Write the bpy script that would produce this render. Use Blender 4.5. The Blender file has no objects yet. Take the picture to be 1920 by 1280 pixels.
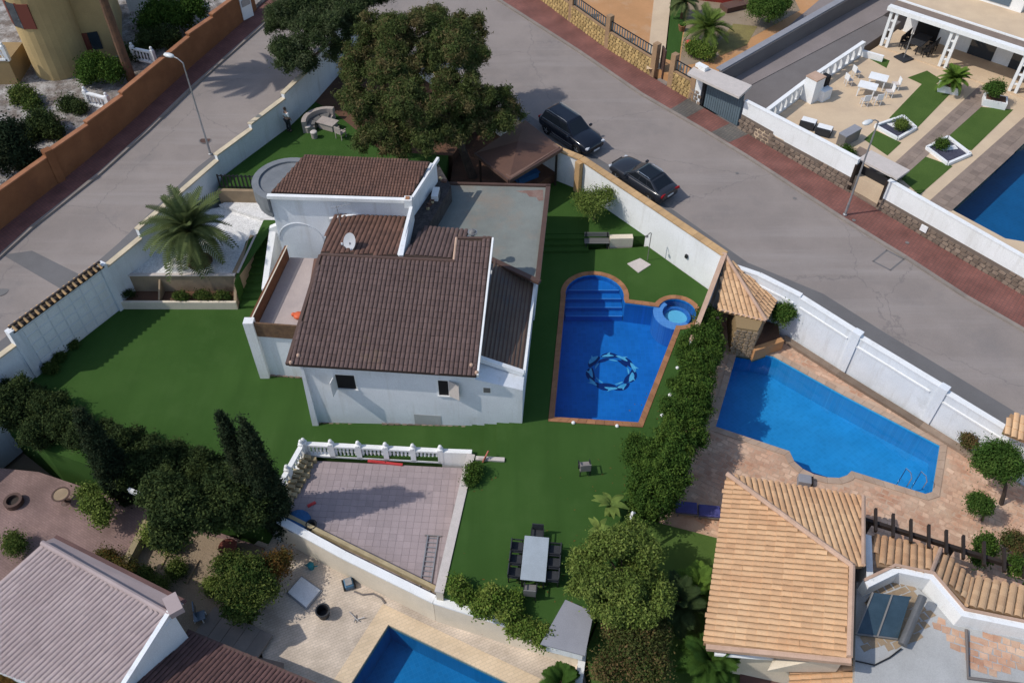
import bpy, bmesh, math, random
import numpy as np
from mathutils import Vector, Matrix
from mathutils.geometry import tessellate_polygon
R_ = random.Random(7)
NP = np.random.default_rng(11)
S = bpy.context.scene
COL = S.collection
rad = math.radians

# ------------------------------------------------------------------ camera
FOC, CX, CY, CAMH = 1620.0, 956.0, 2150.0, 34.5
_d = np.array([CX-960, -(CY-640), -FOC]); _d /= np.linalg.norm(_d)
_up = -_d
_fh = np.array([0, 0, -1.0]); _fh = _fh-_up*_fh.dot(_up); _fh /= np.linalg.norm(_fh)
_rt = np.cross(_fh, _up)
ROT = np.array([_rt, _fh, _up])
cam_d = bpy.data.cameras.new('camera'); cam = bpy.data.objects.new('camera', cam_d); COL.objects.link(cam)
cam_d.sensor_width = 36; cam_d.lens = FOC*36/1920
cam_d.clip_start = 0.5; cam_d.clip_end = 2000
M4 = Matrix([[*ROT[0], 0], [*ROT[1], 0], [*ROT[2], CAMH], [0, 0, 0, 1]])
cam.matrix_world = M4
S.camera = cam

# ------------------------------------------------------------------ light
SUN_EL, SUN_AZ = 48.0, 11.0          # the light travels towards +x turned SUN_AZ towards +y
w = bpy.data.worlds.new('World'); S.world = w; w.use_nodes = True
nt = w.node_tree
sky = nt.nodes.new('ShaderNodeTexSky'); sky.sky_type = 'NISHITA'; sky.sun_disc = False
sky.sun_elevation = rad(SUN_EL)
ld = Vector((math.cos(rad(SUN_EL))*math.cos(rad(SUN_AZ)), math.cos(rad(SUN_EL))*math.sin(rad(SUN_AZ)), -math.sin(rad(SUN_EL))))
sky.sun_rotation = math.atan2(-ld.x, -ld.y)
nt.links.new(sky.outputs[0], nt.nodes['Background'].inputs[0])
nt.nodes['Background'].inputs[1].default_value = 0.148
sl = bpy.data.lights.new('sun', 'SUN'); sl.energy = 2.75; sl.angle = rad(0.5); sl.color = (1.0, 0.95, 0.88)
so = bpy.data.objects.new('sun', sl); COL.objects.link(so)
so.rotation_euler = ld.to_track_quat('-Z', 'Y').to_euler()
S.view_settings.view_transform = 'Standard'; S.view_settings.look = 'None'
S.view_settings.gamma = 1; S.view_settings.use_curve_mapping = False
S.view_settings.exposure = 0.12
try:
    S.cycles.max_bounces = 6; S.cycles.transparent_max_bounces = 10
except Exception: pass

# ------------------------------------------------------------------ helpers
def U(px, py, z=0.0):
    """ground position seen at photo pixel (1920 wide) lying at height z (number or function of x, y)"""
    v = ROT @ np.array([px-960, -(py-640), -FOC])
    zz = z if not callable(z) else 1.0
    for _ in range(8):
        t = (zz-CAMH)/v[2]; x, y = v[0]*t, v[1]*t
        if not callable(z): break
        zz = z(x, y)
    return Vector((x, y, zz))
def UU(pts, z=0.0): return [U(a, b, z) for a, b in pts]
CAMP = Vector((0, 0, CAMH))

ORG = {}
def link(name, me, mat, parent=None, smooth=False):
    o = bpy.data.objects.new(name, me); COL.objects.link(o)
    if mat is not None and not me.materials:
        for m in (mat if isinstance(mat, (list, tuple)) else [mat]): me.materials.append(m)
    if parent is not None: o.parent = parent
    if smooth:
        me.polygons.foreach_set('use_smooth', [True]*len(me.polygons))
    return o
def root_loc(p):
    l = Vector((0, 0, 0))
    while p is not None: l = l+p.location; p = p.parent
    return l
def tag(o, label, cat, group=None):
    o['label'] = label; o['category'] = cat
    if group: o['group'] = group
    return o
def thing(name, label, cat, loc=(0, 0, 0), group=None, rz=0):
    o = bpy.data.objects.new(name, None); COL.objects.link(o); o.location = Vector(loc); o.rotation_euler = (0, 0, rz)
    o.empty_display_size = 0.1
    return tag(o, label, cat, group)
def copy_tree(o, parent=None):
    c = o.copy(); COL.objects.link(c); c.parent = parent
    for ch in o.children: copy_tree(ch, c)
    return c

class MB:
    def __init__(s): s.v = []; s.f = []; s.m = []
    def add(s, vs, fs, mi=0):
        b = len(s.v); s.v += [Vector(p) for p in vs]; s.f += [tuple(b+i for i in f) for f in fs]; s.m += [mi]*len(fs); return s
    def hexa(s, b, t, mi=0):
        """bottom loop b and top loop t with equal counts (counter-clockwise from above)"""
        n = len(b)
        return s.add(list(b)+list(t), [tuple(range(n-1, -1, -1)), tuple(range(n, 2*n))]+[(i, (i+1) % n, n+(i+1) % n, n+i) for i in range(n)], mi)
    def box(s, c, size, rz=0.0, mi=0, tilt=None):
        hx, hy, hz = size[0]/2, size[1]/2, size[2]/2
        M = Matrix.Rotation(rz, 3, 'Z')
        if tilt is not None: M = M @ tilt
        c = Vector(c)
        b = [c+M @ Vector((x, y, -hz)) for x, y in ((-hx, -hy), (hx, -hy), (hx, hy), (-hx, hy))]
        t = [c+M @ Vector((x, y, hz)) for x, y in ((-hx, -hy), (hx, -hy), (hx, hy), (-hx, hy))]
        return s.hexa(b, t, mi)
    def beam(s, a, b, wd, ht, mi=0):
        """square bar from a to b"""
        a, b = Vector(a), Vector(b); d = (b-a).normalized()
        up = Vector((0, 0, 1)) if abs(d.z) < .95 else Vector((0, 1, 0))
        sd = d.cross(up).normalized()*wd/2; u = sd.cross(d).normalized()*ht/2
        q = lambda p: [p-sd-u, p+sd-u, p+sd+u, p-sd+u]
        A, B = q(a), q(b)
        return s.add(A+B, [(3, 2, 1, 0), (4, 5, 6, 7), (0, 1, 5, 4), (1, 2, 6, 5), (2, 3, 7, 6), (3, 0, 4, 7)], mi)
    def tube(s, pts, r, n=8, mi=0, cap=True):
        pts = [Vector(p) for p in pts]; rs = r if isinstance(r, (list, tuple)) else [r]*len(pts)
        b = len(s.v); ref = None
        for i, p in enumerate(pts):
            d = (pts[min(i+1, len(pts)-1)]-pts[max(i-1, 0)]).normalized()
            if ref is None: ref = Vector((1, 0, 0)) if abs(d.x) < .8 else Vector((0, 1, 0))
            a = (ref-d*ref.dot(d)).normalized(); c = d.cross(a); ref = a
            for k in range(n):
                th = 2*math.pi*k/n; s.v.append(p+(a*math.cos(th)+c*math.sin(th))*rs[i])
        for i in range(len(pts)-1):
            for k in range(n):
                k2 = (k+1) % n; s.f.append((b+i*n+k, b+i*n+k2, b+(i+1)*n+k2, b+(i+1)*n+k)); s.m.append(mi)
        if cap:
            s.f.append(tuple(b+k for k in range(n-1, -1, -1))); s.m.append(mi)
            e = b+(len(pts)-1)*n; s.f.append(tuple(e+k for k in range(n))); s.m.append(mi)
        return s
    def lathe(s, c, prof, n=12, mi=0):
        """profile [(r, z)] round a vertical axis at c"""
        c = Vector(c); b = len(s.v)
        for r, z in prof:
            for k in range(n):
                th = 2*math.pi*k/n; s.v.append(c+Vector((r*math.cos(th), r*math.sin(th), z)))
        for i in range(len(prof)-1):
            for k in range(n):
                k2 = (k+1) % n; s.f.append((b+i*n+k, b+i*n+k2, b+(i+1)*n+k2, b+(i+1)*n+k)); s.m.append(mi)
        s.f.append(tuple(b+k for k in range(n-1, -1, -1))); s.m.append(mi)
        e = b+(len(prof)-1)*n; s.f.append(tuple(e+k for k in range(n))); s.m.append(mi)
        return s
    def slab(s, loop, depth=None, zb=None, holes=(), mi=0):
        """solid with a top outline (3-D points); sides go down by depth or to height zb; holes are loops in the top"""
        loops = [[Vector(p) for p in loop]]+[[Vector(p) for p in h] for h in holes]
        def area(l): return sum(l[i].x*l[(i+1) % len(l)].y-l[(i+1) % len(l)].x*l[i].y for i in range(len(l)))
        if area(loops[0]) < 0: loops[0].reverse()
        for h in loops[1:]:
            if area(h) > 0: h.reverse()
        tri = tessellate_polygon([[Vector((p.x, p.y, 0)) for p in l] for l in loops])
        allp = [p for l in loops for p in l]; b = len(s.v); n = len(allp)
        s.v += allp
        low = [Vector((p.x, p.y, (p.z-depth) if zb is None else zb)) for p in allp]; s.v += low
        for a, c, d in tri:
            A, C, D = allp[a], allp[c], allp[d]
            up = (C.x-A.x)*(D.y-A.y)-(C.y-A.y)*(D.x-A.x)
            if abs(up) < 1e-9: continue
            t = (a, c, d) if up > 0 else (a, d, c)
            s.f.append(tuple(b+i for i in t)); s.m.append(mi)
            s.f.append(tuple(b+n+i for i in reversed(t))); s.m.append(mi)
        k = 0
        for l in loops:
            m = len(l)
            for i in range(m):
                j = (i+1) % m
                s.f.append((b+k+i, b+n+k+i, b+n+k+j, b+k+j)); s.m.append(mi)
            k += m
        return s
    def mesh(s, name='mesh', off=None):
        me = bpy.data.meshes.new(name)
        vs = s.v if off is None else [p-off for p in s.v]
        me.from_pydata([tuple(p) for p in vs], [], s.f)
        if any(s.m): me.polygons.foreach_set('material_index', s.m)
        me.update(); return me
    def build(s, name, mat, parent=None, smooth=False, local=False, kind=None, label=None, bevel=0):
        off = None if (parent is None or local) else root_loc(parent)
        o = link(name, s.mesh(name, off), mat, parent, smooth)
        if kind: o['kind'] = kind
        if label: o['label'] = label
        if bevel:
            m = o.modifiers.new('bevel', 'BEVEL'); m.width = bevel; m.segments = 2; m.limit_method = 'ANGLE'
        return o

def arc(c, r, a0, a1, n, z=None):
    return [Vector((c[0]+r*math.cos(rad(a0+(a1-a0)*i/n)), c[1]+r*math.sin(rad(a0+(a1-a0)*i/n)), c[2] if z is None else z)) for i in range(n+1)]
def inpoly(x, y, poly):
    c = False; n = len(poly)
    for i in range(n):
        x1, y1 = poly[i][0], poly[i][1]; x2, y2 = poly[i-1][0], poly[i-1][1]
        if (y1 > y) != (y2 > y) and x < (x2-x1)*(y-y1)/(y2-y1)+x1: c = not c
    return c
def offset_loop(loop, d):
    """grow a closed loop (counter-clockwise) outward by d in plan"""
    L = [Vector(p) for p in loop]; n = len(L); out = []
    ar = sum(L[i].x*L[(i+1) % n].y-L[(i+1) % n].x*L[i].y for i in range(n)); sg = 1 if ar > 0 else -1
    for i in range(n):
        a = (L[i]-L[i-1]); b = (L[(i+1) % n]-L[i]); a.z = b.z = 0; a.normalize(); b.normalize()
        na = Vector((a.y, -a.x, 0))*sg; nb = Vector((b.y, -b.x, 0))*sg
        m = (na+nb)
        if m.length < 1e-6: m = na
        m.normalize(); k = max(.35, m.dot(na)); out.append(L[i]+m*(d/k))
    return out

# ------------------------------------------------------------------ materials
def mat(name, col, col2=None, scale=1.0, rough=0.85, bump=0.0, bscale=20.0, piece=0.0, fine=0.12, fscale=25.0, metal=0.0, spec=0.3, attr=None, colA=None, stain=None, hue=0.0, streak=None, crack=None):
    """principled material: large patches mixing col and col2, fine grain, per-piece brightness"""
    m = bpy.data.materials.new(name); m.use_nodes = True; t = m.node_tree; N = t.nodes; Lk = t.links
    b = N['Principled BSDF']; b.inputs['Roughness'].default_value = rough; b.inputs['Metallic'].default_value = metal
    b.inputs['Specular IOR Level'].default_value = spec
    geo = N.new('ShaderNodeNewGeometry')
    def noise(sc, det=4, ro=.6):
        n = N.new('ShaderNodeTexNoise'); n.inputs['Scale'].default_value = sc; n.inputs['Detail'].default_value = det; n.inputs['Roughness'].default_value = ro
        Lk.new(geo.outputs['Position'], n.inputs['Vector']); return n
    def ramp(src, lo, hi):
        r = N.new('ShaderNodeMapRange'); r.inputs[1].default_value = lo; r.inputs[2].default_value = hi; Lk.new(src, r.inputs[0]); return r.outputs[0]
    def mix(fac, a, bb, mode='MIX'):
        x = N.new('ShaderNodeMix'); x.data_type = 'RGBA'; x.blend_type = mode; x.clamp_result = False
        for s_, v in ((0, fac), (6, a), (7, bb)):
            if hasattr(v, 'is_linked'): Lk.new(v, x.inputs[s_])
            elif isinstance(v, (int, float)): x.inputs[s_].default_value = v
            else: x.inputs[s_].default_value = (*v, 1)
        return x.outputs[2]
    c = tuple(col)
    if col2 is not None: c = mix(ramp(noise(scale).outputs[0], .36, .64), col, col2)
    if stain is not None:
        sc, scale2, lo, hi = stain
        c = mix(ramp(noise(scale2, 6, .7).outputs[0], lo, hi), c, sc)
    if streak is not None:
        sc, sv, lo, hi = streak
        mpn = N.new('ShaderNodeMapping'); mpn.inputs['Scale'].default_value = sv[:3]; mpn.inputs['Rotation'].default_value = (0, 0, sv[3] if len(sv) > 3 else 0)
        Lk.new(geo.outputs['Position'], mpn.inputs['Vector'])
        sn = N.new('ShaderNodeTexNoise'); sn.inputs['Scale'].default_value = 1; sn.inputs['Detail'].default_value = 5; sn.inputs['Roughness'].default_value = .65; Lk.new(mpn.outputs[0], sn.inputs['Vector'])
        c = mix(ramp(sn.outputs[0], lo, hi), c, sc)
    if crack is not None:
        sc, scale2, width, amt = crack
        wn = noise(1.3, 3); vv = N.new('ShaderNodeVectorMath'); vv.operation = 'MULTIPLY_ADD'; vv.inputs[1].default_value = (.9, .9, .9)
        Lk.new(wn.outputs['Color'], vv.inputs[0]); Lk.new(geo.outputs['Position'], vv.inputs[2])
        vo = N.new('ShaderNodeTexVoronoi'); vo.feature = 'DISTANCE_TO_EDGE'; vo.inputs['Scale'].default_value = scale2; Lk.new(vv.outputs[0], vo.inputs['Vector'])
        mr = N.new('ShaderNodeMapRange'); mr.inputs[1].default_value = 0; mr.inputs[2].default_value = width; mr.inputs[3].default_value = amt; mr.inputs[4].default_value = 0; Lk.new(vo.outputs['Distance'], mr.inputs[0])
        c = mix(mr.outputs[0], c, sc)
    if attr is not None:
        a = N.new('ShaderNodeAttribute'); a.attribute_name = attr
        c = mix(a.outputs['Fac'], c, colA)
    if fine:
        g = noise(fscale, 3, .7)
        c = mix(1.0, c, mix(ramp(g.outputs[0], .3, .7), (1-fine,)*3, (1+fine,)*3), 'MULTIPLY')
    if piece:
        oi = N.new('ShaderNodeObjectInfo'); ad = N.new('ShaderNodeMath'); ad.operation = 'ADD'; fr = N.new('ShaderNodeMath'); fr.operation = 'FRACT'
        Lk.new(oi.outputs['Random'], ad.inputs[0]); Lk.new(geo.outputs['Random Per Island'], ad.inputs[1]); Lk.new(ad.outputs[0], fr.inputs[0])
        c = mix(1.0, c, mix(fr.outputs[0], (1-piece, 1-piece*(1+hue), 1-piece*(1+hue)), (1+piece, 1+piece*(1+hue*.5), 1+piece*(1+hue))), 'MULTIPLY')
    if isinstance(c, tuple): b.inputs['Base Color'].default_value = (*c, 1)
    else: Lk.new(c, b.inputs['Base Color'])
    if bump:
        bn = N.new('ShaderNodeBump'); bn.inputs['Strength'].default_value = bump; bn.inputs['Distance'].default_value = .03
        Lk.new(noise(bscale).outputs[0], bn.inputs['Height']); Lk.new(bn.outputs[0], b.inputs['Normal'])
    return m
def leafmat(name, c1, c2, tint=(.12, .06, .03), sub=0.0):
    c1, c2, tint = [tuple(x*1.4 for x in c) for c in (c1, c2, tint)]
    m = mat(name, c1, c2, scale=1.1, rough=.75, attr='tint', colA=tint, fine=.10, fscale=6, piece=.14, spec=.04)
    t = m.node_tree; b = t.nodes['Principled BSDF']; out = t.nodes['Material Output']      # thin leaves let some light through
    tl = t.nodes.new('ShaderNodeBsdfTranslucent'); mx = t.nodes.new('ShaderNodeMixShader'); mx.inputs[0].default_value = .25
    t.links.new(b.inputs['Base Color'].links[0].from_socket, tl.inputs[0]); t.links.new(b.outputs[0], mx.inputs[1]); t.links.new(tl.outputs[0], mx.inputs[2]); t.links.new(mx.outputs[0], out.inputs[0])
    return m
def watermat(name, tintc=(.55, .8, .95), bumpy=.12, sc=3.0):
    m = bpy.data.materials.new(name); m.use_nodes = True; t = m.node_tree; N = t.nodes; Lk = t.links
    N.remove(N['Principled BSDF']); out = N['Material Output']
    tr = N.new('ShaderNodeBsdfTransparent'); tr.inputs[0].default_value = (*tintc, 1)
    gl = N.new('ShaderNodeBsdfGlossy'); gl.inputs['Roughness'].default_value = .03
    fr = N.new('ShaderNodeFresnel'); fr.inputs[0].default_value = 1.33
    bn = N.new('ShaderNodeBump'); bn.inputs['Strength'].default_value = bumpy; bn.inputs['Distance'].default_value = .05
    no = N.new('ShaderNodeTexNoise'); no.inputs['Scale'].default_value = sc; no.inputs['Detail'].default_value = 3
    ge = N.new('ShaderNodeNewGeometry'); Lk.new(ge.outputs['Position'], no.inputs['Vector']); Lk.new(no.outputs[0], bn.inputs['Height'])
    Lk.new(bn.outputs[0], gl.inputs['Normal']); Lk.new(bn.outputs[0], fr.inputs['Normal'])
    mx = N.new('ShaderNodeMixShader'); Lk.new(fr.outputs[0], mx.inputs[0]); Lk.new(tr.outputs[0], mx.inputs[1]); Lk.new(gl.outputs[0], mx.inputs[2])
    Lk.new(mx.outputs[0], out.inputs[0]); return m
def tilegrid(name, c1, c2, grout, size, gw=.06, rough=.5, rz=0.0, var=.5, bump=.2):
    """square tiles too small to pick apart: brick texture laid in plan"""
    m = bpy.data.materials.new(name); m.use_nodes = True; t = m.node_tree; N = t.nodes; Lk = t.links; b = N['Principled BSDF']
    b.inputs['Roughness'].default_value = rough; b.inputs['Specular IOR Level'].default_value = .3
    ge = N.new('ShaderNodeNewGeometry'); mp = N.new('ShaderNodeMapping'); mp.inputs['Rotation'].default_value = (0, 0, rz)
    Lk.new(ge.outputs['Position'], mp.inputs['Vector'])
    br = N.new('ShaderNodeTexBrick'); br.offset = 0.5 if size[0] != size[1] else 0.0; br.inputs['Scale'].default_value = 1
    br.inputs['Brick Width'].default_value = size[0]; br.inputs['Row Height'].default_value = size[1]; br.inputs['Mortar Size'].default_value = size[1]*gw
    br.inputs['Color1'].default_value = (*c1, 1); br.inputs['Color2'].default_value = (*c2, 1); br.inputs['Mortar'].default_value = (*grout, 1)
    Lk.new(mp.outputs[0], br.inputs['Vector'])
    no = N.new('ShaderNodeTexNoise'); no.inputs['Scale'].default_value = .7; no.inputs['Detail'].default_value = 5; Lk.new(ge.outputs['Position'], no.inputs['Vector'])
    mr = N.new('ShaderNodeMapRange'); mr.inputs[1].default_value = .3; mr.inputs[2].default_value = .7; mr.inputs[3].default_value = 1-var*.4; mr.inputs[4].default_value = 1+var*.3
    Lk.new(no.outputs[0], mr.inputs[0])
    mx = N.new('ShaderNodeMix'); mx.data_type = 'RGBA'; mx.blend_type = 'MULTIPLY'; mx.inputs[0].default_value = 1
    Lk.new(br.outputs[0], mx.inputs[6]); Lk.new(mr.outputs[0], mx.inputs[7]); Lk.new(mx.outputs[2], b.inputs['Base Color'])
    if bump:
        bn = N.new('ShaderNodeBump'); bn.inputs['Strength'].default_value = bump; bn.inputs['Distance'].default_value = .01; bn.invert = True
        Lk.new(br.outputs['Fac'], bn.inputs['Height']); Lk.new(bn.outputs[0], b.inputs['Normal'])
    return m

M = {}
M['white'] = mat('white_render', (.74, .76, .78), (.66, .68, .70), .5, .9, .15, 30, stain=((.55, .56, .55), .35, .58, .8), streak=((.50, .49, .46), (2.2, 2.2, .22), .54, .9))
M['white2'] = mat('white_paint', (.80, .80, .79), (.74, .74, .72), .8, .8, .05, 30, streak=((.56, .54, .50), (2.4, 2.4, .25), .54, .95))
M['cream'] = mat('cream_coping', (.62, .52, .36), (.50, .42, .30), 1.5, .9, .2, 30)
M['ochre'] = mat('ochre_coping', (.52, .33, .16), (.44, .28, .14), 1.5, .9, .2, 30, piece=.12)
M['creamwall'] = mat('cream_render', (.70, .61, .48), (.63, .55, .43), .8, .9, .2, 40)
M['orange'] = mat('orange_render', (.25, .105, .045), (.20, .08, .033), .7, .9, .25, 25, stain=((.15, .06, .03), .5, .55, .85))
M['orangetop'] = mat('orange_coping', (.36, .16, .08), (.28, .12, .06), 1.5, .9, .2, 30)
M['asphalt'] = mat('asphalt', (.278, .239, .216), (.238, .205, .186), .35, .95, .35, 60, fine=.16, fscale=40, stain=((.19, .172, .165), .22, .52, .85), crack=((.15, .135, .13), .10, .004, .55), streak=((.31, .275, .255), (.05, .9, .5, rad(52)), .50, .85))
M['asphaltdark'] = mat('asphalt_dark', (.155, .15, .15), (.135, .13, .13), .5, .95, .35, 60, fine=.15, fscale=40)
M['kerb'] = mat('kerb_concrete', (.27, .23, .20), (.22, .19, .165), 1.2, .9, .2, 40, piece=.08)
M['redpave'] = tilegrid('red_pavers', (.225, .090, .072), (.185, .078, .064), (.13, .07, .06), (.2, .2), .08, .85, rad(-50), .7)
M['greypave'] = tilegrid('grey_pavers', (.15, .135, .115), (.12, .11, .1), (.09, .085, .08), (.2, .2), .08, .85, rad(-50), .6)
M['lawn'] = mat('artificial_turf', (.047, .100, .023), (.038, .086, .019), .25, .95, .5, 90, fine=.3, fscale=60, spec=.05, stain=((.058, .112, .030), .6, .5, .85), streak=((.036, .080, .018), (.55, .03, .1, rad(4)), .46, .72))
M['lawn2'] = mat('garden_turf', (.075, .125, .030), (.06, .105, .025), .5, .95, .5, 90, fine=.3, fscale=60, spec=.05)
M['soil'] = mat('soil', (.15, .075, .045), (.10, .055, .035), .8, .95, .5, 15, fine=.3)
M['earth'] = mat('dry_earth', (.30, .23, .16), (.24, .18, .12), .5, .95, .4, 15, fine=.3)
M['gravel'] = mat('white_gravel', (.78, .77, .75), (.66, .65, .63), 2.5, .95, .4, 30, fine=.3, fscale=14)
M['villagravel'] = mat('mixed_gravel', (.40, .38, .36), (.16, .13, .11), .9, .95, .9, 20, fine=.4, fscale=9, stain=((.10, .085, .07), 1.6, .5, .7))
M['roofbrown'] = mat('brown_tile', (.128, .084, .074), (.108, .070, .062), .8, .8, .1, 40, piece=.13, stain=((.17, .12, .06), .5, .60, .85))
M['roofbrown2'] = mat('brown_fine_tile', (.15, .078, .055), (.12, .065, .048), .8, .8, .1, 40, piece=.18)
M['roofpink'] = mat('pink_tile', (.38, .305, .295), (.335, .265, .257), .6, .85, .1, 40, piece=.07, fine=.06)
M['roofred'] = mat('dark_red_tile', (.13, .07, .062), (.10, .055, .05), .8, .8, .1, 40, piece=.15)
M['rooforange'] = mat('orange_tile', (.60, .385, .215), (.55, .315, .165), .35, .85, .1, 40, piece=.11, hue=.22, stain=((.36, .23, .14), 1.5, .62, .8))
M['ridgecap'] = mat('ridge_mortar', (.50, .34, .25), (.42, .28, .2), 1.5, .9, .2, 30)
M['underroof'] = mat('roof_underlay', (.06, .04, .03), None, rough=.95)
M['underorange'] = mat('channel_tile', (.36, .22, .12), (.28, .17, .09), 1.0, .9)
M['flatroof'] = mat('flat_roof_membrane', (.21, .225, .205), (.165, .175, .16), .45, .8, .2, 12, stain=((.24, .20, .16), .5, .52, .75))
M['dkwood'] = mat('dark_wood', (.035, .024, .018), (.025, .018, .014), 2, .6, .2, 30)
M['brownmetal'] = mat('brown_metal_edge', (.10, .058, .045), (.085, .05, .04), 2, .6)
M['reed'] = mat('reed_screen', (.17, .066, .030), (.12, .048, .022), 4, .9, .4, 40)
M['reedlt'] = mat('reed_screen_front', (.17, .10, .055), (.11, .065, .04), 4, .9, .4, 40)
M['balctile'] = mat('balcony_tile', (.42, .35, .32), (.37, .31, .29), 1.0, .7, 0, piece=.06)
M['terracotta'] = mat('terracotta_edge', (.33, .155, .075), (.27, .125, .06), 2, .8, .1, 30, piece=.15)
M['poolblue'] = tilegrid('blue_mosaic', (.024, .235, .56), (.020, .20, .49), (.025, .225, .585), (.25, .25), .05, .3, 0, .25, 0)
M['poolstep'] = mat('pool_step_edge', (.24, .46, .74), None, rough=.4, fine=0)
M['poolpale'] = mat('pale_spa_tile', (.42, .76, .80), (.36, .70, .76), 2, .4)
M['poolteal'] = tilegrid('teal_mosaic', (.055, .40, .66), (.045, .36, .60), (.07, .42, .66), (.2, .2), .05, .3, rad(-34), .25, 0)
M['poolteal2'] = tilegrid('sky_mosaic', (.016, .16, .32), (.014, .14, .28), (.03, .18, .32), (.2, .2), .05, .3, rad(-25), .25, 0)
M['poolteal3'] = tilegrid('bright_blue_mosaic', (.022, .25, .46), (.019, .22, .41), (.04, .26, .46), (.2, .2), .05, .3, rad(-25), .25, 0)  # brighter blue tile of the lower neighbour's pool
M['pooldark'] = tilegrid('deep_mosaic', (.010, .085, .17), (.009, .075, .15), (.014, .09, .17), (.2, .2), .05, .3, rad(-40), .3, 0)
M['mosaicpale'] = mat('pale_mosaic', (.34, .70, .76), (.14, .46, .62), 3, .4)
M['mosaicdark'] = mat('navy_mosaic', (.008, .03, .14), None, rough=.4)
M['water'] = watermat('pool_water')
M['lavtile'] = mat('lavender_tile', (.34, .275, .275), (.30, .245, .245), .6, .75, 0, piece=.07, stain=((.22, .19, .19), .5, .58, .85))
M['grout'] = mat('tile_grout', (.24, .20, .20), None, rough=.95)
M['deckstone'] = mat('deck_stone', (.58, .40, .28), (.46, .25, .155), .9, .85, .2, 25, piece=.15, hue=.25, stain=((.56, .42, .29), .6, .5, .8))
M['deckgrout'] = mat('deck_joint', (.50, .36, .26), (.44, .28, .19), 1.3, .95)
M['deckedge'] = mat('pool_edge_stone', (.43, .32, .24), (.37, .26, .19), 1.4, .85, .1, 25, piece=.12)
M['brickdeck'] = tilegrid('beige_brick_paving', (.60, .50, .40), (.53, .44, .345), (.42, .35, .28), (.24, .12), .08, .9, rad(-25), .7)
M['brickedge'] = tilegrid('cream_brick_edging', (.68, .53, .36), (.62, .48, .32), (.52, .41, .29), (.3, .15), .06, .9, rad(-25), .4)
M['mauvedeck'] = tilegrid('mauve_brick_paving', (.25, .165, .145), (.215, .14, .125), (.17, .115, .10), (.22, .11), .08, .9, rad(30), .7)
M['stonebase'] = mat('brown_rubble', (.24, .18, .135), (.19, .14, .105), 1.5, .9, .3, 20, piece=.28)
M['stoneyellow'] = mat('yellow_rubble', (.47, .33, .14), (.40, .27, .11), 1.5, .9, .3, 20, piece=.25)
M['stonejoint'] = mat('wall_joint', (.16, .125, .10), None, rough=.95)
M['stonejoint2'] = mat('yellow_wall_joint', (.26, .18, .09), None, rough=.95)
M['pillar'] = mat('ochre_pillar', (.36, .23, .13), (.30, .19, .11), 1.5, .9, .2, 20)
M['tanfloor'] = mat('tan_stamped_floor', (.60, .46, .31), (.54, .41, .28), .8, .85, .1, 20)
M['orangefloor'] = mat('orange_patio', (.50, .26, .115), (.44, .23, .10), .5, .85, .1, 20, stain=((.5, .33, .2), .6, .55, .8))
M['pathstone'] = mat('brown_path_slab', (.255, .195, .155), (.21, .16, .13), 1.2, .85, .1, 25, piece=.16)
M['drive'] = mat('grey_driveway', (.245, .21, .20), (.215, .185, .175), .5, .9, .2, 40)
M['drivedark'] = mat('dark_driveway', (.17, .155, .15), (.15, .135, .13), .5, .9, .2, 40)
M['gategrey'] = mat('blue_grey_gate_paint', (.115, .155, .18), (.10, .138, .16), 1, .5, 0)
M['black'] = mat('black_metal', (.018, .018, .02), None, rough=.5)
M['dark'] = mat('dark_interior', (.012, .011, .012), None, rough=.8)
M['anthracite'] = mat('anthracite_weave', (.035, .037, .042), (.028, .03, .034), 6, .7)
M['tabletop'] = mat('pale_table_top', (.34, .38, .41), (.31, .345, .37), 2, .35)
M['steel'] = mat('galvanised_steel', (.38, .38, .38), (.30, .30, .31), 3, .45, metal=.6)
M['steeldk'] = mat('weathered_grey_steel', (.20, .19, .18), None, rough=.5, metal=.3)
M['lampglass'] = mat('lamp_cover', (.62, .63, .62), None, rough=.25)
M['carnavy'] = mat('black_car_paint', (.008, .010, .017), None, rough=.12, spec=.6, fine=0)
M['cargrey'] = mat('grey_car_paint', (.022, .024, .030), None, rough=.15, spec=.6, fine=0)
M['carglass'] = mat('car_window', (.006, .007, .008), None, rough=.04, spec=.7, fine=0)
M['tyre'] = mat('tyre_rubber', (.015, .015, .015), None, rough=.9)
M['chrome'] = mat('chrome_trim', (.65, .65, .66), None, rough=.15, metal=1.0, fine=0)
M['redlens'] = mat('red_lamp_lens', (.28, .008, .01), None, rough=.15, fine=0)
M['clearlens'] = mat('headlamp_lens', (.5, .52, .55), None, rough=.08, fine=0)
M['plate'] = mat('number_plate', (.7, .7, .68), None, rough=.4, fine=0)
M['trunk'] = mat('bark', (.09, .065, .05), (.06, .045, .035), 3, .95, .6, 15)
M['palmtrunk'] = mat('palm_bark', (.16, .085, .05), (.10, .06, .04), 4, .95, .8, 12)
M['rattan'] = mat('pale_rattan', (.42, .36, .32), (.34, .29, .26), 6, .8, .3, 60)
M['cushion'] = mat('cream_cushion', (.55, .49, .45), (.5, .45, .41), 3, .9)
M['bluecover'] = mat('blue_cover', (.02, .10, .24), (.016, .08, .20), 3, .6)
M['teal'] = mat('teal_plastic', (.02, .20, .24), None, rough=.5)
M['redplastic'] = mat('red_plastic', (.5, .05, .05), None, rough=.5)
M['orangeplastic'] = mat('orange_plastic', (.65, .13, .05), None, rough=.5)
M['whiteplastic'] = mat('white_plastic', (.75, .75, .74), None, rough=.5)
M['villatan'] = mat('tan_render', (.44, .32, .15), (.38, .275, .13), .6, .9, .2, 25)
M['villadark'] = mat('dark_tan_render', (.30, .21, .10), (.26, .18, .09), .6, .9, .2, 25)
M['redwood'] = mat('red_shutter_wood', (.16, .045, .03), None, rough=.7)
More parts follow.
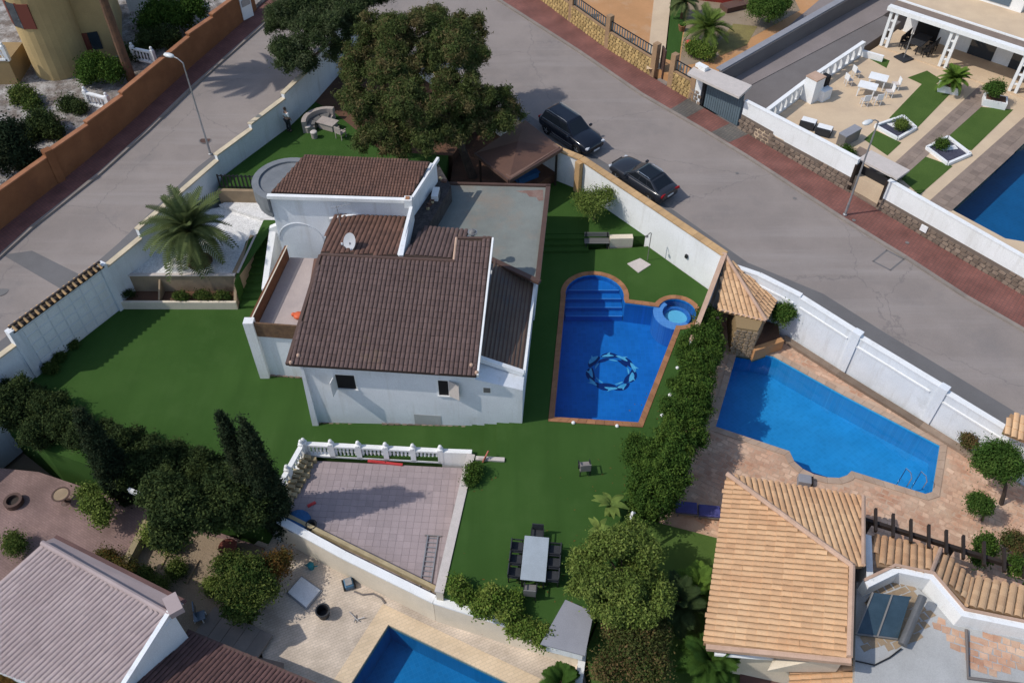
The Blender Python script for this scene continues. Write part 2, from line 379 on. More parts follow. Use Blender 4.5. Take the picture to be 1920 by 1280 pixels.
M['glass'] = mat('window_glass', (.03, .04, .05), None, rough=.06, spec=.7, fine=0)
M['bluepane'] = mat('blue_grey_pane', (.10, .14, .18), None, rough=.15, spec=.5)
M['tanstone'] = mat('tan_rendered_block', (.34, .25, .16), (.27, .2, .13), 1.2, .9, .3, 20)
M['sandslab'] = mat('sand_slab', (.42, .34, .20), (.33, .26, .15), 2, .9, .3, 20, piece=.25)
M['shedroof'] = mat('grey_shed_roof', (.27, .27, .29), (.24, .24, .26), 1.2, .7)
M['turretgrey'] = mat('grey_turret_render', (.19, .20, .21), (.15, .16, .17), 1.2, .8)
M['violet'] = mat('violet_fabric', (.07, .07, .22), (.055, .055, .17), 3, .9)
M['skin'] = mat('skin', (.42, .25, .18), None, rough=.6)
M['solar'] = mat('solar_collector', (.04, .07, .095), (.03, .055, .075), 2, .15, spec=.6)
M['tank'] = mat('tank_steel', (.15, .15, .15), (.12, .12, .12), 2, .4, metal=.3)
M['pipe'] = mat('grey_pipe', (.16, .14, .13), None, rough=.6)
M['concrete'] = mat('pale_concrete', (.42, .42, .41), (.36, .36, .35), .7, .9, .2, 20)
M['bush'] = leafmat('bush_leaf', (.040, .070, .016), (.028, .052, .012), (.10, .12, .03))
M['hedge'] = leafmat('hedge_leaf', (.038, .075, .014), (.026, .056, .011), (.07, .11, .02))
M['darkhedge'] = leafmat('dark_hedge_leaf', (.034, .050, .018), (.022, .036, .013), (.058, .078, .024))
M['cypress'] = leafmat('cypress_leaf', (.020, .032, .016), (.014, .024, .012), (.038, .046, .022))
M['pine'] = leafmat('pine_needle', (.068, .092, .027), (.044, .066, .020), (.118, .092, .042))
M['pine2'] = leafmat('back_pine_needle', (.046, .066, .024), (.030, .048, .018), (.085, .10, .05))
M['olive'] = leafmat('olive_leaf', (.092, .130, .026), (.062, .095, .020), (.150, .185, .045))
M['citrus'] = leafmat('citrus_leaf', (.040, .085, .016), (.028, .060, .012), (.075, .12, .025))
M['lime'] = leafmat('lime_leaf', (.085, .14, .022), (.060, .105, .018), (.15, .18, .04))
M['palm'] = leafmat('palm_leaf', (.085, .105, .040), (.06, .08, .03), (.14, .13, .06))
M['banana'] = leafmat('banana_leaf', (.13, .17, .04), (.08, .12, .03), (.2, .2, .07))
M['rust'] = leafmat('rust_leaf', (.16, .075, .022), (.11, .06, .018), (.06, .07, .02))
M['redleaf'] = leafmat('red_tip_leaf', (.055, .075, .020), (.038, .058, .016), (.12, .075, .035))
# ------------------------------------------------------------------ generic builders
def pieces(parent, name, meshes, mats, mats4, limit=300):
    """alike pieces: the nearest ones as objects that share meshes, the rest joined as one part"""
    off = root_loc(parent) if parent is not None else Vector((0, 0, 0))
    for me in meshes:
        if not me.materials:
            for m in (mats if isinstance(mats, (list, tuple)) else [mats]): me.materials.append(m)
    mats4 = sorted(mats4, key=lambda m: (m.translation-CAMP).length)
    for i, m in enumerate(mats4[:limit]):
        o = bpy.data.objects.new(name, meshes[i % len(meshes)]); COL.objects.link(o); o.parent = parent
        mm = m.copy(); mm.translation = m.translation-off; o.matrix_local = mm
    rest = mats4[limit:]
    if rest:
        mb = MB()
        for i, m in enumerate(rest):
            me = meshes[i % len(meshes)]
            mb.add([m @ v.co for v in me.vertices], [tuple(p.vertices) for p in me.polygons])
        mb.build(name, mats, parent, kind='stuff')

def tile_mesh(wd, ln, h, seg=4):
    mb = MB(); A = []; B = []
    for i in range(seg+1):
        t = -1+2*i/seg; x = t*wd/2; z = h*math.sqrt(max(0, 1-t*t*.92))
        A.append(Vector((x, -ln/2, z*.8-h*.22))); B.append(Vector((x, ln/2, z+h*.18)))
    mb.v = A+B; n = seg+1
    mb.f = [(i, i+1, n+i+1, n+i) for i in range(seg)]+[tuple(n+i for i in range(n))]
    mb.m = [0]*len(mb.f)
    return mb.mesh('tile')
def plane_z(poly):
    a, b, c = Vector(poly[0]), Vector(poly[1]), Vector(poly[2]); n = (b-a).cross(c-a)
    if n.z < 0: n = -n
    n.normalize(); return n, a
def flatten(poly, n, a):
    return [Vector((p[0], p[1], a.z-((p[0]-a.x)*n.x+(p[1]-a.y)*n.y)/n.z)) for p in poly]
def tile_roof(parent, poly, down, wd, ln, h, tmat, umat, thick=.14, fill=.84, limit=300, name='roof', tname='roof_tile', inset=.05):
    n, a = plane_z(poly); poly = flatten(poly, n, a)
    base = MB().slab(poly, depth=thick).build(name, umat, parent)
    d = Vector(down); d.z = -(d.x*n.x+d.y*n.y)/n.z; d.normalize(); c = d.cross(n); c.normalize()
    q = [((p-a).dot(c), (p-a).dot(d)) for p in poly]
    u0, u1 = min(x for x, y in q), max(x for x, y in q); v0, v1 = min(y for x, y in q), max(y for x, y in q)
    nu = max(1, round((u1-u0-2*inset)/wd)); wdd = (u1-u0-2*inset)/nu
    me = tile_mesh(wdd*fill, ln*1.12, h)
    ms = []
    for i in range(nu):
        u = u0+inset+(i+.5)*wdd
        hits = []
        for k in range(len(q)):
            (x1, y1), (x2, y2) = q[k-1], q[k]
            if (x1 > u) != (x2 > u): hits.append(y1+(y2-y1)*(u-x1)/(x2-x1))
        if not hits: continue
        v = max(hits)-ln*.46; lowest = min(hits)
        while v > lowest+ln*.15:
            if inpoly(u, v, q):
                p = a+c*u+d*(v+(R_.uniform(.02, .07) if R_.random() < .03 else 0))+n*(.012+R_.uniform(0, .016))
                m = Matrix((( c.x, d.x, n.x, p.x), (c.y, d.y, n.y, p.y), (c.z, d.z, n.z, p.z), (0, 0, 0, 1)))
                ms.append(m @ Matrix.Rotation(R_.uniform(-.035, .035), 4, 'Z'))
            v -= ln
    pieces(base, tname, [me], tmat, ms, limit)
    return base
def paving(parent, poly, cw, chh, rz, z, gap, th, pmat, holes=(), jit=0.0, limit=300, name='paving_slab', variants=6, rjit=0.0):
    """cut slabs laid in a grid over poly (plan), z a number or function"""
    c, s = math.cos(rz), math.sin(rz)
    rot = lambda x, y: (x*c+y*s, -x*s+y*c); inv = lambda u, v: (u*c-v*s, u*s+v*c)
    q = [rot(p[0], p[1]) for p in poly]
    meshes = []
    for k in range(variants):
        sx0, sy0 = (R_.uniform(.80, 1.05), R_.uniform(.86, 1.1)) if rjit else (1, 1); hx, hy = (cw-gap)/2*sx0, (chh-gap)/2*sy0
        j = lambda: R_.uniform(-jit, jit)
        b = [Vector((sx*hx+j(), sy*hy+j(), 0)) for sx, sy in ((-1, -1), (1, -1), (1, 1), (-1, 1))]
        meshes.append(MB().hexa([p-Vector((0, 0, th)) for p in b], b).mesh(name))
    u0, u1 = min(x for x, y in q), max(x for x, y in q); v0, v1 = min(y for x, y in q), max(y for x, y in q)
    ms = []; v = v0+chh/2; row = 0
    while v < v1:
        u = u0+cw/2-(row % 2)*cw*.5*(1 if jit else 0)
        while u < u1:
            ok = all(inpoly(*inv(u+a*cw*.42, v+b*chh*.42), poly) for a, b in ((-1, -1), (1, -1), (1, 1), (-1, 1)))
            if ok and not any(inpoly(*inv(u+a*cw*.45, v+b*chh*.45), hl) for hl in holes for a, b in ((-1, -1), (1, -1), (1, 1), (-1, 1), (0, 0))):
                x, y = inv(u, v); zz = z(x, y) if callable(z) else z
                ms.append(Matrix.Translation((x, y, zz+th*.5+R_.uniform(0, .006))) @ Matrix.Rotation(rz+R_.uniform(-rjit, rjit), 4, 'Z'))
            u += cw
        v += chh; row += 1
    R_.shuffle(ms)
    pieces(parent, name, meshes, pmat, ms, limit)
def rubble_face(parent, p0, p1, ht, wd, hh, pmat, proud=.03, side=1, limit=300, name='stone', ht1=None):
    """uneven stones on the face of a wall from p0 to p1 (base points), height ht"""
    p0, p1 = Vector(p0), Vector(p1); d = p1-p0; L = d.length; dn = d.normalized(); ht1 = ht if ht1 is None else ht1
    out = Vector((dn.y, -dn.x, 0)).normalized()*side
    meshes = []
    for k in range(8):
        hx, hz = wd*R_.uniform(.40, .52), hh*R_.uniform(.40, .5)
        pts = []
        for sx, sz in ((-1, -1), (.2, -1.1), (1, -.8), (1.05, .5), (.4, 1), (-.9, .9)): pts.append((sx*hx*R_.uniform(.88, 1), sz*hz*R_.uniform(.88, 1)))
        b = [Vector((x, 0, z_)) for x, z_ in pts]; t = [Vector((x*.88, -proud*R_.uniform(.7, 1.5), z_*.88)) for x, z_ in pts]
        mb = MB(); n_ = len(b); mb.v = b+t; mb.f = [tuple(range(n_, 2*n_))]+[(i, (i+1) % n_, n_+(i+1) % n_, n_+i) for i in range(n_)]; mb.m = [0]*len(mb.f)
        meshes.append(mb.mesh(name))
    yv = -out; zv = Vector((0, 0, 1)); xv = dn
    ms = []; row = 0; zz = hh*.5
    mx = max(ht, ht1)
    while zz < mx:
        u = wd*(.5 if row % 2 else .25)
        while u < L:
            if zz+hh*.3 < ht+(ht1-ht)*u/L:
                p = p0+dn*(u+R_.uniform(-.04, .04)*wd)+Vector((0, 0, zz))+out*.002
                ms.append(Matrix(((xv.x, yv.x, 0, p.x), (xv.y, yv.y, 0, p.y), (xv.z, 0, 1, p.z), (0, 0, 0, 1))))
            u += wd
        zz += hh; row += 1
    pieces(parent, name, meshes, pmat, ms, limit)
def wall_run(mb, pts, th, side=0.0, mi=0):
    """hexahedral wall pieces along plan points (x, y, zbottom, ztop); side shifts the wall sideways; pieces butt at the joints"""
    P_ = [Vector((p[0], p[1], 0)) for p in pts]; n = len(P_)
    nor = []
    for i in range(n):
        a = (P_[i]-P_[i-1]).normalized() if i > 0 else (P_[1]-P_[0]).normalized()
        b = (P_[i+1]-P_[i]).normalized() if i < n-1 else a
        m = (a+b).normalized(); k = max(.5, m.dot(a)); nor.append(Vector((m.y, -m.x, 0))/k)
    for i in range(n-1):
        q = []
        for (p, nn, zb, zt) in ((P_[i], nor[i], pts[i][2], pts[i][3]), (P_[i+1], nor[i+1], pts[i+1][2], pts[i+1][3])):
            for o in (side-th/2, side+th/2): q.append((p+nn*o, zb, zt))
        (a0, zb0, zt0), (a1, _, _), (b0, zb1, zt1), (b1, _, _) = q
        f = lambda p, z: Vector((p.x, p.y, z))
        mb.hexa([f(a1, zb0), f(b1, zb1), f(b0, zb1), f(a0, zb0)], [f(a1, zt0), f(b1, zt1), f(b0, zt1), f(a0, zt0)], mi)
    return mb
def struct(name, mb, m, label=None):
    o = mb.build(name, m, kind='structure')
    return o

# ------------------------------------------------------------------ the terrain
zR = lambda x, y: 0.9+0.045*(y-42)                # street on the right
zL = lambda x, y: 0.5+0.075*(y-33)                # street on the left, climbing to the corner
LOW = -5.0
V = Vector
WL = [V((-31, 21.5, 0)), V((-25.75, 30.6, 0)), V((-22.75, 35.65, 0)), V((-21.4, 38.2, 0)), V((-18.4, 44.9, 0)), V((-16.75, 47.6, 0)), V((-15.1, 50.5, 0)), V((-13.9, 53.5, 0)), V((-12.9, 56.6, 0)), V((-11.6, 60.5, 0))]
WR = [V((11.75, 36.1, 0)), V((8.3, 40.3, 0)), V((4.3, 45.1, 0)), V((3.0, 46.0, 0)), V((-4.5, 54.4, 0)), V((-10.2, 60.8, 0))]
WN2 = [V((11.75, 36.1, 0)), V((13.6, 35.1, 0)), V((15.6, 33.6, 0)), V((18.0, 31.0, 0)), V((21.4, 27.5, 0)), V((24.2, 24.6, 0)), V((30, 18.5, 0))]
on = lambda pts, f: [V((p.x, p.y, f(p.x, p.y))) for p in pts]

struct('ground', MB().slab([(-400, -200, LOW), (400, -200, LOW), (400, 600, LOW), (-400, 600, LOW)], depth=.5), M['earth'])
# right street: from the near walls to the far kerb
KR = [V((-8.5, 77.8, 0)), V((-2.6, 69.6, 0)), V((4.9, 60.3, 0)), V((9.1, 54.7, 0)), V((13.0, 50.4, 0)), V((15.3, 47.7, 0)), V((20.2, 41.5, 0)), V((23.0, 38.2, 0)), V((25.5, 35.0, 0)), V((28.3, 32.0, 0)), V((36, 23.5, 0))]
near = [WN2[6], WN2[5], WN2[4], WN2[3], WN2[2], WN2[1], WR[0], WR[1], WR[2], WR[3], WR[4], WR[5], WL[9], V((-14, 67, 0)), V((-16, 76, 0))]
struct('street', MB().slab(on(near, zR)+on(KR, zR), zb=LOW+.2), M['asphalt'])
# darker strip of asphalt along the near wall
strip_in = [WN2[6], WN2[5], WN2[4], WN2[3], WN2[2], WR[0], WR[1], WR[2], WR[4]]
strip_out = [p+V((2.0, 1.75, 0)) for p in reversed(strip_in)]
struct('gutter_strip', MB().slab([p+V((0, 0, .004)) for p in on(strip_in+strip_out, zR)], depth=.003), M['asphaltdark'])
# kerb and sidewalk on the far side
kerb_out = [p+V((.17, .15, 0)) for p in KR]
def band(inner, outer, f, up, name, m, depth=.3):
    mb = MB()
    for i in range(len(inner)-1):
        l = [inner[i], inner[i+1], outer[i+1], outer[i]]
        mb.slab([V((p.x, p.y, f(p.x, p.y)+up)) for p in l], depth=depth)
    return struct(name, mb, m)
kr = band(KR, kerb_out, zR, .13, 'kerb', M['kerb'])
OPP = [V((-5.2, 78.5, 0)), V((0.1, 71.2, 0)), V((6.6, 61.3, 0)), V((10.6, 56.3, 0)), V((14.6, 51.6, 0)), V((16.9, 48.9, 0)), V((21.8, 43.4, 0)), V((24.6, 40.0, 0)), V((27.1, 37.1, 0)), V((29.9, 34.0, 0)), V((38, 25.5, 0))]
band(kerb_out, OPP, zR, .12, 'sidewalk', M['redpave'])
# grey driveway crossing in the sidewalk before the sliding gate
for a, b in ((.10, .34), (.72, .98)):
    i0, i1 = 3, 4
    l = [kerb_out[i0].lerp(kerb_out[i1], a+.35), kerb_out[i0].lerp(kerb_out[i1], b+.35), OPP[i0].lerp(OPP[i1], b+.35), OPP[i0].lerp(OPP[i1], a+.35)]
    struct('driveway_crossing', MB().slab([V((p.x, p.y, zR(p.x, p.y)+.126)) for p in l], depth=.004), M['greypave'])
# left street
KL = UU([(560, -12), (494, 50), (363, 166), (279, 248), (190, 328), (64, 428), (0, 486), (-90, 566)], zL)
struct('street', MB().slab(on([V((-14, 67.5, 0)), WL[9]]+list(reversed(WL[:9])), zL)+list(reversed([V((p.x, p.y, p.z)) for p in KL])), zb=LOW+.2), M['asphalt'])
stl = [WL[i] for i in range(0, 9)]
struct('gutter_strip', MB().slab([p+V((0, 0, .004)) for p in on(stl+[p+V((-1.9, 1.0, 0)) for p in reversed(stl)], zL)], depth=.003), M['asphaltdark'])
KLo = [p+V((-.18, .12, 0)) for p in KL]
band(KL, KLo, zL, .13, 'kerb', M['kerb'])
OW = [p+V((-1.55, .85, 0)) for p in KL]
band(KLo, OW, zL, .12, 'sidewalk', M['redpave'])
# orange villa grounds
struct('gravel_garden', MB().slab(on(OW, lambda x, y: zL(x, y)+.4)+[V((-52, 40, 1.0)), V((-52, 85, 4)), V((-16, 85, 4.6))], zb=LOW+.3), M['villagravel'])

# ------------------------------------------------------------------ main plot
ZU, ZG, ZF, ZD = 1.7, 0.6, 0.0, -1.0
struct('lawn', MB().slab([(-27.2, 28.2, ZD), (-22.75, 35.6, ZD), (-13, 35.7, ZD), (-9.98, 27.3, ZD), (-10.35, 25.25, ZD), (-11.7, 21.2, ZD), (-23.5, 25.6, ZD)], zb=LOW+.1), M['lawn'])
struct('lawn', MB().slab([(-9.98, 27.6, ZD+.0), (-2.0, 27.0, -.45), (-2.0, 24.75, -.45), (-10.35, 25.25, ZD+.0)], zb=LOW+.1), M['lawn'])
for k in range(3):
    x0, x1 = -2.0+.62*k, -2.0+.62*(k+1)
    struct('turf_step', MB().slab([(x0, 27.0, -.45+.15*(k+.01)+.10), (x1, 27.0, -.45+.15*(k+.01)+.10), (x1, 24.7, -.45+.15*(k+.01)+.10), (x0, 24.7, -.45+.15*(k+.01)+.10)], zb=LOW+.1), M['lawn'])
# pool outline (counter-clockwise, inside edge of the coping)
POOL = [V((2.15, 26.95, 0)), V((6.35, 26.62, 0)), V((9.0, 33.1, 0))]
SPA = V((9.3, 34.45, 0)); SPR = 1.08
POOL += arc((SPA.x, SPA.y, 0), SPR, -100, 158, 18)
POOL += [V((6.45, 35.2, 0))]+arc((4.75, 35.85, 0), 1.68, -12, 185, 16)
coping = offset_loop(POOL, .30)
# the coping runs round the outside of the spa as well
front = [(-.14, 27.0), (-.14, 24.7), (-1.95, 24.55), (-3.05, 17.55), (3.1, 15.3), (5.9, 21.7), (10.0, 31.8), (11.6, 36.0), (8.25, 40.1), (7.05, 39.95), (.9, 39.45), (.6, 30), (-.14, 27.3)]
lawnhole = offset_loop(POOL, .305)
struct('lawn', MB().slab([V((x, y, ZF)) for x, y in front], zb=LOW+.1, holes=[lawnhole]), M['lawn'])
for k in range(3):                                 # steps up towards the upper lawn on the right
    y0 = 39.45+.38*k; z = .17*(k+1)
    struct('turf_step', MB().slab([(1.5, y0+.0, z), (4.6, y0+.05, z), (4.6, y0+.43, z), (1.5, y0+.38, z)], zb=LOW+.1), M['lawn'])
ZP = .55
struct('lawn', MB().slab([(1.5, 40.6, ZP), (4.6, 40.65, ZP), (4.6, 40.3, ZP), (6.9, 40.4, ZP), (8.1, 40.4, ZP), (4.25, 45.0, ZP), (2.9, 45.9, ZP), (1.2, 44.5, ZP), (1.2, 42.3, ZP)], zb=LOW+.1), M['lawn'])
struct('lawn', MB().slab([(-18.25, 44.7, ZU), (-16.7, 47.5, ZU), (-15.0, 50.4, ZU), (-13.8, 53.4, ZU), (-12.2, 56, ZU), (-4, 50, ZU), (-4.5, 40.8, ZU), (-12.8, 41.2, ZU), (-14.0, 43.3, ZU), (-18.3, 43.4, ZU)], zb=LOW+.1), M['lawn'])
struct('soil_bed', MB().slab([(-13.8, 53.4, ZU+.006), (-12.85, 56.5, ZU+.006), (-11.5, 60.4, ZU+.006), (-10.2, 60.7, ZU+.006), (-2.2, 52, ZU+.006), (-3.9, 47, ZU+.006), (-8.5, 47.5, ZU+.006), (-12.2, 52.0, ZU+.006)], zb=LOW+.1), M['soil'])
struct('soil_bed', MB().slab([(-4.1, 41.2, 1.1), (-3.9, 47, 1.1), (-2.2, 52, 1.1), (2.9, 46, 1.1), (1.15, 44.5, 1.1), (1.15, 42.2, 1.1)], zb=LOW+.1), M['soil'])
# palm bed and stairs on the left
struct('gravel_bed', MB().slab([(-22.4, 36.82, ZG), (-16.05, 36.82, ZG), (-15.0, 41.5, ZG), (-18.4, 43.0, ZG), (-19.4, 42.6, ZG), (-21.35, 38.2, ZG)], zb=LOW+.1), M['gravel'])
struct('path', MB().slab([(-18.3, 42.95, ZG+.25), (-15.05, 41.5, ZG+.25), (-13.4, 41.2, ZG+.25), (-13.0, 43.1, ZG+.25), (-18.0, 43.2, ZG+.25)], zb=LOW+.1), M['gravel'])
for k in range(10):
    y0 = 35.7+.52*k; z = ZD+.17*(k+1)
    xl = -15.85 if k < 7 else -15.85+.25*(k-6)
    struct('turf_step', MB().slab([(xl, y0, z), (-14.45, y0, z), (-14.45, y0+.53, z), (xl, y0+.53, z)], zb=LOW+.1), M['lawn'])
struct('turf_ramp', MB().slab([(-15.87, 36.0, ZG+.05), (-15.87, 39.4, ZG+.3), (-14.2, 41.1, ZG+.55), (-15.2, 41.4, ZG+.3)], zb=LOW+.1), M['lawn'])
# sunken tiled terrace
TERR = [(-10.0, 25.0), (-2.1, 24.55), (-3.3, 17.6), (-11.25, 21.5)]
zt = -1.05
tr = struct('terrace', MB().slab([(x, y, zt) for x, y in TERR], zb=LOW+.1), M['grout'])
paving(tr, TERR, .35, .35, rad(-3), zt, .014, .010, M['lavtile'], limit=300, name='floor_tile', variants=1)
# lower neighbour
ZN = -2.6
NP_ = UU([(1070, 1240), (830, 1133), (497, 1010)], ZN)
LPOOL = UU([(728, 1170), (655, 1285), (560, 1420), (900, 1500), (1060, 1330)], ZN)
LPO = LPOOL
struct('pool_deck', MB().slab([V((3.9, 15.4, ZN)), V((-3.6, 18.2, ZN)), V((-11.5, 22.3, ZN)), V((-13.2, 20.2, ZN)), V((-9.5, 13, ZN)), V((-12, 9, ZN)), V((6, 6, ZN))], zb=LOW+.1, holes=[offset_loop(LPOOL, .72)]), M['brickdeck'])
struct('pool_edging', MB().slab([p+V((0, 0, .012)) for p in offset_loop(LPOOL, .74)], depth=.3, holes=[LPOOL]), M['brickedge'])
# lower left neighbour
struct('yard', MB().slab([(-40, 27, -2.4), (-24.2, 25.2, -2.4), (-11.8, 20.9, -2.4), (-13.2, 20.2, -2.4), (-17.3, 18.9, -2.4), (-22, 14, -2.4), (-45, 14, -2.4)], zb=LOW+.1), M['mauvedeck'])
struct('dry_bed', MB().slab([(-17.6, 22.2, -2.35), (-11.9, 20.9, -2.35), (-11.4, 19.5, -2.35), (-13.6, 15.9, -2.35), (-18.4, 19.2, -2.35)], zb=LOW+.1), M['earth'])
struct('yard', MB().slab([(-13.4, 16.2, -2.55), (-9.9, 15.4, -2.55), (-9, 8, -2.55), (-26, 6, -2.55), (-26, 12, -2.55)], zb=LOW+.1), M['pathstone'])
# neighbour with the pool on the right
ZQ = -1.0
BP = UU([(1383, 657), (1450, 668), (1580, 740), (1762, 835), (1748, 922), (1735, 926), (1596, 883), (1588, 891), (1573, 896), (1550, 895), (1526, 889), (1505, 879), (1489, 865), (1480, 846), (1342, 800)], ZQ)
dk = [(9.3, 31.6), (11.6, 35.9), (15.45, 33.4), (17.85, 30.9), (21.3, 27.4), (24.0, 24.5), (30, 18.4), (30, 6), (11.5, 6), (10.2, 20.3), (6.9, 21.3), (8.2, 26.5)]
deck = struct('pool_deck', MB().slab([V((x, y, ZQ)) for x, y in dk], zb=LOW+.1, holes=[offset_loop(BP, .02)]), M['deckgrout'])
paving(deck, [p for p in dk[:7]]+[(27, 17), (15, 17), (8.4, 21.5), (8.6, 26.5)], .36, .27, rad(-32), ZQ, .04, .015, M['deckstone'], holes=[[(p.x, p.y) for p in offset_loop(BP, .36)]], jit=.05, name='paving_stone', variants=16, rjit=.16)
# narrow garden strip between the two properties
struct('garden_strip', MB().slab([(3.15, 15.2, -.7), (5.95, 21.65, -.7), (6.9, 21.28, -.7), (10.2, 20.28, -.7), (11.48, 6, -.7), (3.9, 8, -.7)], zb=LOW+.15), M['lawn2'])
# top centre villa grounds
ZC = 2.3
OPQ = [OPP[0], OPP[1], OPP[2], OPP[3], OPP[3].lerp(OPP[4], .62)]
struct('patio', MB().slab([V((p.x+.2, p.y+.2, ZC)) for p in OPQ]+[V((14.2, 55.2, ZC)), V((16.5, 57.5, ZC)), V((31, 69.6, ZC)), V((28, 85, ZC)), V((-4, 85, ZC))], zb=LOW+.3), M['orangefloor'])
# drive of the white villa
zdr = lambda x, y: 1.5+.07*(y-52)
struct('driveway', MB().slab([V((p.x, p.y, zdr(p.x, p.y))) for p in UU([(1330, 190), (1302, 150), (1385, 128), (1560, -20), (1720, -20), (1655, 30), (1392, 168)], zdr)], zb=LOW+.3), M['drive'])
struct('driveway', MB().slab([V((p.x, p.y, zdr(p.x, p.y)-.05)) for p in UU([(1330, 190), (1392, 166), (1655, 28), (1690, 40), (1625, 84), (1515, 158), (1442, 212), (1372, 250)], zdr)], zb=LOW+.3), M['drivedark'])
# white villa garden
ZV = 2.2
VG = [(16.2, 49.7), (22.0, 43.6), (27.2, 37.3), (30, 34.2), (38, 25.8), (50, 36), (42, 68), (33, 66), (27.4, 60.5), (18.6, 52.3)]
VP = UU([(1775, 388), (1885, 447), (2080, 480), (2080, 190), (1925, 245)], ZV)
struct('garden_terrace', MB().slab([V((x, y, ZV)) for x, y in VG], zb=LOW+.3, holes=[VP]), M['tanfloor'])

def clip_half(poly, o, n):
    """part of a plan polygon on the side of o towards n"""
    out = []
    for i in range(len(poly)):
        a, b = poly[i-1], poly[i]; da, db = (a-o).dot(n), (b-o).dot(n)
        if (da >= 0) != (db >= 0): out.append(a.lerp(b, da/(da-db)))
        if db >= 0: out.append(b)
    return out
# ------------------------------------------------------------------ pools
def pool(name, label, outline, zw, zb, tile, rim=None, wmat='water'):
    t = thing(name, label, 'swimming pool', outline[0])
    mb = MB(); n = len(outline)
    L = list(outline)
    ar = sum(L[i].x*L[(i+1) % n].y-L[(i+1) % n].x*L[i].y for i in range(n))
    if ar < 0: L.reverse()
    L = offset_loop(L, .003)
    z0 = L[0].z
    tri = tessellate_polygon([[V((p.x, p.y, 0)) for p in L]])
    mb.v = [V((p.x, p.y, z0-.02)) for p in L]+[V((p.x, p.y, z0+zb)) for p in L]
    for i in range(n):
        j = (i+1) % n; mb.f.append((j, i, n+i, n+j))
    for a, b, c in tri:
        A, B, C = L[a], L[b], L[c]
        up = (B.x-A.x)*(C.y-A.y)-(C.x-A.x)*(B.y-A.y)
        mb.f.append((n+a, n+b, n+c) if up > 0 else (n+a, n+c, n+b))
    mb.m = [0]*len(mb.f)
    mb.build('basin', tile, t)
    wl = [V((p.x, p.y, z0+zw)) for p in offset_loop(L, -.004)]
    wb = MB(); wb.v = wl
    for a, b, c in tri:
        A, B, C = wl[a], wl[b], wl[c]; up = (B.x-A.x)*(C.y-A.y)-(C.x-A.x)*(B.y-A.y)
        wb.f.append((a, b, c) if up > 0 else (a, c, b))
    wb.m = [0]*len(wb.f)
    wb.build('water', M[wmat], t)
    return t, L
mp, L = pool('swimming_pool', 'deep blue tiled pool with rounded step end, round spa and terracotta edge', POOL, -.10, -1.55, M['poolblue'])
# terracotta edge stones following the outline
def edge_stones(parent, outline, wd, m, z, step=.42, name='edge_stone', th=.05, gap=.012):
    out = offset_loop(outline, wd); n = len(outline); k = 0; res = []
    for i in range(n):
        j = (i+1) % n; Ln = (outline[j]-outline[i]).length; c = max(1, round(Ln/step))
        for q in range(c):
            a, b = q/c, (q+1)/c; g = gap/max(Ln, .05) if c > 1 else .02
            l = [outline[i].lerp(outline[j], a), outline[i].lerp(outline[j], b-g), out[i].lerp(out[j], b-g), out[i].lerp(out[j], a)]
            l = [V((p.x, p.y, z)) for p in l]
            res.append(MB().slab(l, depth=th).build(name, m, parent))
    return res
edge_stones(mp, POOL, .29, M['terracotta'], .03)
# steps in the rounded end
C0 = V((4.75, 35.85, 0))
for k in range(4):
    y0 = 35.25+.44*k; zz = -1.15+.27*k
    half = lambda y: math.sqrt(max(0, 1.655**2-(max(0, y-C0.y))**2))
    ys = [y0+(37.5-y0)*i/8 for i in range(9)]
    ys = [y for y in ys if half(y) > .1]
    l = [V((C0.x+half(y), y, zz)) for y in ys]+[V((C0.x-half(y), y, zz)) for y in reversed(ys)]
    st = MB().slab(l, zb=-1.54).build('pool_step', M['poolblue'], mp)
    MB().slab([V((C0.x-half(y0)+.01, y0-.012, zz+.012)), V((C0.x+half(y0)-.01, y0-.012, zz+.012)), V((C0.x+half(y0)-.01, y0+.028, zz+.012)), V((C0.x-half(y0)+.01, y0+.028, zz+.012))], depth=.05).build('step_edge', M['poolstep'], st)
# spa: ring wall, bench and pale floor
def ring(c, r0, r1, z0, z1, n=32, a0=0, a1=360):
    mb = MB()
    for i in range(n):
        t0, t1 = rad(a0+(a1-a0)*i/n), rad(a0+(a1-a0)*(i+1)/n)
        q = lambda r, t, z: V((c[0]+r*math.cos(t), c[1]+r*math.sin(t), z))
        mb.hexa([q(r0, t0, z0), q(r1, t0, z0), q(r1, t1, z0), q(r0, t1, z0)], [q(r0, t0, z1), q(r1, t0, z1), q(r1, t1, z1), q(r0, t1, z1)])
    return mb
M['spablue'] = tilegrid('spa_mosaic', (.07, .23, .55), (.06, .20, .50), (.09, .26, .56), (.2, .2), .05, .3, 0, .2, 0)
ring(SPA, .80, SPR+.25, -1.54, -.06, a0=125, a1=300).build('spa_wall', M['spablue'], mp)
ring(SPA, .64, .80, -1.53, -.34).build('spa_bench', M['spablue'], mp)
ring(SPA, .76, .82, -.40, -.355, a0=-20, a1=160).build('spa_step_edge', M['poolstep'], mp)
MB().lathe((SPA.x, SPA.y, -1.5), [(.635, 0), (.635, 1.02)], 24).build('spa_floor', M['poolpale'], mp)
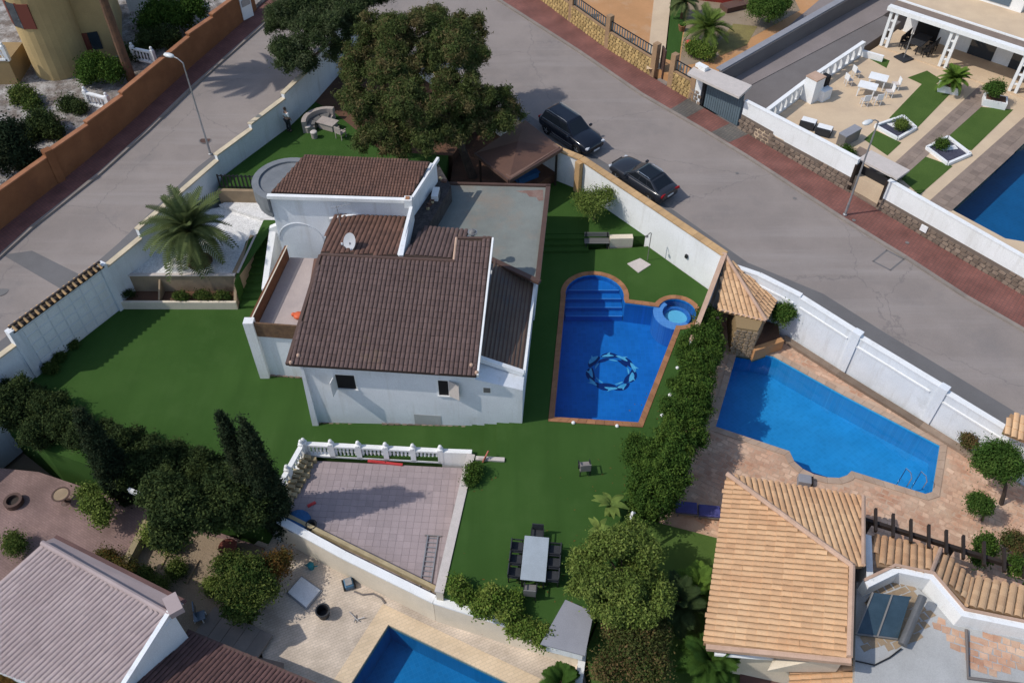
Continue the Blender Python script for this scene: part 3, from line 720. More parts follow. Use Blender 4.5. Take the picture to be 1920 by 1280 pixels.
# ring of leaping shapes laid into the floor
cm = U(1146, 697, -1.55); cm.z = -1.55
def flat(pts, z): 
    mb = MB(); mb.v = [V((p[0], p[1], z)) for p in pts]; mb.f = [tuple(range(len(pts)))]; mb.m = [0]; return mb
def crescent(c, r, a0, a1, w, n=12):
    o, i_ = [], []
    for k in range(n+1):
        t = k/n; a = rad(a0+(a1-a0)*t); ww = w*math.sin(math.pi*min(1, max(0, t*.92+.04)))**.8
        o.append((c.x+(r+ww/2)*math.cos(a), c.y+(r+ww/2)*math.sin(a))); i_.append((c.x+(r-ww/2)*math.cos(a), c.y+(r-ww/2)*math.sin(a)))
    return o, i_
def strip_mesh(o, i_, z):
    mb = MB(); n = len(o)
    mb.v = [V((p[0], p[1], z)) for p in o+i_]; mb.f = [(k+1, k, n+k, n+k+1) for k in range(n-1)]; mb.m = [0]*(n-1); return mb
for k in range(9):
    a0 = k*40+R_.uniform(-6, 6); r0 = 1.22+R_.uniform(-.10, .10)
    o, i_ = crescent(cm, r0, a0+4, a0+34+R_.uniform(-4, 6), R_.uniform(.16, .30))
    strip_mesh(o, i_, -1.538).build('mosaic_figure', M['mosaicpale'], mp)
    a = rad(a0+16); p = V((cm.x+(r0+.10)*math.cos(a), cm.y+(r0+.10)*math.sin(a), 0)); t_ = V((-math.sin(a), math.cos(a), 0)); r_ = V((math.cos(a), math.sin(a), 0))
    q = [p+t_*.14, p-t_*.08+r_*.17, p-t_*.02, p-t_*.16-r_*.12]
    flat([(v.x, v.y) for v in q], -1.532).build('mosaic_fin', M['mosaicpale'], mp)
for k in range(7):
    o, i_ = crescent(cm, 1.22, k*51.4+14, k*51.4+62, .42); strip_mesh(o, i_, -1.546).build('mosaic_navy_band', M['mosaicdark'], mp)  # navy tile crescents laid under the pale figures
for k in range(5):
    o, i_ = crescent(cm, 1.0+R_.uniform(-.08, .08), k*72+20, k*72+64, R_.uniform(.22, .34)); strip_mesh(o, i_, -1.544).build('mosaic_navy_band', M['mosaicdark'], mp)
    o, i_ = crescent(cm, .92+R_.uniform(-.06, .06), k*72-10, k*72+22, .10); strip_mesh(o, i_, -1.541).build('mosaic_figure', M['mosaicpale'], mp)
for px, py in ((1075, 793), (1157, 799), (1256, 741), (1241, 779), (1270, 690)):
    p = U(px, py, 0)
    t = thing('garden_light', 'small white ground light beside the blue pool edge', 'garden light', p, 'ground lights round the blue pool')
    MB().lathe(p, [(.09, 0), (.10, .05), (.07, .10), (.03, .12)], 10).build('lamp_cover', M['whiteplastic'], t)
for o, lb in zip([o for o in bpy.data.objects if o.name.startswith('garden_light')], ['white ground light below the left half of the blue pool', 'white ground light below the right half of the blue pool', 'white ground light against the hedge along the blue pool, middle of three', 'white ground light against the hedge, nearest the pool corner', 'white ground light against the hedge, nearest the round spa']): o['label'] = lb

lp, _ = pool('swimming_pool', 'blue pool with cream brick edge cut off by the bottom of the picture', LPOOL, -.12, -1.6, M['poolteal3'])
bq, BL = pool('swimming_pool', 'turquoise pool with slanted ends and curved step bay on the orange stone deck', BP, -.10, -1.6, M['poolteal'])
edge_stones(bq, BP, .34, M['deckedge'], ZQ+.035, .5)
# bay steps
A_, B_ = BP[6], BP[13]; nb_ = V((-(B_-A_).y, (B_-A_).x, 0)).normalized()
mid_ = BP[9]
if (mid_-A_).dot(nb_) < 0: nb_ = -nb_
bay = BP[6:14]
for k, zz in enumerate((-1.0, -.68, -.38)):
    o = A_+nb_*(.02+.30*k); l = clip_half(bay, o, nb_)
    if len(l) < 3: continue
    st = MB().slab([V((p.x, p.y, ZQ+zz)) for p in l], zb=ZQ-1.58).build('pool_step', M['poolteal'], bq)
    e = sorted(l, key=lambda p: (p-o).dot(nb_))[:2]; e0, e1 = [V((p.x, p.y, ZQ+zz+.014)) for p in e]
    MB().slab([e0, e1, e1+nb_*.09, e0+nb_*.09], depth=.03).build('step_edge', M['mosaicdark'], st)
# pool ladder
lad = thing('pool_ladder', 'chrome ladder rails at the right end of the turquoise pool', 'pool ladder', U(1712, 912, ZQ))
a, b = U(1700, 912, ZQ), U(1728, 918, ZQ)
for p in (a, b):
    q = p+V((-.1, .55, 0))
    MB().tube([p, p+V((0, 0, .75)), p+V((-.03, .2, .88)), q+V((0, 0, .75)), q+V((0, 0, -.9))], .024, 8).build('rail', M['chrome'], lad)
dp, _ = pool('swimming_pool', 'dark blue pool cut off by the right edge beside the white villa lawns', VP, -.14, -1.7, M['poolteal2'])

# ------------------------------------------------------------------ main house
H = thing('house', 'white villa with brown tiled roofs between the lawn and the blue pool', 'house', (-5.5, 32, 0))
hx = V((math.cos(rad(-4.2)), math.sin(rad(-4.2)), 0)); hy = V((-hx.y, hx.x, 0))
E0 = U(541, 680, 4.0); E1 = U(905, 705, 4.0)
wl = V((-10.05, 27.35, 0)); wr = V((-1.75, 26.72, 0))      # front wall corners
ar = V((.52, 26.55, 0)); arb = V((1.22, 34.2, 0))          # annex right wall
back = V((-9.4, 34.6, 0))
w_ = MB()
w_.hexa([V((*p.xy, -1.6)) for p in (wl, wr, V((-1.2, 34.0, 0)), V((-9.4, 32.9, 0)))], [V((*p.xy, z)) for p, z in ((wl, 3.86), (wr, 3.86), (V((-1.2, 34.0, 0)), 5.0), (V((-9.4, 32.9, 0)), 5.0))])
w_.build('front_block_wall', M['white'], H)
wa = MB().hexa([V((wr.x+.0, wr.y-.02, -1.2)), V((ar.x, ar.y, -1.2)), V((arb.x, arb.y, -1.2)), V((-1.15, 34.4, -1.2))], [V((wr.x, wr.y-.02, 3.2)), V((ar.x, ar.y, 2.58)), V((arb.x-.05, arb.y, 2.55)), V((-1.15, 34.4, 3.2))])
wa.build('annex_wall', M['white'], H)
# front plinth of rough stone
rubble_face(H, V((wl.x, wl.y-.03, -1.1)), V((wr.x+.0, wr.y-.03, -.75)), .28, .34, .16, M['stonebase'], proud=.05, name='plinth_stone', ht1=.30)
# corner buttress at the left of the front wall
MB().hexa([V((wl.x-.22, wl.y-.25, -1.6)), V((wl.x+.12, wl.y-.25, -1.6)), V((wl.x+.12, wl.y+.3, -1.6)), V((wl.x-.22, wl.y+.3, -1.6))], [V((wl.x-.1, wl.y-.07, 3.5)), V((wl.x+.05, wl.y-.07, 3.5)), V((wl.x+.05, wl.y+.3, 3.5)), V((wl.x-.1, wl.y+.3, 3.5))]).build('corner_pier', M['white'], H)
def on_front(px, py, off=0.0):
    """point on the front wall plane seen at a pixel"""
    v = V(ROT @ np.array([px-960, -(py-640), -FOC])); d = (wr-wl).normalized(); n = V((d.y, -d.x, 0))
    t = ((wl+n*off)-CAMP).dot(n)/v.dot(n); return CAMP+v*t, d, n
def front_rect(px0, py0, px1, py1, off):
    a, d, n = on_front(px0, py0); b, _, _ = on_front(px1, py1)
    return a, b, d, n
def wallbox(mb, a, b, d, n, o0, o1, mi=0):
    """box on a wall between opposite corners a, b from depth o0 to o1 outwards"""
    x0 = (a-wl).dot(d); x1 = (b-wl).dot(d); z0, z1 = min(a.z, b.z), max(a.z, b.z)
    q = lambda x, o, z: V((*(wl+d*x+n*o).xy, z))
    return mb.hexa([q(x0, o1, z0), q(x1, o1, z0), q(x1, o0, z0), q(x0, o0, z0)], [q(x0, o1, z1), q(x1, o1, z1), q(x1, o0, z1), q(x0, o0, z1)], mi)
for i, (x0, y0, x1, y1, lab) in enumerate(((628, 701, 669, 729, 'dark open window with white shutter folded out'), (821, 712, 842, 741, 'dark window half covered by a cream shutter'))):
    a, b, d, n = front_rect(x0, y0, x1, y1, 0)
    wn = wallbox(MB(), a, b, d, n, -.2, .004).build('window', M['dark'], H, label=lab)
    fr = MB()
    fa = lambda p, dx, dz: p+d*dx+V((0, 0, dz))
    wallbox(fr, fa(a, -.07, .07), fa(a, 0, 0)+V((0, 0, b.z-a.z-.0)), d, n, -.01, .03); wallbox(fr, fa(b, 0, a.z-b.z+.07), fa(b, .07, 0), d, n, -.01, .03)
    wallbox(fr, fa(a, 0, .07), fa(a, (b-a).dot(d), 0), d, n, -.01, .03); wallbox(fr, fa(a, -.07, b.z-a.z-.07), fa(b, .09, 0), d, n, -.01, .07)
    fr.build('frame', M['white2'], wn)
a, b, d, n = front_rect(628, 701, 669, 729, 0)
q = lambda x, o, z: V((*(wl+d*x+n*o).xy, z)); xa = (a-wl).dot(d); xb = (b-wl).dot(d)
for xx, nm in ((xa-.04, 'shutter'), (xb+.02, 'shutter')):
    if xx < xb: MB().hexa([q(xx, .03, b.z), q(xx-.10, .62, b.z), q(xx-.06, .62, b.z), q(xx+.04, .03, b.z)], [q(xx, .03, a.z), q(xx-.10, .62, a.z), q(xx-.06, .62, a.z), q(xx+.04, .03, a.z)]).build(nm, M['white2'], H)
a, b, d, n = front_rect(821, 712, 842, 741, 0); xb = (b-wl).dot(d)
MB().hexa([q(xb+.02, .05, b.z), q(xb+.55, .30, b.z), q(xb+.55, .26, b.z), q(xb+.02, .01, b.z)], [q(xb+.02, .05, a.z), q(xb+.55, .30, a.z), q(xb+.55, .26, a.z), q(xb+.02, .01, a.z)]).build('shutter', M['cushion'], H, label='cream shutter standing half open')
a, b, d, n = front_rect(904, 724, 922, 737, 0)
vn = wallbox(MB(), a, b, d, n, -.1, .03).build('vent', M['white2'], H)
wallbox(MB(), a+d*.06-V((0, 0, .06)), b-d*.06+V((0, 0, .06)), d, n, 0, .034).build('grille', M['steeldk'], vn)
a, b, d, n = front_rect(776, 776, 829, 803, 0)
wallbox(MB(), a, b, d, n, -.02, .012).build('wall_patch', M['concrete'], H)
# main roof: front pitch reaching back further on the right
def onroof(px, py):
    v = V(ROT @ np.array([px-960, -(py-640), -FOC])); nn = V((-.23*hy.x, -.23*hy.y, 1)); t = (E0-CAMP).dot(nn)/v.dot(nn); return CAMP+v*t
RF = [onroof(*p) for p in ((541, 682), (893, 704), (922, 447), (856, 447), (851, 490), (603, 478))]
r1 = tile_roof(H, RF, -hy, .215, .335, .048, M['roofbrown'], M['underroof'], thick=.16, limit=300, name='main_roof')
# ridge and verge caps
def capline(parent, a, b, r, m, name, n=8): return MB().tube([a, b], r, n).build(name, m, parent)
capline(H, RF[5]+V((-.05, 0, .03)), RF[4]+V((.05, 0, .03)), .085, M['ridgecap'] if 0 else M['brownmetal'], 'ridge_cap')
capline(H, RF[3]+V((0, 0, .04)), RF[4]+V((0, 0, .04)), .07, M['ridgecap'], 'verge_cap')
capline(H, RF[3]+V((0, 0, .03)), RF[2]+V((0, 0, .03)), .07, M['brownmetal'], 'ridge_cap')
MB().beam(RF[1]+V((.06, 0, -.02)), RF[2]+V((.06, 0, -.02)), .09, .22).build('verge_board', M['white2'], H)
MB().beam(RF[0]+V((-.07, 0, -.05)), RF[5]+V((-.07, 0, -.05)), .16, .2).build('verge_board', M['brownmetal'], H)
# eave tile ends and broken corner mortar
for px, py in ((560, 668), (546, 681), (884, 686), (894, 700)):
    p = onroof(px, py); MB().lathe(p+V((0, 0, .02)), [(.10, 0), (.09, .10), (.04, .15)], 8).build('corner_cap', M['ridgecap'], H)
# side eave over the balcony
SE = [onroof(577, 531)+V((0, 0, -.35)), onroof(586, 531)+V((.25, 0, -.1)), RF[5]+V((.1, -.1, -.05)), onroof(600, 478)+V((-.35, 0, -.25))]
MB().slab([SE[0], SE[1], SE[2], SE[3]], depth=.12).build('side_eave', M['roofbrown2'], H)
# rear pitches behind the ridge
zb = 4.35
RB1 = [U(601, 474, 5.28), U(746, 480, 5.28), U(766, 392, zb), U(625, 411, zb)]
tile_roof(H, RB1, hy, .24, .33, .05, M['roofbrown2'], M['underroof'], limit=120, name='rear_roof')
RB2 = [U(756, 480, 5.25), U(846, 487, 5.25), U(880, 432, 4.45), U(795, 425, 4.45)]
tile_roof(H, RB2, hy, .24, .33, .05, M['roofbrown'], M['underroof'], limit=120, name='rear_roof')
MB().hexa([V((*p.xy, 2.0)) for p in (RB2[0]-hy*.6, RB2[1]-hy*.6, RB2[2], RB2[3])], [V((*p.xy, 4.15)) for p in (RB2[0]-hy*.6, RB2[1]-hy*.6, RB2[2]-hy*.1, RB2[3]-hy*.1)]).build('rear_block_wall', M['white'], H)
MB().hexa([V((*p.xy, 2.0)) for p in (RB1[0]-hy*.6, RB1[1]-hy*.6, RB1[2], RB1[3])], [V((*p.xy, 4.1)) for p in (RB1[0]-hy*.6, RB1[1]-hy*.6, RB1[2]-hy*.1, RB1[3]-hy*.1)]).build('rear_block_wall', M['white'], H)
# roof vent
v_ = thing('roof_vent', 'small wire roof vent at the top of the main roof', 'vent', U(886, 436, 5.5)); p = U(886, 436, 5.5)
MB().lathe(p+V((0, 0, -.5)), [(.10, 0), (.10, .5)], 10).build('pipe', M['steel'], v_)
ring((p.x, p.y), .20, .25, p.z, p.z+.05, 14).build('cap_ring', M['steel'], v_); MB().lathe(p+V((0, 0, .06)), [(.2, 0), (.14, .08), (.03, .12)], 12).build('cap', M['steeldk'], v_)
# annex lean-to roof of ribbed sheets
AR = [U(897, 668, 3.45), U(979, 696, 2.75), U(1001, 527, 2.75), U(926, 488, 3.45)]
n_, a_ = plane_z(AR); AR = flatten(AR, n_, a_)
an = MB().slab(AR, depth=.1).build('annex_roof', mat('brown_sheet_roof', (.175, .125, .09), (.13, .09, .065), .8, .6, .1, 20, stain=((.10, .09, .085), .6, .5, .7)), H)
for k in range(11):
    t0 = (k+.5)/11; a = AR[0].lerp(AR[1], t0); b = AR[3].lerp(AR[2], t0)
    MB().beam(a+n_*.02, b+n_*.02, .045, .05).build('seam', M['brownmetal'], an)
MB().beam(AR[0]+V((0, -.12, .0)), AR[1]+V((.06, -.12, .0)), .22, .26).build('annex_parapet', M['white2'], H)
MB().beam(AR[1]+V((.09, -.15, -.02)), AR[2]+V((.09, .1, -.02)), .13, .2).build('annex_parapet', M['white2'], H)
# flat roof
FR = [U(822, 345, 3.3), U(1032, 350, 3.3), U(1012, 530, 3.3), U(921, 489, 3.3), V((-2.6, 36.6, 3.3)), V((-4.6, 37.0, 3.3))]
MB().slab(FR, zb=3.16).build('flat_roof', M['flatroof'], H)
FRB = offset_loop(FR, -.25)
MB().slab([V((*p.xy, 3.15)) for p in FRB], zb=-.6).build('rear_wing_wall', M['white'], H)
for i, (a, b) in enumerate(((FR[0], FR[1]), (FR[1]+V((-.13, 0, 0)), FR[2]+V((-.13, 0, 0))))):
    MB().beam(a+V((0, 0, .05)), b+V((0, 0, .05)), .26 if i else .18, .14).build('roof_edge', M['brownmetal'], H)
a, b = FR[3], FR[2]
st = MB().beam(a+V((0, 0, .10)), b+V((0, 0, .02)), .3, .14).build('edge_tiles', M['brownmetal'], H)
c = U(1005, 362, 3.3)
MB().slab([c+V((-1.2, .2, .006)), c+V((-.9, .05, .006)), c+V((-.55, -.05, .006)), c+V((-.4, -.35, .006)), c+V((0, -.4, .006)), c+V((.15, -.75, .006)), c+V((.42, -.7, .006)), c+V((.42, .3, .006))], depth=.004).build('rust_stain', mat('rust_stain', (.19, .105, .085), (.24, .17, .14), 1.6, .9, fine=.2), H)
for k in range(9):
    p = FR[0].lerp(FR[1], .04+.045*k*2.2 if k < 9 else 1); 
# upper block
ZT = 5.75
ub = [U(503, 366, ZT), U(768, 374, ZT), U(818, 300, ZT+.1), U(572, 288, ZT+.35)]
F0, F1 = V((*ub[0].xy, 0)), V((*ub[1].xy, 0)); B1, B0 = V((*ub[2].xy, 0)), V((*ub[3].xy, 0))
MB().hexa([V((*p.xy, 0)) for p in (F0+hy*.05, F1+hy*.05, B1, B0)], [V((*p.xy, z)) for p, z in ((F0+hy*.05, ZT-.12), (F1+hy*.05, ZT-.12), (B1, ZT-.12), (B0, ZT+.1))]).build('upper_block_wall', M['white'], H)
RU = [U(508, 360, ZT+.02), U(768, 371, ZT+.02), U(806, 303, ZT+.42), U(572, 290, ZT+.42)]
tile_roof(H, RU, -hy, .165, .21, .035, M['roofbrown2'], M['underroof'], limit=300, name='upper_roof')
MB().beam(ub[0]+V((-.03, -.10, .0)), ub[1]+V((.03, -.10, .0)), .24, .20).build('parapet', M['white2'], H)
MB().beam(ub[1]+V((.10, -.1, .02)), ub[2]+V((.10, .1, .02)), .14, .22).build('parapet', M['white2'], H)
p = ub[1]+V((-.05, -.12, 0))
MB().box(p+V((0, -.1, .0)), (.42, .42, .5)).build('chimney', M['white2'], H); MB().box(p+V((-.02, -.1, .27)), (.22, .22, .06)).build('chimney_cap', M['terracotta'], H)
# low parapet running from the upper block to the ridge
MB().hexa([V((*p.xy, 3)) for p in (U(744, 480, 5.2), U(750, 480, 5.2), U(774, 386, 5.2), U(768, 386, 5.2))], [U(744, 480, 5.25), U(750, 480, 5.25), U(774, 386, 5.6), U(768, 386, 5.6)]).build('parapet', M['white2'], H)
MB().hexa([V((*p.xy, 3)) for p in (F1+hy*-.0, F1+V((.16, 0, 0)), V((*U(756, 480, 5.25).xy, 0)), V((*U(748, 480, 5.25).xy, 0)))][::-1], [V((*p.xy, z)) for p, z in ((F1, 5.5), (F1+V((.16, 0, 0)), 5.5), (V((*U(756, 480, 5.25).xy, 0)), 5.3), (V((*U(748, 480, 5.25).xy, 0)), 5.3))][::-1]).build('side_wall', M['white'], H)
MB().beam(U(618, 412, 4.5), U(757, 389, 4.55), .16, .22).build('wall_flashing', M['white2'], H)
# bull-nosed stair turret at the left of the upper block
cc = (F0+B0)/2; rr = (B0-F0).length/2+.05; ang = math.degrees(math.atan2((B0-F0).y, (B0-F0).x))
tw = arc((cc.x, cc.y, 0), rr, ang, ang+180, 18)
MB().slab([V((p.x, p.y, ZT-.25)) for p in tw], zb=ZT-1.5).build('turret_wall', M['turretgrey'], H)
rim = MB()
for i in range(18):
    o0, o1 = cc+(tw[i]-cc)*1.06, cc+(tw[i+1]-cc)*1.06; i0, i1 = cc+(tw[i]-cc)*.86, cc+(tw[i+1]-cc)*.86
    rim.hexa([V((*p.xy, ZT-1.0)) for p in (i0, o0, o1, i1)], [V((*p.xy, ZT-.14)) for p in (i0, o0, o1, i1)])
rim.build('turret_rim', M['turretgrey'], H)
r2 = MB()
for i in range(18):
    o0, o1 = cc+(tw[i]-cc)*.97, cc+(tw[i+1]-cc)*.97; i0, i1 = cc+(tw[i]-cc)*.93, cc+(tw[i+1]-cc)*.93
    r2.hexa([V((*p.xy, ZT-.2)) for p in (i0, o0, o1, i1)], [V((*p.xy, ZT-.145)) for p in (i0, o0, o1, i1)])
r2.build('gutter', M['anthracite'], H)
# thin arch line of short bars on the upper front wall
ca = U(562, 470, 2.4); fr_d = (F1-F0).normalized(); fn = V((fr_d.y, -fr_d.x, 0)); base = F0+hy*.05
t = (V((ca.x, ca.y, 0))-base).dot(fr_d); c0 = base+fr_d*t
pts = [c0+fn*.02+fr_d*(1.25*math.cos(rad(a)))+V((0, 0, 2.6+1.25*math.sin(rad(a)))) for a in range(0, 181, 12)]
ah = MB()
for i in range(len(pts)-1): ah.beam(pts[i], pts[i+1], .04, .035)
ah.build('arch_line', M['white'], H)
# balcony
bf = [V((*U(487, 602, 2.5).xy, 0)), V((*U(548, 484, 2.5).xy, 0))]
BZ = 2.3
A0, A1 = V((-13.25, 30.55, 0)), V((-12.45, 36.4, 0))
B0_, B1_ = V((-9.7, 30.2, 0)), V((-9.2, 36.2, 0))
MB().hexa([V((*p.xy, BZ-.25)) for p in (A0, B0_, B1_, A1)], [V((*p.xy, BZ)) for p in (A0, B0_, B1_, A1)]).build('balcony_floor', M['balctile'], H)
MB().hexa([V((*p.xy, -1.6)) for p in (A0+V((.02, .02, 0)), B0_+V((0, .02, 0)), B1_, A1+V((.02, 0, 0)))], [V((*p.xy, BZ-.252)) for p in (A0+V((.02, .02, 0)), B0_+V((0, .02, 0)), B1_, A1+V((.02, 0, 0)))]).build('balcony_base_wall', M['white'], H)
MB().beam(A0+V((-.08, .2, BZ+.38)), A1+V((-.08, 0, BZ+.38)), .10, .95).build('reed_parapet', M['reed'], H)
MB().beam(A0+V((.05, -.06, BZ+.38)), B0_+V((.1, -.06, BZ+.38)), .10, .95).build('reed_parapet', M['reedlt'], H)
MB().beam(A0+V((.02, .2, BZ+.87)), A1+V((.02, 0, BZ+.87)), .06, .03).build('parapet_rail', M['creamwall'], H)
MB().box(A0+V((-.08, -.02, BZ-1.5)), (.5, .45, 4.9)).build('corner_post', M['white2'], H)
rubble_face(H, A0+V((.25, -.03, -1.05)), V((-10.3, 30.27, -1.05)), .2, .34, .16, M['stonebase'], proud=.05, name='plinth_stone')
# stair-side fin wall
MB().hexa([V((-14.35, 35.9, -1.2)), V((-14.05, 35.9, -1.2)), V((-13.75, 39.3, -1.2)), V((-14.15, 39.3, -1.2))], [V((-14.35, 35.9, .35)), V((-14.05, 35.9, .35)), V((-13.75, 39.3, 2.2)), V((-14.15, 39.3, 2.2))]).build('stair_wall', M['white2'], H)
MB().hexa([V((-14.15, 39.0, -1.2)), V((-12.9, 38.8, -1.2)), V((-12.9, 39.2, -1.2)), V((-14.15, 39.3, -1.2))], [V((-14.15, 39.0, 2.2)), V((-12.9, 38.8, 2.9)), V((-12.9, 39.2, 2.9)), V((-14.15, 39.3, 2.2))]).build('stair_wall', M['white2'], H)
# dark ledge roof between the upper block and the flat roof
lg = UU([(758, 474), (776, 390), (822, 308), (846, 350), (806, 418)], 4.35)
MB().slab(lg, zb=3.1).build('ledge_roof', mat('dark_ledge', (.07, .062, .06), (.045, .04, .04), 2.5, .95, .6, 12, fine=.4, fscale=8), H)
for k in range(9):
    p = lg[0].lerp(lg[2], R_.uniform(.25, .95)).lerp(lg[3], R_.uniform(.1, .6)); MB().box(p+V((0, 0, .06)), (R_.uniform(.1, .3), R_.uniform(.1, .25), .12), R_.uniform(0, 3)).build('loose_tile', M['roofbrown2'] if k % 3 else M['sandslab'], H)
# air conditioner on the upper block
p = B1.lerp(F1, .40)+V((.45, 0, 4.4)); ac = thing('air_conditioner', 'white air conditioner box on the right wall of the upper house block', 'air conditioner', p)
MB().box(p, (.38, .85, .62), rad(-4), 0).build('casing', M['whiteplastic'], ac, bevel=.02)
MB().box(p+V((.22, 0, -.0)), (.02, .55, .5), rad(-4)).build('fan_grille', M['steeldk'], ac)
# satellite dish and aerial
p = U(658, 470, 4.95); sd = thing('satellite_dish', 'pale grey satellite dish on the rear roof pitch', 'satellite dish', p)
MB().tube([p, p+V((0, 0, .55))], .03).build('mast', M['steel'], sd)
dm = MB(); dirv = V((-.55, -.65, .52)).normalized(); u_ = dirv.cross(V((0, 0, 1))).normalized(); v2 = u_.cross(dirv)
cen = p+V((0, 0, .6)); n0 = 20
dm.v = [cen-dirv*.1]+[cen+(u_*math.cos(2*math.pi*k/n0)*.42+v2*math.sin(2*math.pi*k/n0)*.48)*f-dirv*(.1*(1-f*f)) for f in (.5, 1) for k in range(n0)]
for k in range(n0):
    k2 = (k+1) % n0; dm.f += [(0, 1+k, 1+k2), (1+k, 1+n0+k, 1+n0+k2, 1+k2)]
dm.m = [0]*len(dm.f); dm.build('reflector', mat('dish_grey', (.42, .43, .45), None, rough=.5), sd, smooth=True)
MB().tube([cen-v2*.45, cen+dirv*.5-v2*.1], .015).build('feed_arm', M['steel'], sd); MB().box(cen+dirv*.5-v2*.1, (.08, .08, .1)).build('receiver', M['whiteplastic'], sd)
p = U(640, 430, 4.6); an_ = thing('aerial', 'thin metal aerial on the edge of the rear roof', 'aerial', p)
MB().tube([p, p+V((-.05, .1, 1.5))], .02).build('mast', M['steel'], an_)
for k in range(6): MB().tube([p+V((-.05+.16*k-.3, .05, 1.3+.03*k)), p+V((-.05+.16*k-.25, .4, 1.35+.03*k))], .01, 5).build('element', M['steel'], an_)
MB().tube([p+V((-.4, .2, 1.3)), p+V((.65, .25, 1.5))], .013, 5).build('boom', M['steel'], an_)
# orange and white toy on the balcony
p = U(560, 594, BZ); ty = thing('beach_toy', 'small orange inflatable toy on the balcony floor', 'toy', p)
MB().lathe(p, [(.12, 0), (.26, .06), (.26, .16), (.1, .2)], 10).build('body', M['orangeplastic'], ty, smooth=True); MB().lathe(p+V((-.28, .1, 0)), [(.05, 0), (.12, .05), (.10, .14), (.04, .18)], 8).build('head', M['orangeplastic'], ty, smooth=True)
# ------------------------------------------------------------------ walls of the main plot
lw = thing('garden_wall', 'long white stepped garden wall with cream coping beside the left street', 'wall', WL[1])
segs = [(WL[0], WL[1], 1.55, 1.45), (WL[2], WL[3], 2.05, 2.12), (WL[3], WL[4], 2.75, 2.75), (WL[4], WL[5], 3.15, 3.25), (WL[5], WL[6], 3.62, 3.7), (WL[6], WL[7], 4.05, 4.1), (WL[7], WL[8], 4.45, 4.5), (WL[8], WL[9], 4.9, 4.95)]
for a, b, z0, z1 in segs:
    wall_run(MB(), [(a.x, a.y, LOW+.3, z0), (b.x, b.y, LOW+.3, z1)], .22).build('wall_panel', M['white'], lw)
    wall_run(MB(), [(a.x, a.y, z0, z0+.09), (b.x, b.y, z1, z1+.09)], .34).build('coping', M['cream'] if a.y < 53 else M['shedroof'], lw)
gl = thing('garden_gate', 'white panelled sliding gate under a small tiled roof in the left wall', 'gate', WL[1])
a, b = WL[1], WL[2]; d = (b-a).normalized(); n = V((d.y, -d.x, 0)); Lg = (b-a).length
rows, cols = 5, 7
MB().hexa([V((*p.xy, -1.15)) for p in (a-n*.02, a+n*.04, b+n*.04, b-n*.02)][::-1], [V((*p.xy, 2.25)) for p in (a-n*.02, a+n*.04, b+n*.04, b-n*.02)][::-1]).build('gate_leaf', M['white'], gl)
for r in range(rows):
    for c in range(cols):
        p0 = a+d*(Lg*(.08+.88*c/cols)+.04)+n*.05; p1 = a+d*(Lg*(.08+.88*(c+1)/cols)-.04)+n*.05; z0 = -.85+.6*r
        wall_run(MB(), [(p0.x, p0.y, z0, z0+.5), (p1.x, p1.y, z0, z0+.5)], .05).build('panel', M['white2'], gl)
for t in (0, 1):
    p = a.lerp(b, t); MB().box((p.x, p.y, .6), (.4, .4, 3.7), math.atan2(d.y, d.x)).build('gate_pier', M['white'], gl)
nn = 17
gm = MB()
for k in range(nn):
    for s_ in (-1, 1):
        p = a+d*(Lg*(k+.5)/nn); MB().tube([V((*p.xy, 2.58))+n*s_*.02, V((*p.xy, 2.40))+n*s_*.30], .075, 8).build('roof_tile', M['rooforange'] if 0 else M['ochre'], gl)
MB().beam(V((*a.xy, 2.60)), V((*b.xy, 2.60)), .12, .10).build('ridge', M['dkwood'], gl)
MB().beam(V((*a.xy, 2.34)), V((*b.xy, 2.34)), .5, .08).build('roof_board', M['dkwood'], gl)
# ochre-coped wall along the right street
rw = thing('garden_wall', 'white garden wall with ochre coping between the blue pool and the street', 'wall', WR[0])
for i, (a, b) in enumerate(zip(WR[:-1], WR[1:])):
    wall_run(MB(), [(a.x, a.y, LOW+.3, 2.82), (b.x, b.y, LOW+.3, 2.82)], .22).build('wall_panel', M['white2'], rw)
    L_ = (b-a).length; k = max(1, round(L_/.55))
    for q in range(k):
        p0, p1 = a.lerp(b, q/k), a.lerp(b, (q+1)/k-.012/L_)
        wall_run(MB(), [(p0.x, p0.y, 2.82, 2.92), (p1.x, p1.y, 2.82, 2.92)], .46, .02).build('coping_stone', M['ochre'], rw)
p = WR[2]+V((.1, -.25, 0)); MB().box((p.x-.25, p.y-.05, 1.2), (.42, .3, 3.2), rad(-50)).build('pillar', M['ochre'], rw)
for px, py in ((1148, 358), (1288, 480)):
    a, b = WR[0], WR[2]
    v = V(ROT @ np.array([px-960, -(py-640), -FOC])); d = (V((*b.xy, 0))-V((*a.xy, 0))).normalized(); n = V((-d.y, d.x, 0)); n = n if n.y < 0 else -n
    t = ((a-CAMP)+n*.12).dot(n)/v.dot(n); p = CAMP+v*t
    MB().box(p+n*.05, (.16, .12, .22), math.atan2(d.y, d.x)).build('wall_lamp', M['black'], rw)
# garden shower against that wall
p = U(1212, 488, 0)+V((.05, .0, 0)); sh = thing('garden_shower', 'thin steel outdoor shower standing at the white wall by the pool', 'shower', p)
MB().tube([p, p+V((0, 0, 2.1)), p+V((-.1, -.1, 2.2)), p+V((-.3, -.3, 2.15))], .025).build('pipe', M['steeldk'], sh); MB().lathe(p+V((-.3, -.3, 2.08)), [(.1, 0), (.1, .03)], 10).build('shower_head', M['steeldk'], sh)
p = U(1198, 497, 0); ss = thing('paving_slab', 'cream square slab lying on the lawn under the garden shower', 'slab', p)
MB().slab([V((*q.xy, .05)) for q in UU([(1176, 495), (1200, 485), (1220, 497), (1197, 512)], 0)], depth=.05).build('slab', M['cushion'], ss)
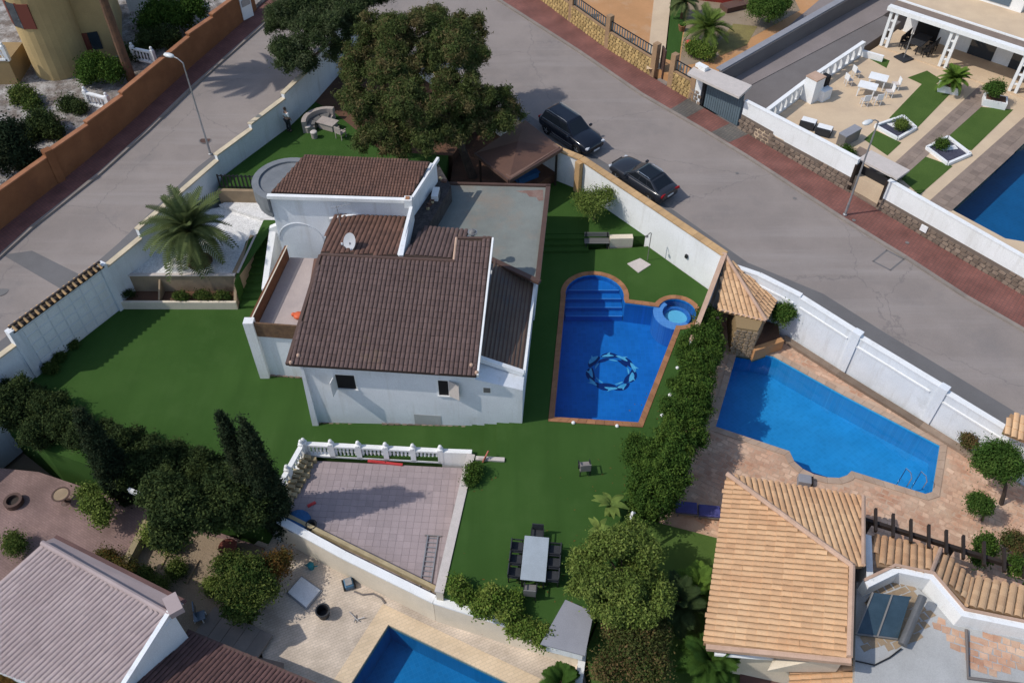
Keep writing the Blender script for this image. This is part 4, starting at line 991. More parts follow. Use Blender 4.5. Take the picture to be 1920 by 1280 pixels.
# bench and low wall
q0 = U(1148, 462, 0); lwz = thing('low_wall', 'short pale low wall beside the garden bench', 'low wall', q0)
wall_run(MB(), [(5.9, 40.25, -1, .62), (7.3, 40.3, -1, .62)], .4).build('wall', M['creamwall'], lwz)
p = U(1118, 462, 0.0); bn = thing('garden_bench', 'dark wooden bench on the turf by the white wall', 'bench', p)
for k in range(4): MB().box(p+V((0, -.2+.13*k, .45)), (1.5, .10, .04)).build('slat', M['steeldk'], bn)
for k in range(2): MB().box(p+V((0, .3, .62+.17*k)), (1.5, .04, .12)).build('back_slat', M['steeldk'], bn)
for sx in (-.65, .65):
    MB().box(p+V((sx, 0, .22)), (.07, .5, .44)).build('leg', M['black'], bn); MB().box(p+V((sx, .3, .55)), (.07, .06, .6)).build('leg', M['black'], bn)
# rotating wall between the two pool gardens
fw = thing('garden_wall', 'thin white wall sloping down between the round spa and the tiled hut', 'wall', (10.6, 33.8, 0))
e1 = U(1296, 640, .9)
wall_run(MB(), [(11.75, 36.1, LOW+.3, 2.9), (e1.x, e1.y, LOW+.3, .9)], .16).build('wall_panel', M['white2'], fw)
wall_run(MB(), [(11.75, 36.15, 2.9, 2.96), (e1.x, e1.y, .9, .96)], .26).build('coping', M['ridgecap'], fw)
# white wall of the right neighbour
nw = thing('garden_wall', 'white stepped wall with white coping between the turquoise pool and the street', 'wall', WN2[3])
hs = [(WN2[1], WN2[2], 2.25, 2.1), (WN2[2], WN2[3], 2.02, 1.95), (WN2[3], WN2[4], 1.78, 1.7), (WN2[4], WN2[5], 1.52, 1.45), (WN2[5], WN2[6], 1.4, 1.3)]
for a, b, z0, z1 in hs:
    wall_run(MB(), [(a.x, a.y, LOW+.3, z0), (b.x, b.y, LOW+.3, z1)], .24).build('wall_panel', M['white'], nw)
    wall_run(MB(), [(a.x, a.y, z0, z0+.07), (b.x, b.y, z1, z1+.07)], .34).build('coping', M['white2'], nw)
    a2, b2 = a.lerp(b, .05), a.lerp(b, .9)
    wall_run(MB(), [(a2.x, a2.y, z0-.62, z0-.52), (b2.x, b2.y, z1-.62, z1-.52)], .06, .15).build('wall_moulding', M['white2'], nw)
wall_run(MB(), [(WR[0].x, WR[0].y, LOW+.3, 2.3), (WN2[1].x, WN2[1].y, LOW+.3, 2.25)], .24).build('wall_panel', M['white'], nw)
wall_run(MB(), [(WR[0].x+.1, WR[0].y-.1, 2.3, 2.37), (WN2[1].x, WN2[1].y, 2.25, 2.32)], .3).build('coping', M['white2'], nw)
for p, z in ((WN2[3], 1.95), (WN2[4], 1.7)): MB().box((p.x, p.y, z-1.4), (.45, .42, 3.0), rad(-45)).build('pier', M['white'], nw)
cv = [p for p in WN2[2:6]]
for a, b in zip(cv[:-1], cv[1:]):
    a_, b_ = a+V((-.32, -.3, 0)), b+V((-.32, -.3, 0))
    wall_run(MB(), [(a_.x, a_.y, -1.2, -.8), (b_.x, b_.y, -1.2, -.8)], .4).build('stone_kerb', M['stonebase'], nw)

# ------------------------------------------------------------------ sunken terrace: balustrades and walls
def balustrade(name, label, pts, posts, zb, group=None, hgt=.95, nb=6, kmat='white2'):
    t = thing(name, label, 'balustrade', pts[0], group)
    a, b = V(pts[0]), V(pts[1]); d = (b-a).normalized(); L_ = (b-a).length; rz = math.atan2(d.y, d.x)
    MB().beam(a+V((0, 0, .06)), b+V((0, 0, .06)), .26, .12).build('base_rail', M[kmat], t)
    MB().beam(a+V((0, 0, hgt-.08)), b+V((0, 0, hgt-.08)), .24, .12).build('hand_rail', M[kmat], t)
    bal = MB().lathe((0, 0, 0), [(.055, 0), (.055, .05), (.035, .10), (.075, .30), (.06, .45), (.035, .62), (.055, .68), (.055, .72)], 8).mesh('baluster')
    bal.materials.append(M[kmat])
    for k in range(posts):
        f = k/(posts-1); p = a.lerp(b, f)
        pb = MB().box(p+V((0, 0, hgt*.5+.03)), (.26, .26, hgt+.1), rz).build('post', M[kmat], t)
        MB().lathe(p+V((0, 0, hgt+.08)), [(.15, 0), (.15, .05), (.06, .08), (.11, .17), (.08, .26), (.02, .3)], 8).build('finial', M[kmat], pb)
        if k < posts-1:
            for q in range(nb):
                p2 = a.lerp(b, (k+(q+1)/(nb+1))/(posts-1)); o = bpy.data.objects.new('baluster', bal); COL.objects.link(o); o.parent = t
                o.location = p2+V((0, 0, .13))-t.location
    return t
bz = -1.02
ba, bb = V((-10.25, 25.35, bz)), V((-3.5, 24.95, bz))
balustrade('balustrade', 'long white balustrade along the upper edge of the tiled terrace', (ba, bb), 6, bz)
balustrade('balustrade', 'short white balustrade running down the left side of the tiled terrace', (V((-10.35, 25.25, bz)), V((-11.2, 22.3, bz))), 3, bz, nb=5)
wp = thing('low_wall', 'white solid low wall closing the balustrade at its right end', 'low wall', (-2.7, 24.9, 0))
wall_run(MB(), [(-3.45, 24.95, LOW+.5, -.1), (-1.95, 24.85, LOW+.5, -.05)], .24).build('wall', M['white2'], wp)
tw_ = thing('retaining_wall', 'cream capped retaining wall between the tiled terrace and the lawn with the table', 'retaining wall', (-2.5, 21, 0))
wall_run(MB(), [(-1.98, 24.62, LOW+.5, .0), (-3.1, 17.4, LOW+.5, .0)], .3).build('wall', M['creamwall'], tw_)
wall_run(MB(), [(-1.98, 24.62, .0, .07), (-3.1, 17.4, .0, .07)], .4).build('coping', M['cushion'], tw_)
# white boundary wall of the lower neighbour
bw = thing('garden_wall', 'white topped cream wall between the tiled terrace and the lower pool deck', 'wall', (-4, 18, -1))
bp = [(-11.45, 21.75), (-7.6, 19.6), (-3.35, 17.45), (-.3, 16.45), (3.05, 15.4)]
for (x0, y0), (x1, y1) in zip(bp[:-1], bp[1:]):
    wall_run(MB(), [(x0, y0, LOW+.3, -.78), (x1, y1, LOW+.3, -.78)], .26).build('wall_panel', M['creamwall'], bw)
    wall_run(MB(), [(x0, y0, -.78, -.68), (x1, y1, -.78, -.68)], .38).build('coping', M['white2'], bw)
MB().hexa([V((-11.65, 21.75, LOW+.3)), V((-11.15, 21.3, LOW+.3)), V((-11.05, 21.5, LOW+.3)), V((-11.5, 21.95, LOW+.3))], [V((-11.65, 21.75, -.72)), V((-11.15, 21.3, -.72)), V((-11.05, 21.5, -.72)), V((-11.5, 21.95, -.72))]).build('end_pier', M['white'], bw)
wall_run(MB(), [(3.05, 15.4, LOW+.3, -.75), (2.5, 12.5, LOW+.3, -.9)], .3).build('wall_panel', M['white2'], bw)
wall_run(MB(), [(-11.3, 21.75, -1.05, -.70), (-3.4, 17.72, -1.05, -.70)], .18, -.28).build('rough_top', M['sandslab'], bw)
# garden store with a grey roof in the corner
gs = thing('garden_store', 'flat grey roofed store box in the lawn corner under the big tree', 'shed', (2.4, 16.4, 0))
gp = UU([(1020, 1205), (1062, 1130), (1108, 1150), (1093, 1224)], .5)
MB().slab(gp, zb=-.2).build('wall', M['white2'], gs); MB().slab([p+V((0, 0, .06)) for p in offset_loop(gp, .1)], depth=.06).build('roof', M['shedroof'], gs)

# ------------------------------------------------------------------ planter box, palm bed and fence on the left
pl = thing('planter_box', 'long white edged planter between the lower lawn and the palm bed', 'planter', (-19.3, 35.9, -1))
wall_run(MB(), [(-22.7, 35.65, LOW+.5, -.45), (-15.95, 35.65, LOW+.5, -.45)], .16).build('front_wall', M['creamwall'], pl)
wall_run(MB(), [(-22.6, 36.75, LOW+.5, .62), (-15.95, 36.75, LOW+.5, .66)], .16).build('back_wall', M['tanstone'], pl)
wall_run(MB(), [(-22.6, 36.72, .62, .68), (-15.95, 36.72, .66, .72)], .22).build('coping', M['cushion'], pl)
wall_run(MB(), [(-16.0, 35.72, LOW+.5, -.43), (-16.0, 36.7, LOW+.5, .5)], .16).build('end_wall', M['tanstone'], pl)
wall_run(MB(), [(-20.4, 35.75, -1.0, -.4), (-20.4, 36.7, -1.0, .4)], .10).build('divider', M['tanstone'], pl)
MB().slab([(-22.5, 35.74, -.6), (-16.1, 35.74, -.6), (-16.1, 36.66, -.6), (-22.5, 36.66, -.6)], depth=.3).build('soil_fill', M['soil'], pl)
bedw = thing('retaining_wall', 'low brown retaining wall along the turf stairs beside the palm bed', 'retaining wall', (-15.8, 38, 0))
wall_run(MB(), [(-15.95, 36.85, -1.5, .72), (-15.5, 39.9, -1.5, .95)], .42).build('wall', M['tanstone'], bedw)
wall_run(MB(), [(-15.95, 36.85, .72, .76), (-15.5, 39.9, .95, .99)], .12, .13).build('edge', M['cushion'], bedw)
tr_ = thing('retaining_wall', 'tan retaining wall under the black fence at the top of the palm bed', 'retaining wall', (-16, 43, 0))
wall_run(MB(), [(-18.25, 43.35, -1, ZU+.02), (-14.2, 43.2, -1, ZU+.02)], .25).build('wall', M['tanstone'], tr_)
bf_ = thing('fence', 'black metal picket fence above the tan wall beside the house', 'fence', (-16, 43.4, ZU))
fa, fb = V((-18.1, 43.5, ZU)), V((-14.6, 43.35, ZU))
for z in (.15, .95): MB().beam(fa+V((0, 0, z)), fb+V((0, 0, z)), .05, .05).build('rail', M['black'], bf_)
for k in range(15): 
    p = fa.lerp(fb, k/14); MB().box(p+V((0, 0, .55)), (.10, .03, 1.0)).build('picket', M['black'], bf_)
# wooden carport at the back right
cp = thing('carport', 'brown roofed timber shelter under the pine beside the street wall', 'shelter', (1, 47, 1))
c0, c1, c2, c3 = U(954, 339, 3.3), U(1054, 279, 3.3), U(985, 225, 3.3), U(890, 288, 3.3)
ap = (c0+c1+c2+c3)/4+V((0, 0, .65))
for a, b in ((c0, c1), (c1, c2), (c2, c3), (c3, c0)):
    mb = MB(); mb.add([a, b, ap, a-V((0, 0, .06)), b-V((0, 0, .06)), ap-V((0, 0, .06))], [(0, 1, 2), (5, 4, 3), (0, 3, 4, 1)])
    mb.build('roof_panel', M['roofbrown2'], cp)
for a, b in ((c0, c1), (c3, c0)): MB().beam(a+V((0, 0, -.05)), b+V((0, 0, -.05)), .12, .22).build('fascia', M['brownmetal'], cp)
MB().beam(c0+(c1-c0).normalized()*.1+V((-.1, .28, .05)), c1+V((-.3, .3, .05)), .5, .05).build('roof_edge', mat('light_brown_edge', (.19, .115, .085), (.15, .09, .07), 2, .8), cp)
for p in (c0, c1, c2, c3):
    q = p.lerp(ap, .12); MB().box((q.x, q.y, 1.9), (.14, .14, 2.8)).build('post', M['dkwood'], cp)
bt = thing('storage_box', 'dark blue covered box under the brown shelter roof', 'box', U(985, 338, 1))
p = U(985, 338, 1.0); MB().box(p+V((.0, .15, -.05)), (1.5, .9, 1.0), rad(35)).build('body', M['bluecover'], bt, bevel=.04); MB().box(p+V((.0, .15, .49)), (1.6, 1.0, .08), rad(35)).build('lid', M['bluecover'], bt)
# ------------------------------------------------------------------ right neighbour's hut
hu = thing('garden_hut', 'small stone hut with tiled hip roof in the wall corner by the turquoise pool', 'hut', (12.6, 33, ZQ))
hz = 1.15
ha, hb, hc, hd = U(1360, 480, 2.75), U(1345, 580, hz), U(1436, 602, hz), U(1459, 556, hz)
he = V((13.75, 35.0, 2.1))
tile_roof(hu, [ha, hb, hc], (hb+hc)/2-ha, .25, .42, .06, M['rooforange'], M['underorange'], name='hip_roof')
tile_roof(hu, [ha, hc, hd], (hc+hd)/2-ha, .25, .42, .06, M['rooforange'], M['underorange'], name='hip_roof')
capline(hu, ha+V((0, 0, .07)), hc+V((0, 0, .07)), .10, M['ridgecap'], 'hip_cap'); capline(hu, hb+V((.05, 0, .03)), hc+V((0, 0, .03)), .06, M['ridgecap'], 'eave_edge')
hw = [V((12.05, 32.2, 0)), V((13.15, 31.95, 0)), V((13.95, 33.4, 0)), V((12.3, 34.6, 0))]
MB().hexa([V((*p.xy, ZQ-.2)) for p in hw], [V((*p.xy, hz-.04)) for p in hw]).build('stone_wall', M['stonejoint2'], hu)
for i in (0, 1): rubble_face(hu, V((*hw[i].xy, ZQ)), V((*hw[i+1].xy, ZQ)), hz-ZQ-.1, .30, .2, M['tanstone'], proud=.03)
MB().box((11.15, 32.9, .1), (.16, .16, 2.1)).build('post', M['dkwood'], hu)
# round planter by the hut
rp = thing('planter_wall', 'low terracotta planter wall between hut and white wall', 'planter', (14.3, 32.7, ZQ))
MB().slab([(13.35, 32.1, ZQ+.6), (14.85, 32.75, ZQ+.6), (15.0, 33.9, ZQ+.6), (14.0, 34.2, ZQ+.6)], zb=ZQ-.1).build('soil_fill', M['soil'], rp)
wall_run(MB(), [(13.2, 31.9, ZQ-.2, ZQ+.72), (14.95, 32.65, ZQ-.2, ZQ+.72)], .3).build('wall', M['orangefloor'], rp)
# ------------------------------------------------------------------ right neighbour's house
NH = thing('house', 'house with large orange barrel tile hip roof at the lower right', 'house', (11.5, 17, ZQ))
ez, rz_ = 1.7, 3.3
n0_, n1_, n2_ = U(1363, 890, ez), U(1320, 1205, ez), U(1592, 1232, rz_)
n3_ = U(1597, 1062, rz_); n4_ = U(1618, 932, ez); n5_ = U(1618, 1060, rz_-.05)
fl = flatten([n0_, n1_, n3_], *plane_z([n0_, n1_, n3_]))
pz = plane_z([n0_, n1_, n3_])
tile_roof(NH, flatten([n0_, n1_, n2_, n3_], *pz), V((-1, .27, 0)), .25, .40, .066, M['rooforange'], M['underorange'], thick=.2, name='hip_roof')
pz2 = plane_z([n0_, n3_, n4_])
tile_roof(NH, flatten([n0_, n3_, n5_, n4_], *pz2), V((.12, 1, 0)), .25, .40, .066, M['rooforange'], M['underorange'], thick=.2, name='hip_roof')
capline(NH, n0_+V((0, 0, .08)), n3_+V((0, 0, .08)), .12, M['ridgecap'], 'hip_cap')
capline(NH, n3_+V((0, 0, .08)), V((*n2_.xy, n3_.z+.08)), .12, M['ridgecap'], 'ridge_cap')
capline(NH, n4_+V((0, 0, .07)), n5_+V((0, 0, .07)), .09, M['ridgecap'], 'verge_cap')
MB().beam(n1_+V((.1, -.08, -.1)), n2_+V((.1, -.08, -.1)), .3, .2).build('verge_board', M['ridgecap'], NH)
hl = [n0_.lerp(n3_, .1), n1_.lerp(n2_, .09)+V((0, .15, 0)), V((n2_.x+.05, n2_.y+.25, 0)), V((n5_.x, n5_.y, 0)), n4_.lerp(n5_, .12)]
MB().slab([V((*p.xy, ez-.1)) for p in hl], zb=ZQ-.3).build('wall', M['creamwall'], NH)
MB().hexa([V((*p.xy, ez-.2)) for p in (n2_+V((-2.6, .2, 0)), n2_+V((.06, .2, 0)), V((n3_.x+.1, n3_.y, 0)), V((n3_.x-1.2, n3_.y, 0)))], [V((*n2_.xy, ez-.1))+V((-2.6, .2, 0)), V((n2_.x+.06, n2_.y+.2, n3_.z-.1)), V((n3_.x+.1, n3_.y, n3_.z-.1)), V((n3_.x-1.2, n3_.y, ez-.1))]).build('wall', M['creamwall'], NH)
# lower roof strip at the bottom
l0, l1, l2, l3 = U(1482, 1240, 1.2), U(1610, 1240, 1.6), U(1608, 1330, 1.6), U(1480, 1330, 1.2)
tile_roof(NH, [l0, l1, l2, l3], V((-1, 0, 0)), .25, .40, .066, M['rooforange'], M['underorange'], name='lower_roof', limit=60)
capline(NH, l1+V((0, 0, .05)), l2+V((0, 0, .05)), .12, M['ridgecap'], 'ridge_cap')
capline(NH, U(1340, 1225, 1.4), U(1612, 1246, 1.4), .09, M['white2'], 'edge_band')
MB().slab([U(1390, 1226, -.6), U(1482, 1236, -.6), U(1480, 1340, -.6), U(1385, 1330, -.6)], depth=.2).build('sunken_porch', M['deckstone'] if 0 else M['roofred'], NH)
# curved lean-to roofs
zc0, zc1 = 1.5, 2.6
def lean(pts_e, pts_r, ze, zr_, lim=150):
    e, r = [U(*p, ze) for p in pts_e], [U(*p, zr_) for p in pts_r]
    poly = [e[0], e[1], r[1], r[0]]
    return tile_roof(NH, poly, ((e[0]+e[1])-(r[0]+r[1])), .30, .42, .07, M['rooforange'], M['underorange'], name='porch_roof', limit=lim)
lean([(1636, 1003), (1764, 1030)], [(1643, 1066), (1748, 1072)], zc0, zc1)
lean([(1768, 1034), (1822, 1086)], [(1752, 1076), (1812, 1132)], zc0, zc1)
lean([(1826, 1082), (1960, 1110)], [(1816, 1136), (1950, 1164)], zc0, zc1)
capline(NH, U(1764, 1028, zc0+.1), U(1746, 1074, zc1+.1), .09, M['ridgecap'], 'hip_cap')
capline(NH, U(1824, 1084, zc0+.06), U(1812, 1134, zc1+.06), .08, M['rooforange'], 'valley')
pw = [U(1622, 1096, zc1), U(1680, 1068, zc1), U(1746, 1082, zc1), U(1804, 1150, zc1), U(1960, 1182, zc1)]
wall_run(MB(), [(p.x, p.y, ZQ-.2, zc1+.12) for p in pw], .34).build('parapet_wall', M['white2'], NH)
wall_run(MB(), [(p.x, p.y, zc1+.12, zc1+.17) for p in pw], .12, -.14).build('parapet_edge', M['ridgecap'], NH)
a, b = U(1628, 1002, 2.2), U(1628, 1092, 2.5)
wall_run(MB(), [(a.x, a.y, ZQ, 2.2), (b.x, b.y, ZQ, 2.75)], .26).build('parapet_wall', M['white2'], NH)
# flat terraces behind the parapet
ft = MB().slab([U(1606, 1090, 1.9), U(1700, 1085, 1.9), U(1790, 1160, 1.9), U(1960, 1195, 1.9), U(1990, 1400, 1.9), U(1600, 1400, 1.9)], zb=ZQ-.2).build('terrace_floor', M['concrete'], NH)
fp = [tuple(p.xy) for p in (U(1760, 1150, 1.9), U(1800, 1175, 1.9), U(1950, 1200, 1.9), U(1960, 1265, 1.9), U(1830, 1272, 1.9), U(1740, 1170, 1.9))]
paving(ft, fp, .34, .30, rad(-20), 1.9, .03, .02, M['deckstone'], jit=.04, name='paving_stone', limit=150)
fp = [tuple(p.xy) for p in (U(1622, 1092, 1.9), U(1700, 1082, 1.9), U(1760, 1150, 1.9), U(1740, 1200, 1.9), U(1700, 1225, 1.9), U(1606, 1225, 1.9))]
paving(ft, fp, .34, .30, rad(20), 1.9, .03, .02, M['tanstone'], jit=.04, name='paving_stone', limit=150)
pp = U(1812, 1180, 2.0); MB().tube([pp, U(1815, 1270, 2.0), U(1980, 1290, 2.0)], .07, 8).build('drain_pipe', M['pipe'], NH)
# solar water heater
sh_ = thing('solar_heater', 'solar water heater with two dark panels and a grey tank on the terrace roof', 'solar heater', U(1670, 1160, 1.9))
s0, s1, s2, s3 = U(1604, 1188, 2.0), U(1684, 1198, 2.0), U(1708, 1118, 2.75), U(1636, 1110, 2.75)
for k in range(2):
    f0, f1 = k*.5+.01, k*.5+.49
    A_, B_, C_, D_ = s0.lerp(s1, f0), s0.lerp(s1, f1), s3.lerp(s2, f1), s3.lerp(s2, f0)
    pn = MB().hexa([p-V((0, 0, .08)) for p in (A_, B_, C_, D_)], [A_, B_, C_, D_]).build('panel', M['solar'], sh_)
    MB().beam(A_+V((0, 0, .02)), D_+V((0, 0, .02)), .06, .05).build('frame', M['steeldk'], pn); MB().beam(A_+V((0, 0, .02)), B_+V((0, 0, .02)), .06, .05).build('frame', M['steeldk'], pn)
MB().tube([U(1692, 1208, 2.25), U(1730, 1118, 2.75)], .17, 14).build('tank', M['tank'], sh_)
for p in (s2, s3): MB().tube([V((p.x, p.y, 1.9)), p], .03).build('stand', M['steeldk'], sh_)
MB().tube([U(1604, 1238, 1.95), U(1640, 1246, 1.95), U(1668, 1232, 1.95), U(1690, 1215, 2.0)], .03).build('hose', M['black'], sh_)
# pergola
pg = thing('pergola', 'dark timber pergola with cross beams beside the orange porch roofs', 'pergola', U(1750, 1010, ZQ))
ga, gb = U(1622, 975, 1.55), U(1960, 1080, 1.55)
MB().beam(ga, gb, .16, .22).build('main_beam', M['dkwood'], pg)
for k, px in enumerate((1640, 1674, 1708, 1742, 1775, 1807, 1845, 1882, 1918)):
    f = (px-1622)/(1960-1622); c = ga.lerp(gb, f)+V((0, 0, .2))
    dv = (U(px, 955, 1.75)-U(px, 1015, 1.75)).normalized(); MB().beam(c+dv*.62, c-dv*.55, .11, .17).build('cross_beam', M['dkwood'], pg)
for f in (.03, .5, .95): 
    c = ga.lerp(gb, f); MB().box((c.x, c.y, (1.45+ZQ)/2), (.16, .16, 1.45-ZQ)).build('post', M['dkwood'], pg)
# pump box, violet loungers
p = U(1506, 905, ZQ); eb = thing('pump_box', 'grey covered pump box beside the step bay of the turquoise pool', 'box', p)
MB().box(p+V((0, 0, .2)), (.62, .5, .4), rad(-12)).build('body', M['shedroof'], eb, bevel=.03); MB().box(p+V((.36, -.03, .17)), (.12, .4, .3), rad(-12)).build('side', M['dkwood'], eb)
for i, (x0, y0, x1, y1, lb) in enumerate(((1268, 955, 1302, 962, 'violet lounger half under the hedge, left of the pair'), (1308, 958, 1348, 972, 'violet lounger beside the orange roof, right of the pair'))):
    c = U((x0+x1)/2, (y0+y1)/2, ZQ); t = thing('sun_lounger', lb, 'lounger', c, 'violet loungers by the hedge')
    MB().box(c+V((0, 0, .34)), (1.0, .62, .12), rad(-6)).build('mattress', M['violet'], t, bevel=.03); MB().box(c+V((0, 0, .24)), (1.04, .66, .06), rad(-6)).build('frame', M['steeldk'], t)
    for sx in (-.42, .42):
        for sy in (-.25, .25): MB().box(c+V((sx, sy, .1)), (.05, .05, .22)).build('leg', M['steeldk'], t)
# small gate hut roof at the right edge
gh = thing('gate_roof', 'small orange tiled gate roof at the right edge of the white wall', 'gate roof', U(1905, 800, 1.9))
tile_roof(gh, [U(1880, 810, 1.95), U(1895, 775, 2.25), U(1990, 810, 2.25), U(1980, 850, 1.95)], V((-.4, -1, 0)), .3, .42, .07, M['rooforange'], M['underorange'], name='roof')
MB().box(U(1915, 800, 0)+V((.3, 0, 0)), (.5, .5, 3.6), rad(-40)).build('pier', M['white2'], gh)
# ------------------------------------------------------------------ wall of the white villa along the far sidewalk
vw = thing('boundary_wall', 'white street wall on a brown rubble base in front of the white villa', 'wall', OPP[6])
def opp_at(px, py, up=0.0):
    """point on the far wall line below a photo pixel on the sidewalk edge"""
    p = U(px, py, lambda x, y: zR(x, y)+.12)
    best = None
    for a, b in zip(OPP[:-1], OPP[1:]):
        d = V((b.x-a.x, b.y-a.y, 0)); t = max(0, min(1, (V((p.x, p.y, 0))-a).dot(d)/d.length_squared)); q = a+d*t; e = (V((p.x, p.y, 0))-q).length
        if best is None or e < best[0]: best = (e, q)
    q = best[1]; return V((q.x, q.y, zR(q.x, q.y)+.1))
gA, gB = opp_at(1308, 205), opp_at(1367, 245)
w0, w1, w2, w3 = opp_at(1372, 248), opp_at(1582, 363), opp_at(1634, 398), opp_at(1918, 546)
w4 = V((*OPP[10].xy, zR(*OPP[10].xy)))
mid = w0.lerp(w1, .30)
def wall_stone(a, b, zs0, zs1, zt0, zt1, lim=300):
    wall_run(MB(), [(a.x, a.y, LOW+.4, zs0), (b.x, b.y, LOW+.4, zs1)], .30, -.16).build('stone_base', M['stonejoint'], vw)
    d = (V((*b.xy, 0))-V((*a.xy, 0))).normalized(); n = V((-d.y, d.x, 0)); n = n if n.y < 0 else -n
    side = 1 if (V((d.y, -d.x, 0))-n).length < .1 else -1
    rubble_face(vw, V((*a.xy, a.z-.05)), V((*b.xy, b.z-.05)), zs0-a.z+.05, .40, .26, M['stonebase'], proud=.035, side=side, ht1=zs1-b.z+.05, limit=lim)
    wall_run(MB(), [(a.x, a.y, zs0, zt0), (b.x, b.y, zs1, zt1)], .24, -.17).build('wall_panel', M['white2'], vw)
    wall_run(MB(), [(a.x, a.y, zt0, zt0+.06), (b.x, b.y, zt1, zt1+.06)], .30, -.17).build('coping', M['white2'], vw)
wall_stone(w0, mid, w0.z+1.1, mid.z+1.1, 3.45, 3.45, 60)
wall_stone(mid, w1, mid.z+.85, w1.z+1.0, 3.45, 3.40, 90)
wall_stone(w2, w3, w2.z+.85, w3.z+.95, 3.10, 2.75, 110)
wall_stone(w3, w4, w3.z+.95, w4.z+.95, 2.6, 2.3, 40)
# low moulding on the wall face
hp = U(1720, 427, 1.3); pn = (w3-w2).normalized()
q = w2.lerp(w3, .33)+V((0, 0, .55)); MB().box(q+V((-.06, -.06, 0)), (.42, .06, .42), math.atan2(pn.y, pn.x)).build('number_plaque', M['white2'], vw)
# pedestrian gate between the two wall runs
pgt = thing('entrance_gate', 'dark pedestrian gate under a flat porch slab in the white street wall', 'gate', w1.lerp(w2, .5))
g0, g1 = w1, w2; gd = (V((*g1.xy, 0))-V((*g0.xy, 0))).normalized(); ang = math.atan2(gd.y, gd.x)
wall_run(MB(), [(g0.x+gd.x*.06, g0.y+gd.y*.06, .5, 2.75), (g1.x-gd.x*.06, g1.y-gd.y*.06, .5, 2.75)], .06, -.75).build('gate_leaf', M['black'], pgt)
q = g0.lerp(g1, .72); nrm = V((-gd.y, gd.x, 0)); nrm = nrm if nrm.y > 0 else -nrm
MB().box(V((*q.xy, 1.35))+nrm*.68, (.55, .04, .8), ang).build('pane', M['bluepane'], pgt)
for p in (g0, g1): MB().box(V((*p.xy, 1.6))+nrm*.45, (.14, .95, 3.0), ang).build('jamb', M['dkwood'], pgt)
sl_ = [V((*g0.xy, 3.2))-gd*.25+nrm*.55, V((*g1.xy, 3.2))+gd*.3+nrm*.55, V((*g1.xy, 3.2))+gd*.3+nrm*1.9, V((*g0.xy, 3.2))-gd*.25+nrm*1.9]
MB().slab(sl_, depth=.14).build('porch_slab', M['cushion'], pgt)
MB().slab([V((*g0.xy, zR(*g0.xy)+.2)), V((*g1.xy, zR(*g1.xy)+.2)), V((*g1.xy, zR(*g1.xy)+.2))+nrm*.7, V((*g0.xy, zR(*g0.xy)+.2))+nrm*.7], zb=0).build('door_step', M['stonebase'], pgt)
# sliding gate under the tan slab
sg = thing('driveway_gate', 'blue grey boarded driveway gate under a tan porch slab', 'gate', gA)
wall_run(MB(), [(gA.x, gA.y, gA.z, gA.z+2.35), (gB.x, gB.y, gB.z, gB.z+2.35)], .08, -.2).build('gate_leaf', M['gategrey'], sg)
L_ = (gB-gA).length; gdd = (V((*gB.xy, 0))-V((*gA.xy, 0))).normalized(); gn = V((-gdd.y, gdd.x, 0)); gn = gn if gn.y < 0 else -gn
for k in range(16):
    p = gA.lerp(gB, (k+.5)/16); q = p+gdd*(L_/16-.03)/2; r = p-gdd*(L_/16-.03)/2
    wall_run(MB(), [(r.x, r.y, p.z+.03, p.z+2.32), (q.x, q.y, p.z+.03, p.z+2.32)], .03, -.145).build('board', M['gategrey'], sg)
wall_run(MB(), [(gA.x, gA.y, gA.z+2.35, gA.z+2.45), (gB.x, gB.y, gB.z+2.35, gB.z+2.45)], .16, -.16).build('top_rail', M['black'], sg)
MB().box(gA-gdd*.18+V((0, 0, 1.25))-gn*.2, (.2, .3, 2.5), math.atan2(gdd.y, gdd.x)).build('jamb', M['black'], sg)
p = gA-gdd*.75; MB().box(p+V((0, 0, 1.3))-gn*.2, (.85, .4, 3.0), math.atan2(gdd.y, gdd.x)).build('pier', M['white2'], sg)
rubble_face(sg, p-gdd*.42+gn*.01, p+gdd*.42+gn*.01, 1.1, .36, .25, M['stonebase'], side=1, name='stone')
ts = UU([(1308, 118), (1410, 160), (1386, 182), (1289, 137)], 4.05)
MB().slab(ts, depth=.16).build('porch_slab', M['cushion'], sg)

# ------------------------------------------------------------------ white villa terraces
for i, (pl_, zz, mm, nm) in enumerate((
    ([(1667, 222), (1738, 148), (1760, 160), (1783, 175), (1720, 240), (1706, 240)], .012, 'lawn2', 'lawn'), ([(1702, 146), (1738, 133), (1765, 150), (1745, 166)], .016, 'lawn2', 'lawn'),
    ([(1620, 262), (1640, 244), (1690, 268), (1664, 292)], .012, 'lawn2', 'lawn'), ([(1684, 330), (1730, 292), (1786, 312), (1724, 366)], .012, 'lawn2', 'lawn'),
    ([(1766, 262), (1828, 200), (1900, 206), (1822, 282), (1800, 280)], .012, 'lawn2', 'lawn'), ([(1618, 104), (1622, 96), (1668, 114), (1662, 128)], .012, 'lawn2', 'lawn'))):
    struct(nm, MB().slab([p+V((0, 0, zz)) for p in UU(pl_, ZV)], depth=.008), M[mm])
vp_holes = []
for pl_ in ([(1664, 318), (1838, 160), (1872, 172), (1690, 335)], [(1730, 388), (1920, 220), (1960, 232), (1784, 396)]):
    q = UU(pl_, ZV); d = (q[1]-q[0]); ps = struct('path', MB().slab([p+V((0, 0, .02)) for p in q], depth=.015), M['pathstone'])
    paving(ps, [tuple(p.xy) for p in q], .52, .52, math.atan2(d.y, d.x), ZV+.02, .02, .02, M['pathstone'], limit=200, name='paving_slab')
gp_ = struct('path', MB().slab([p+V((0, 0, .02)) for p in UU([(1595, 290), (1612, 275), (1664, 300), (1680, 325), (1640, 322)], ZV)], depth=.015), M['pathstone'])
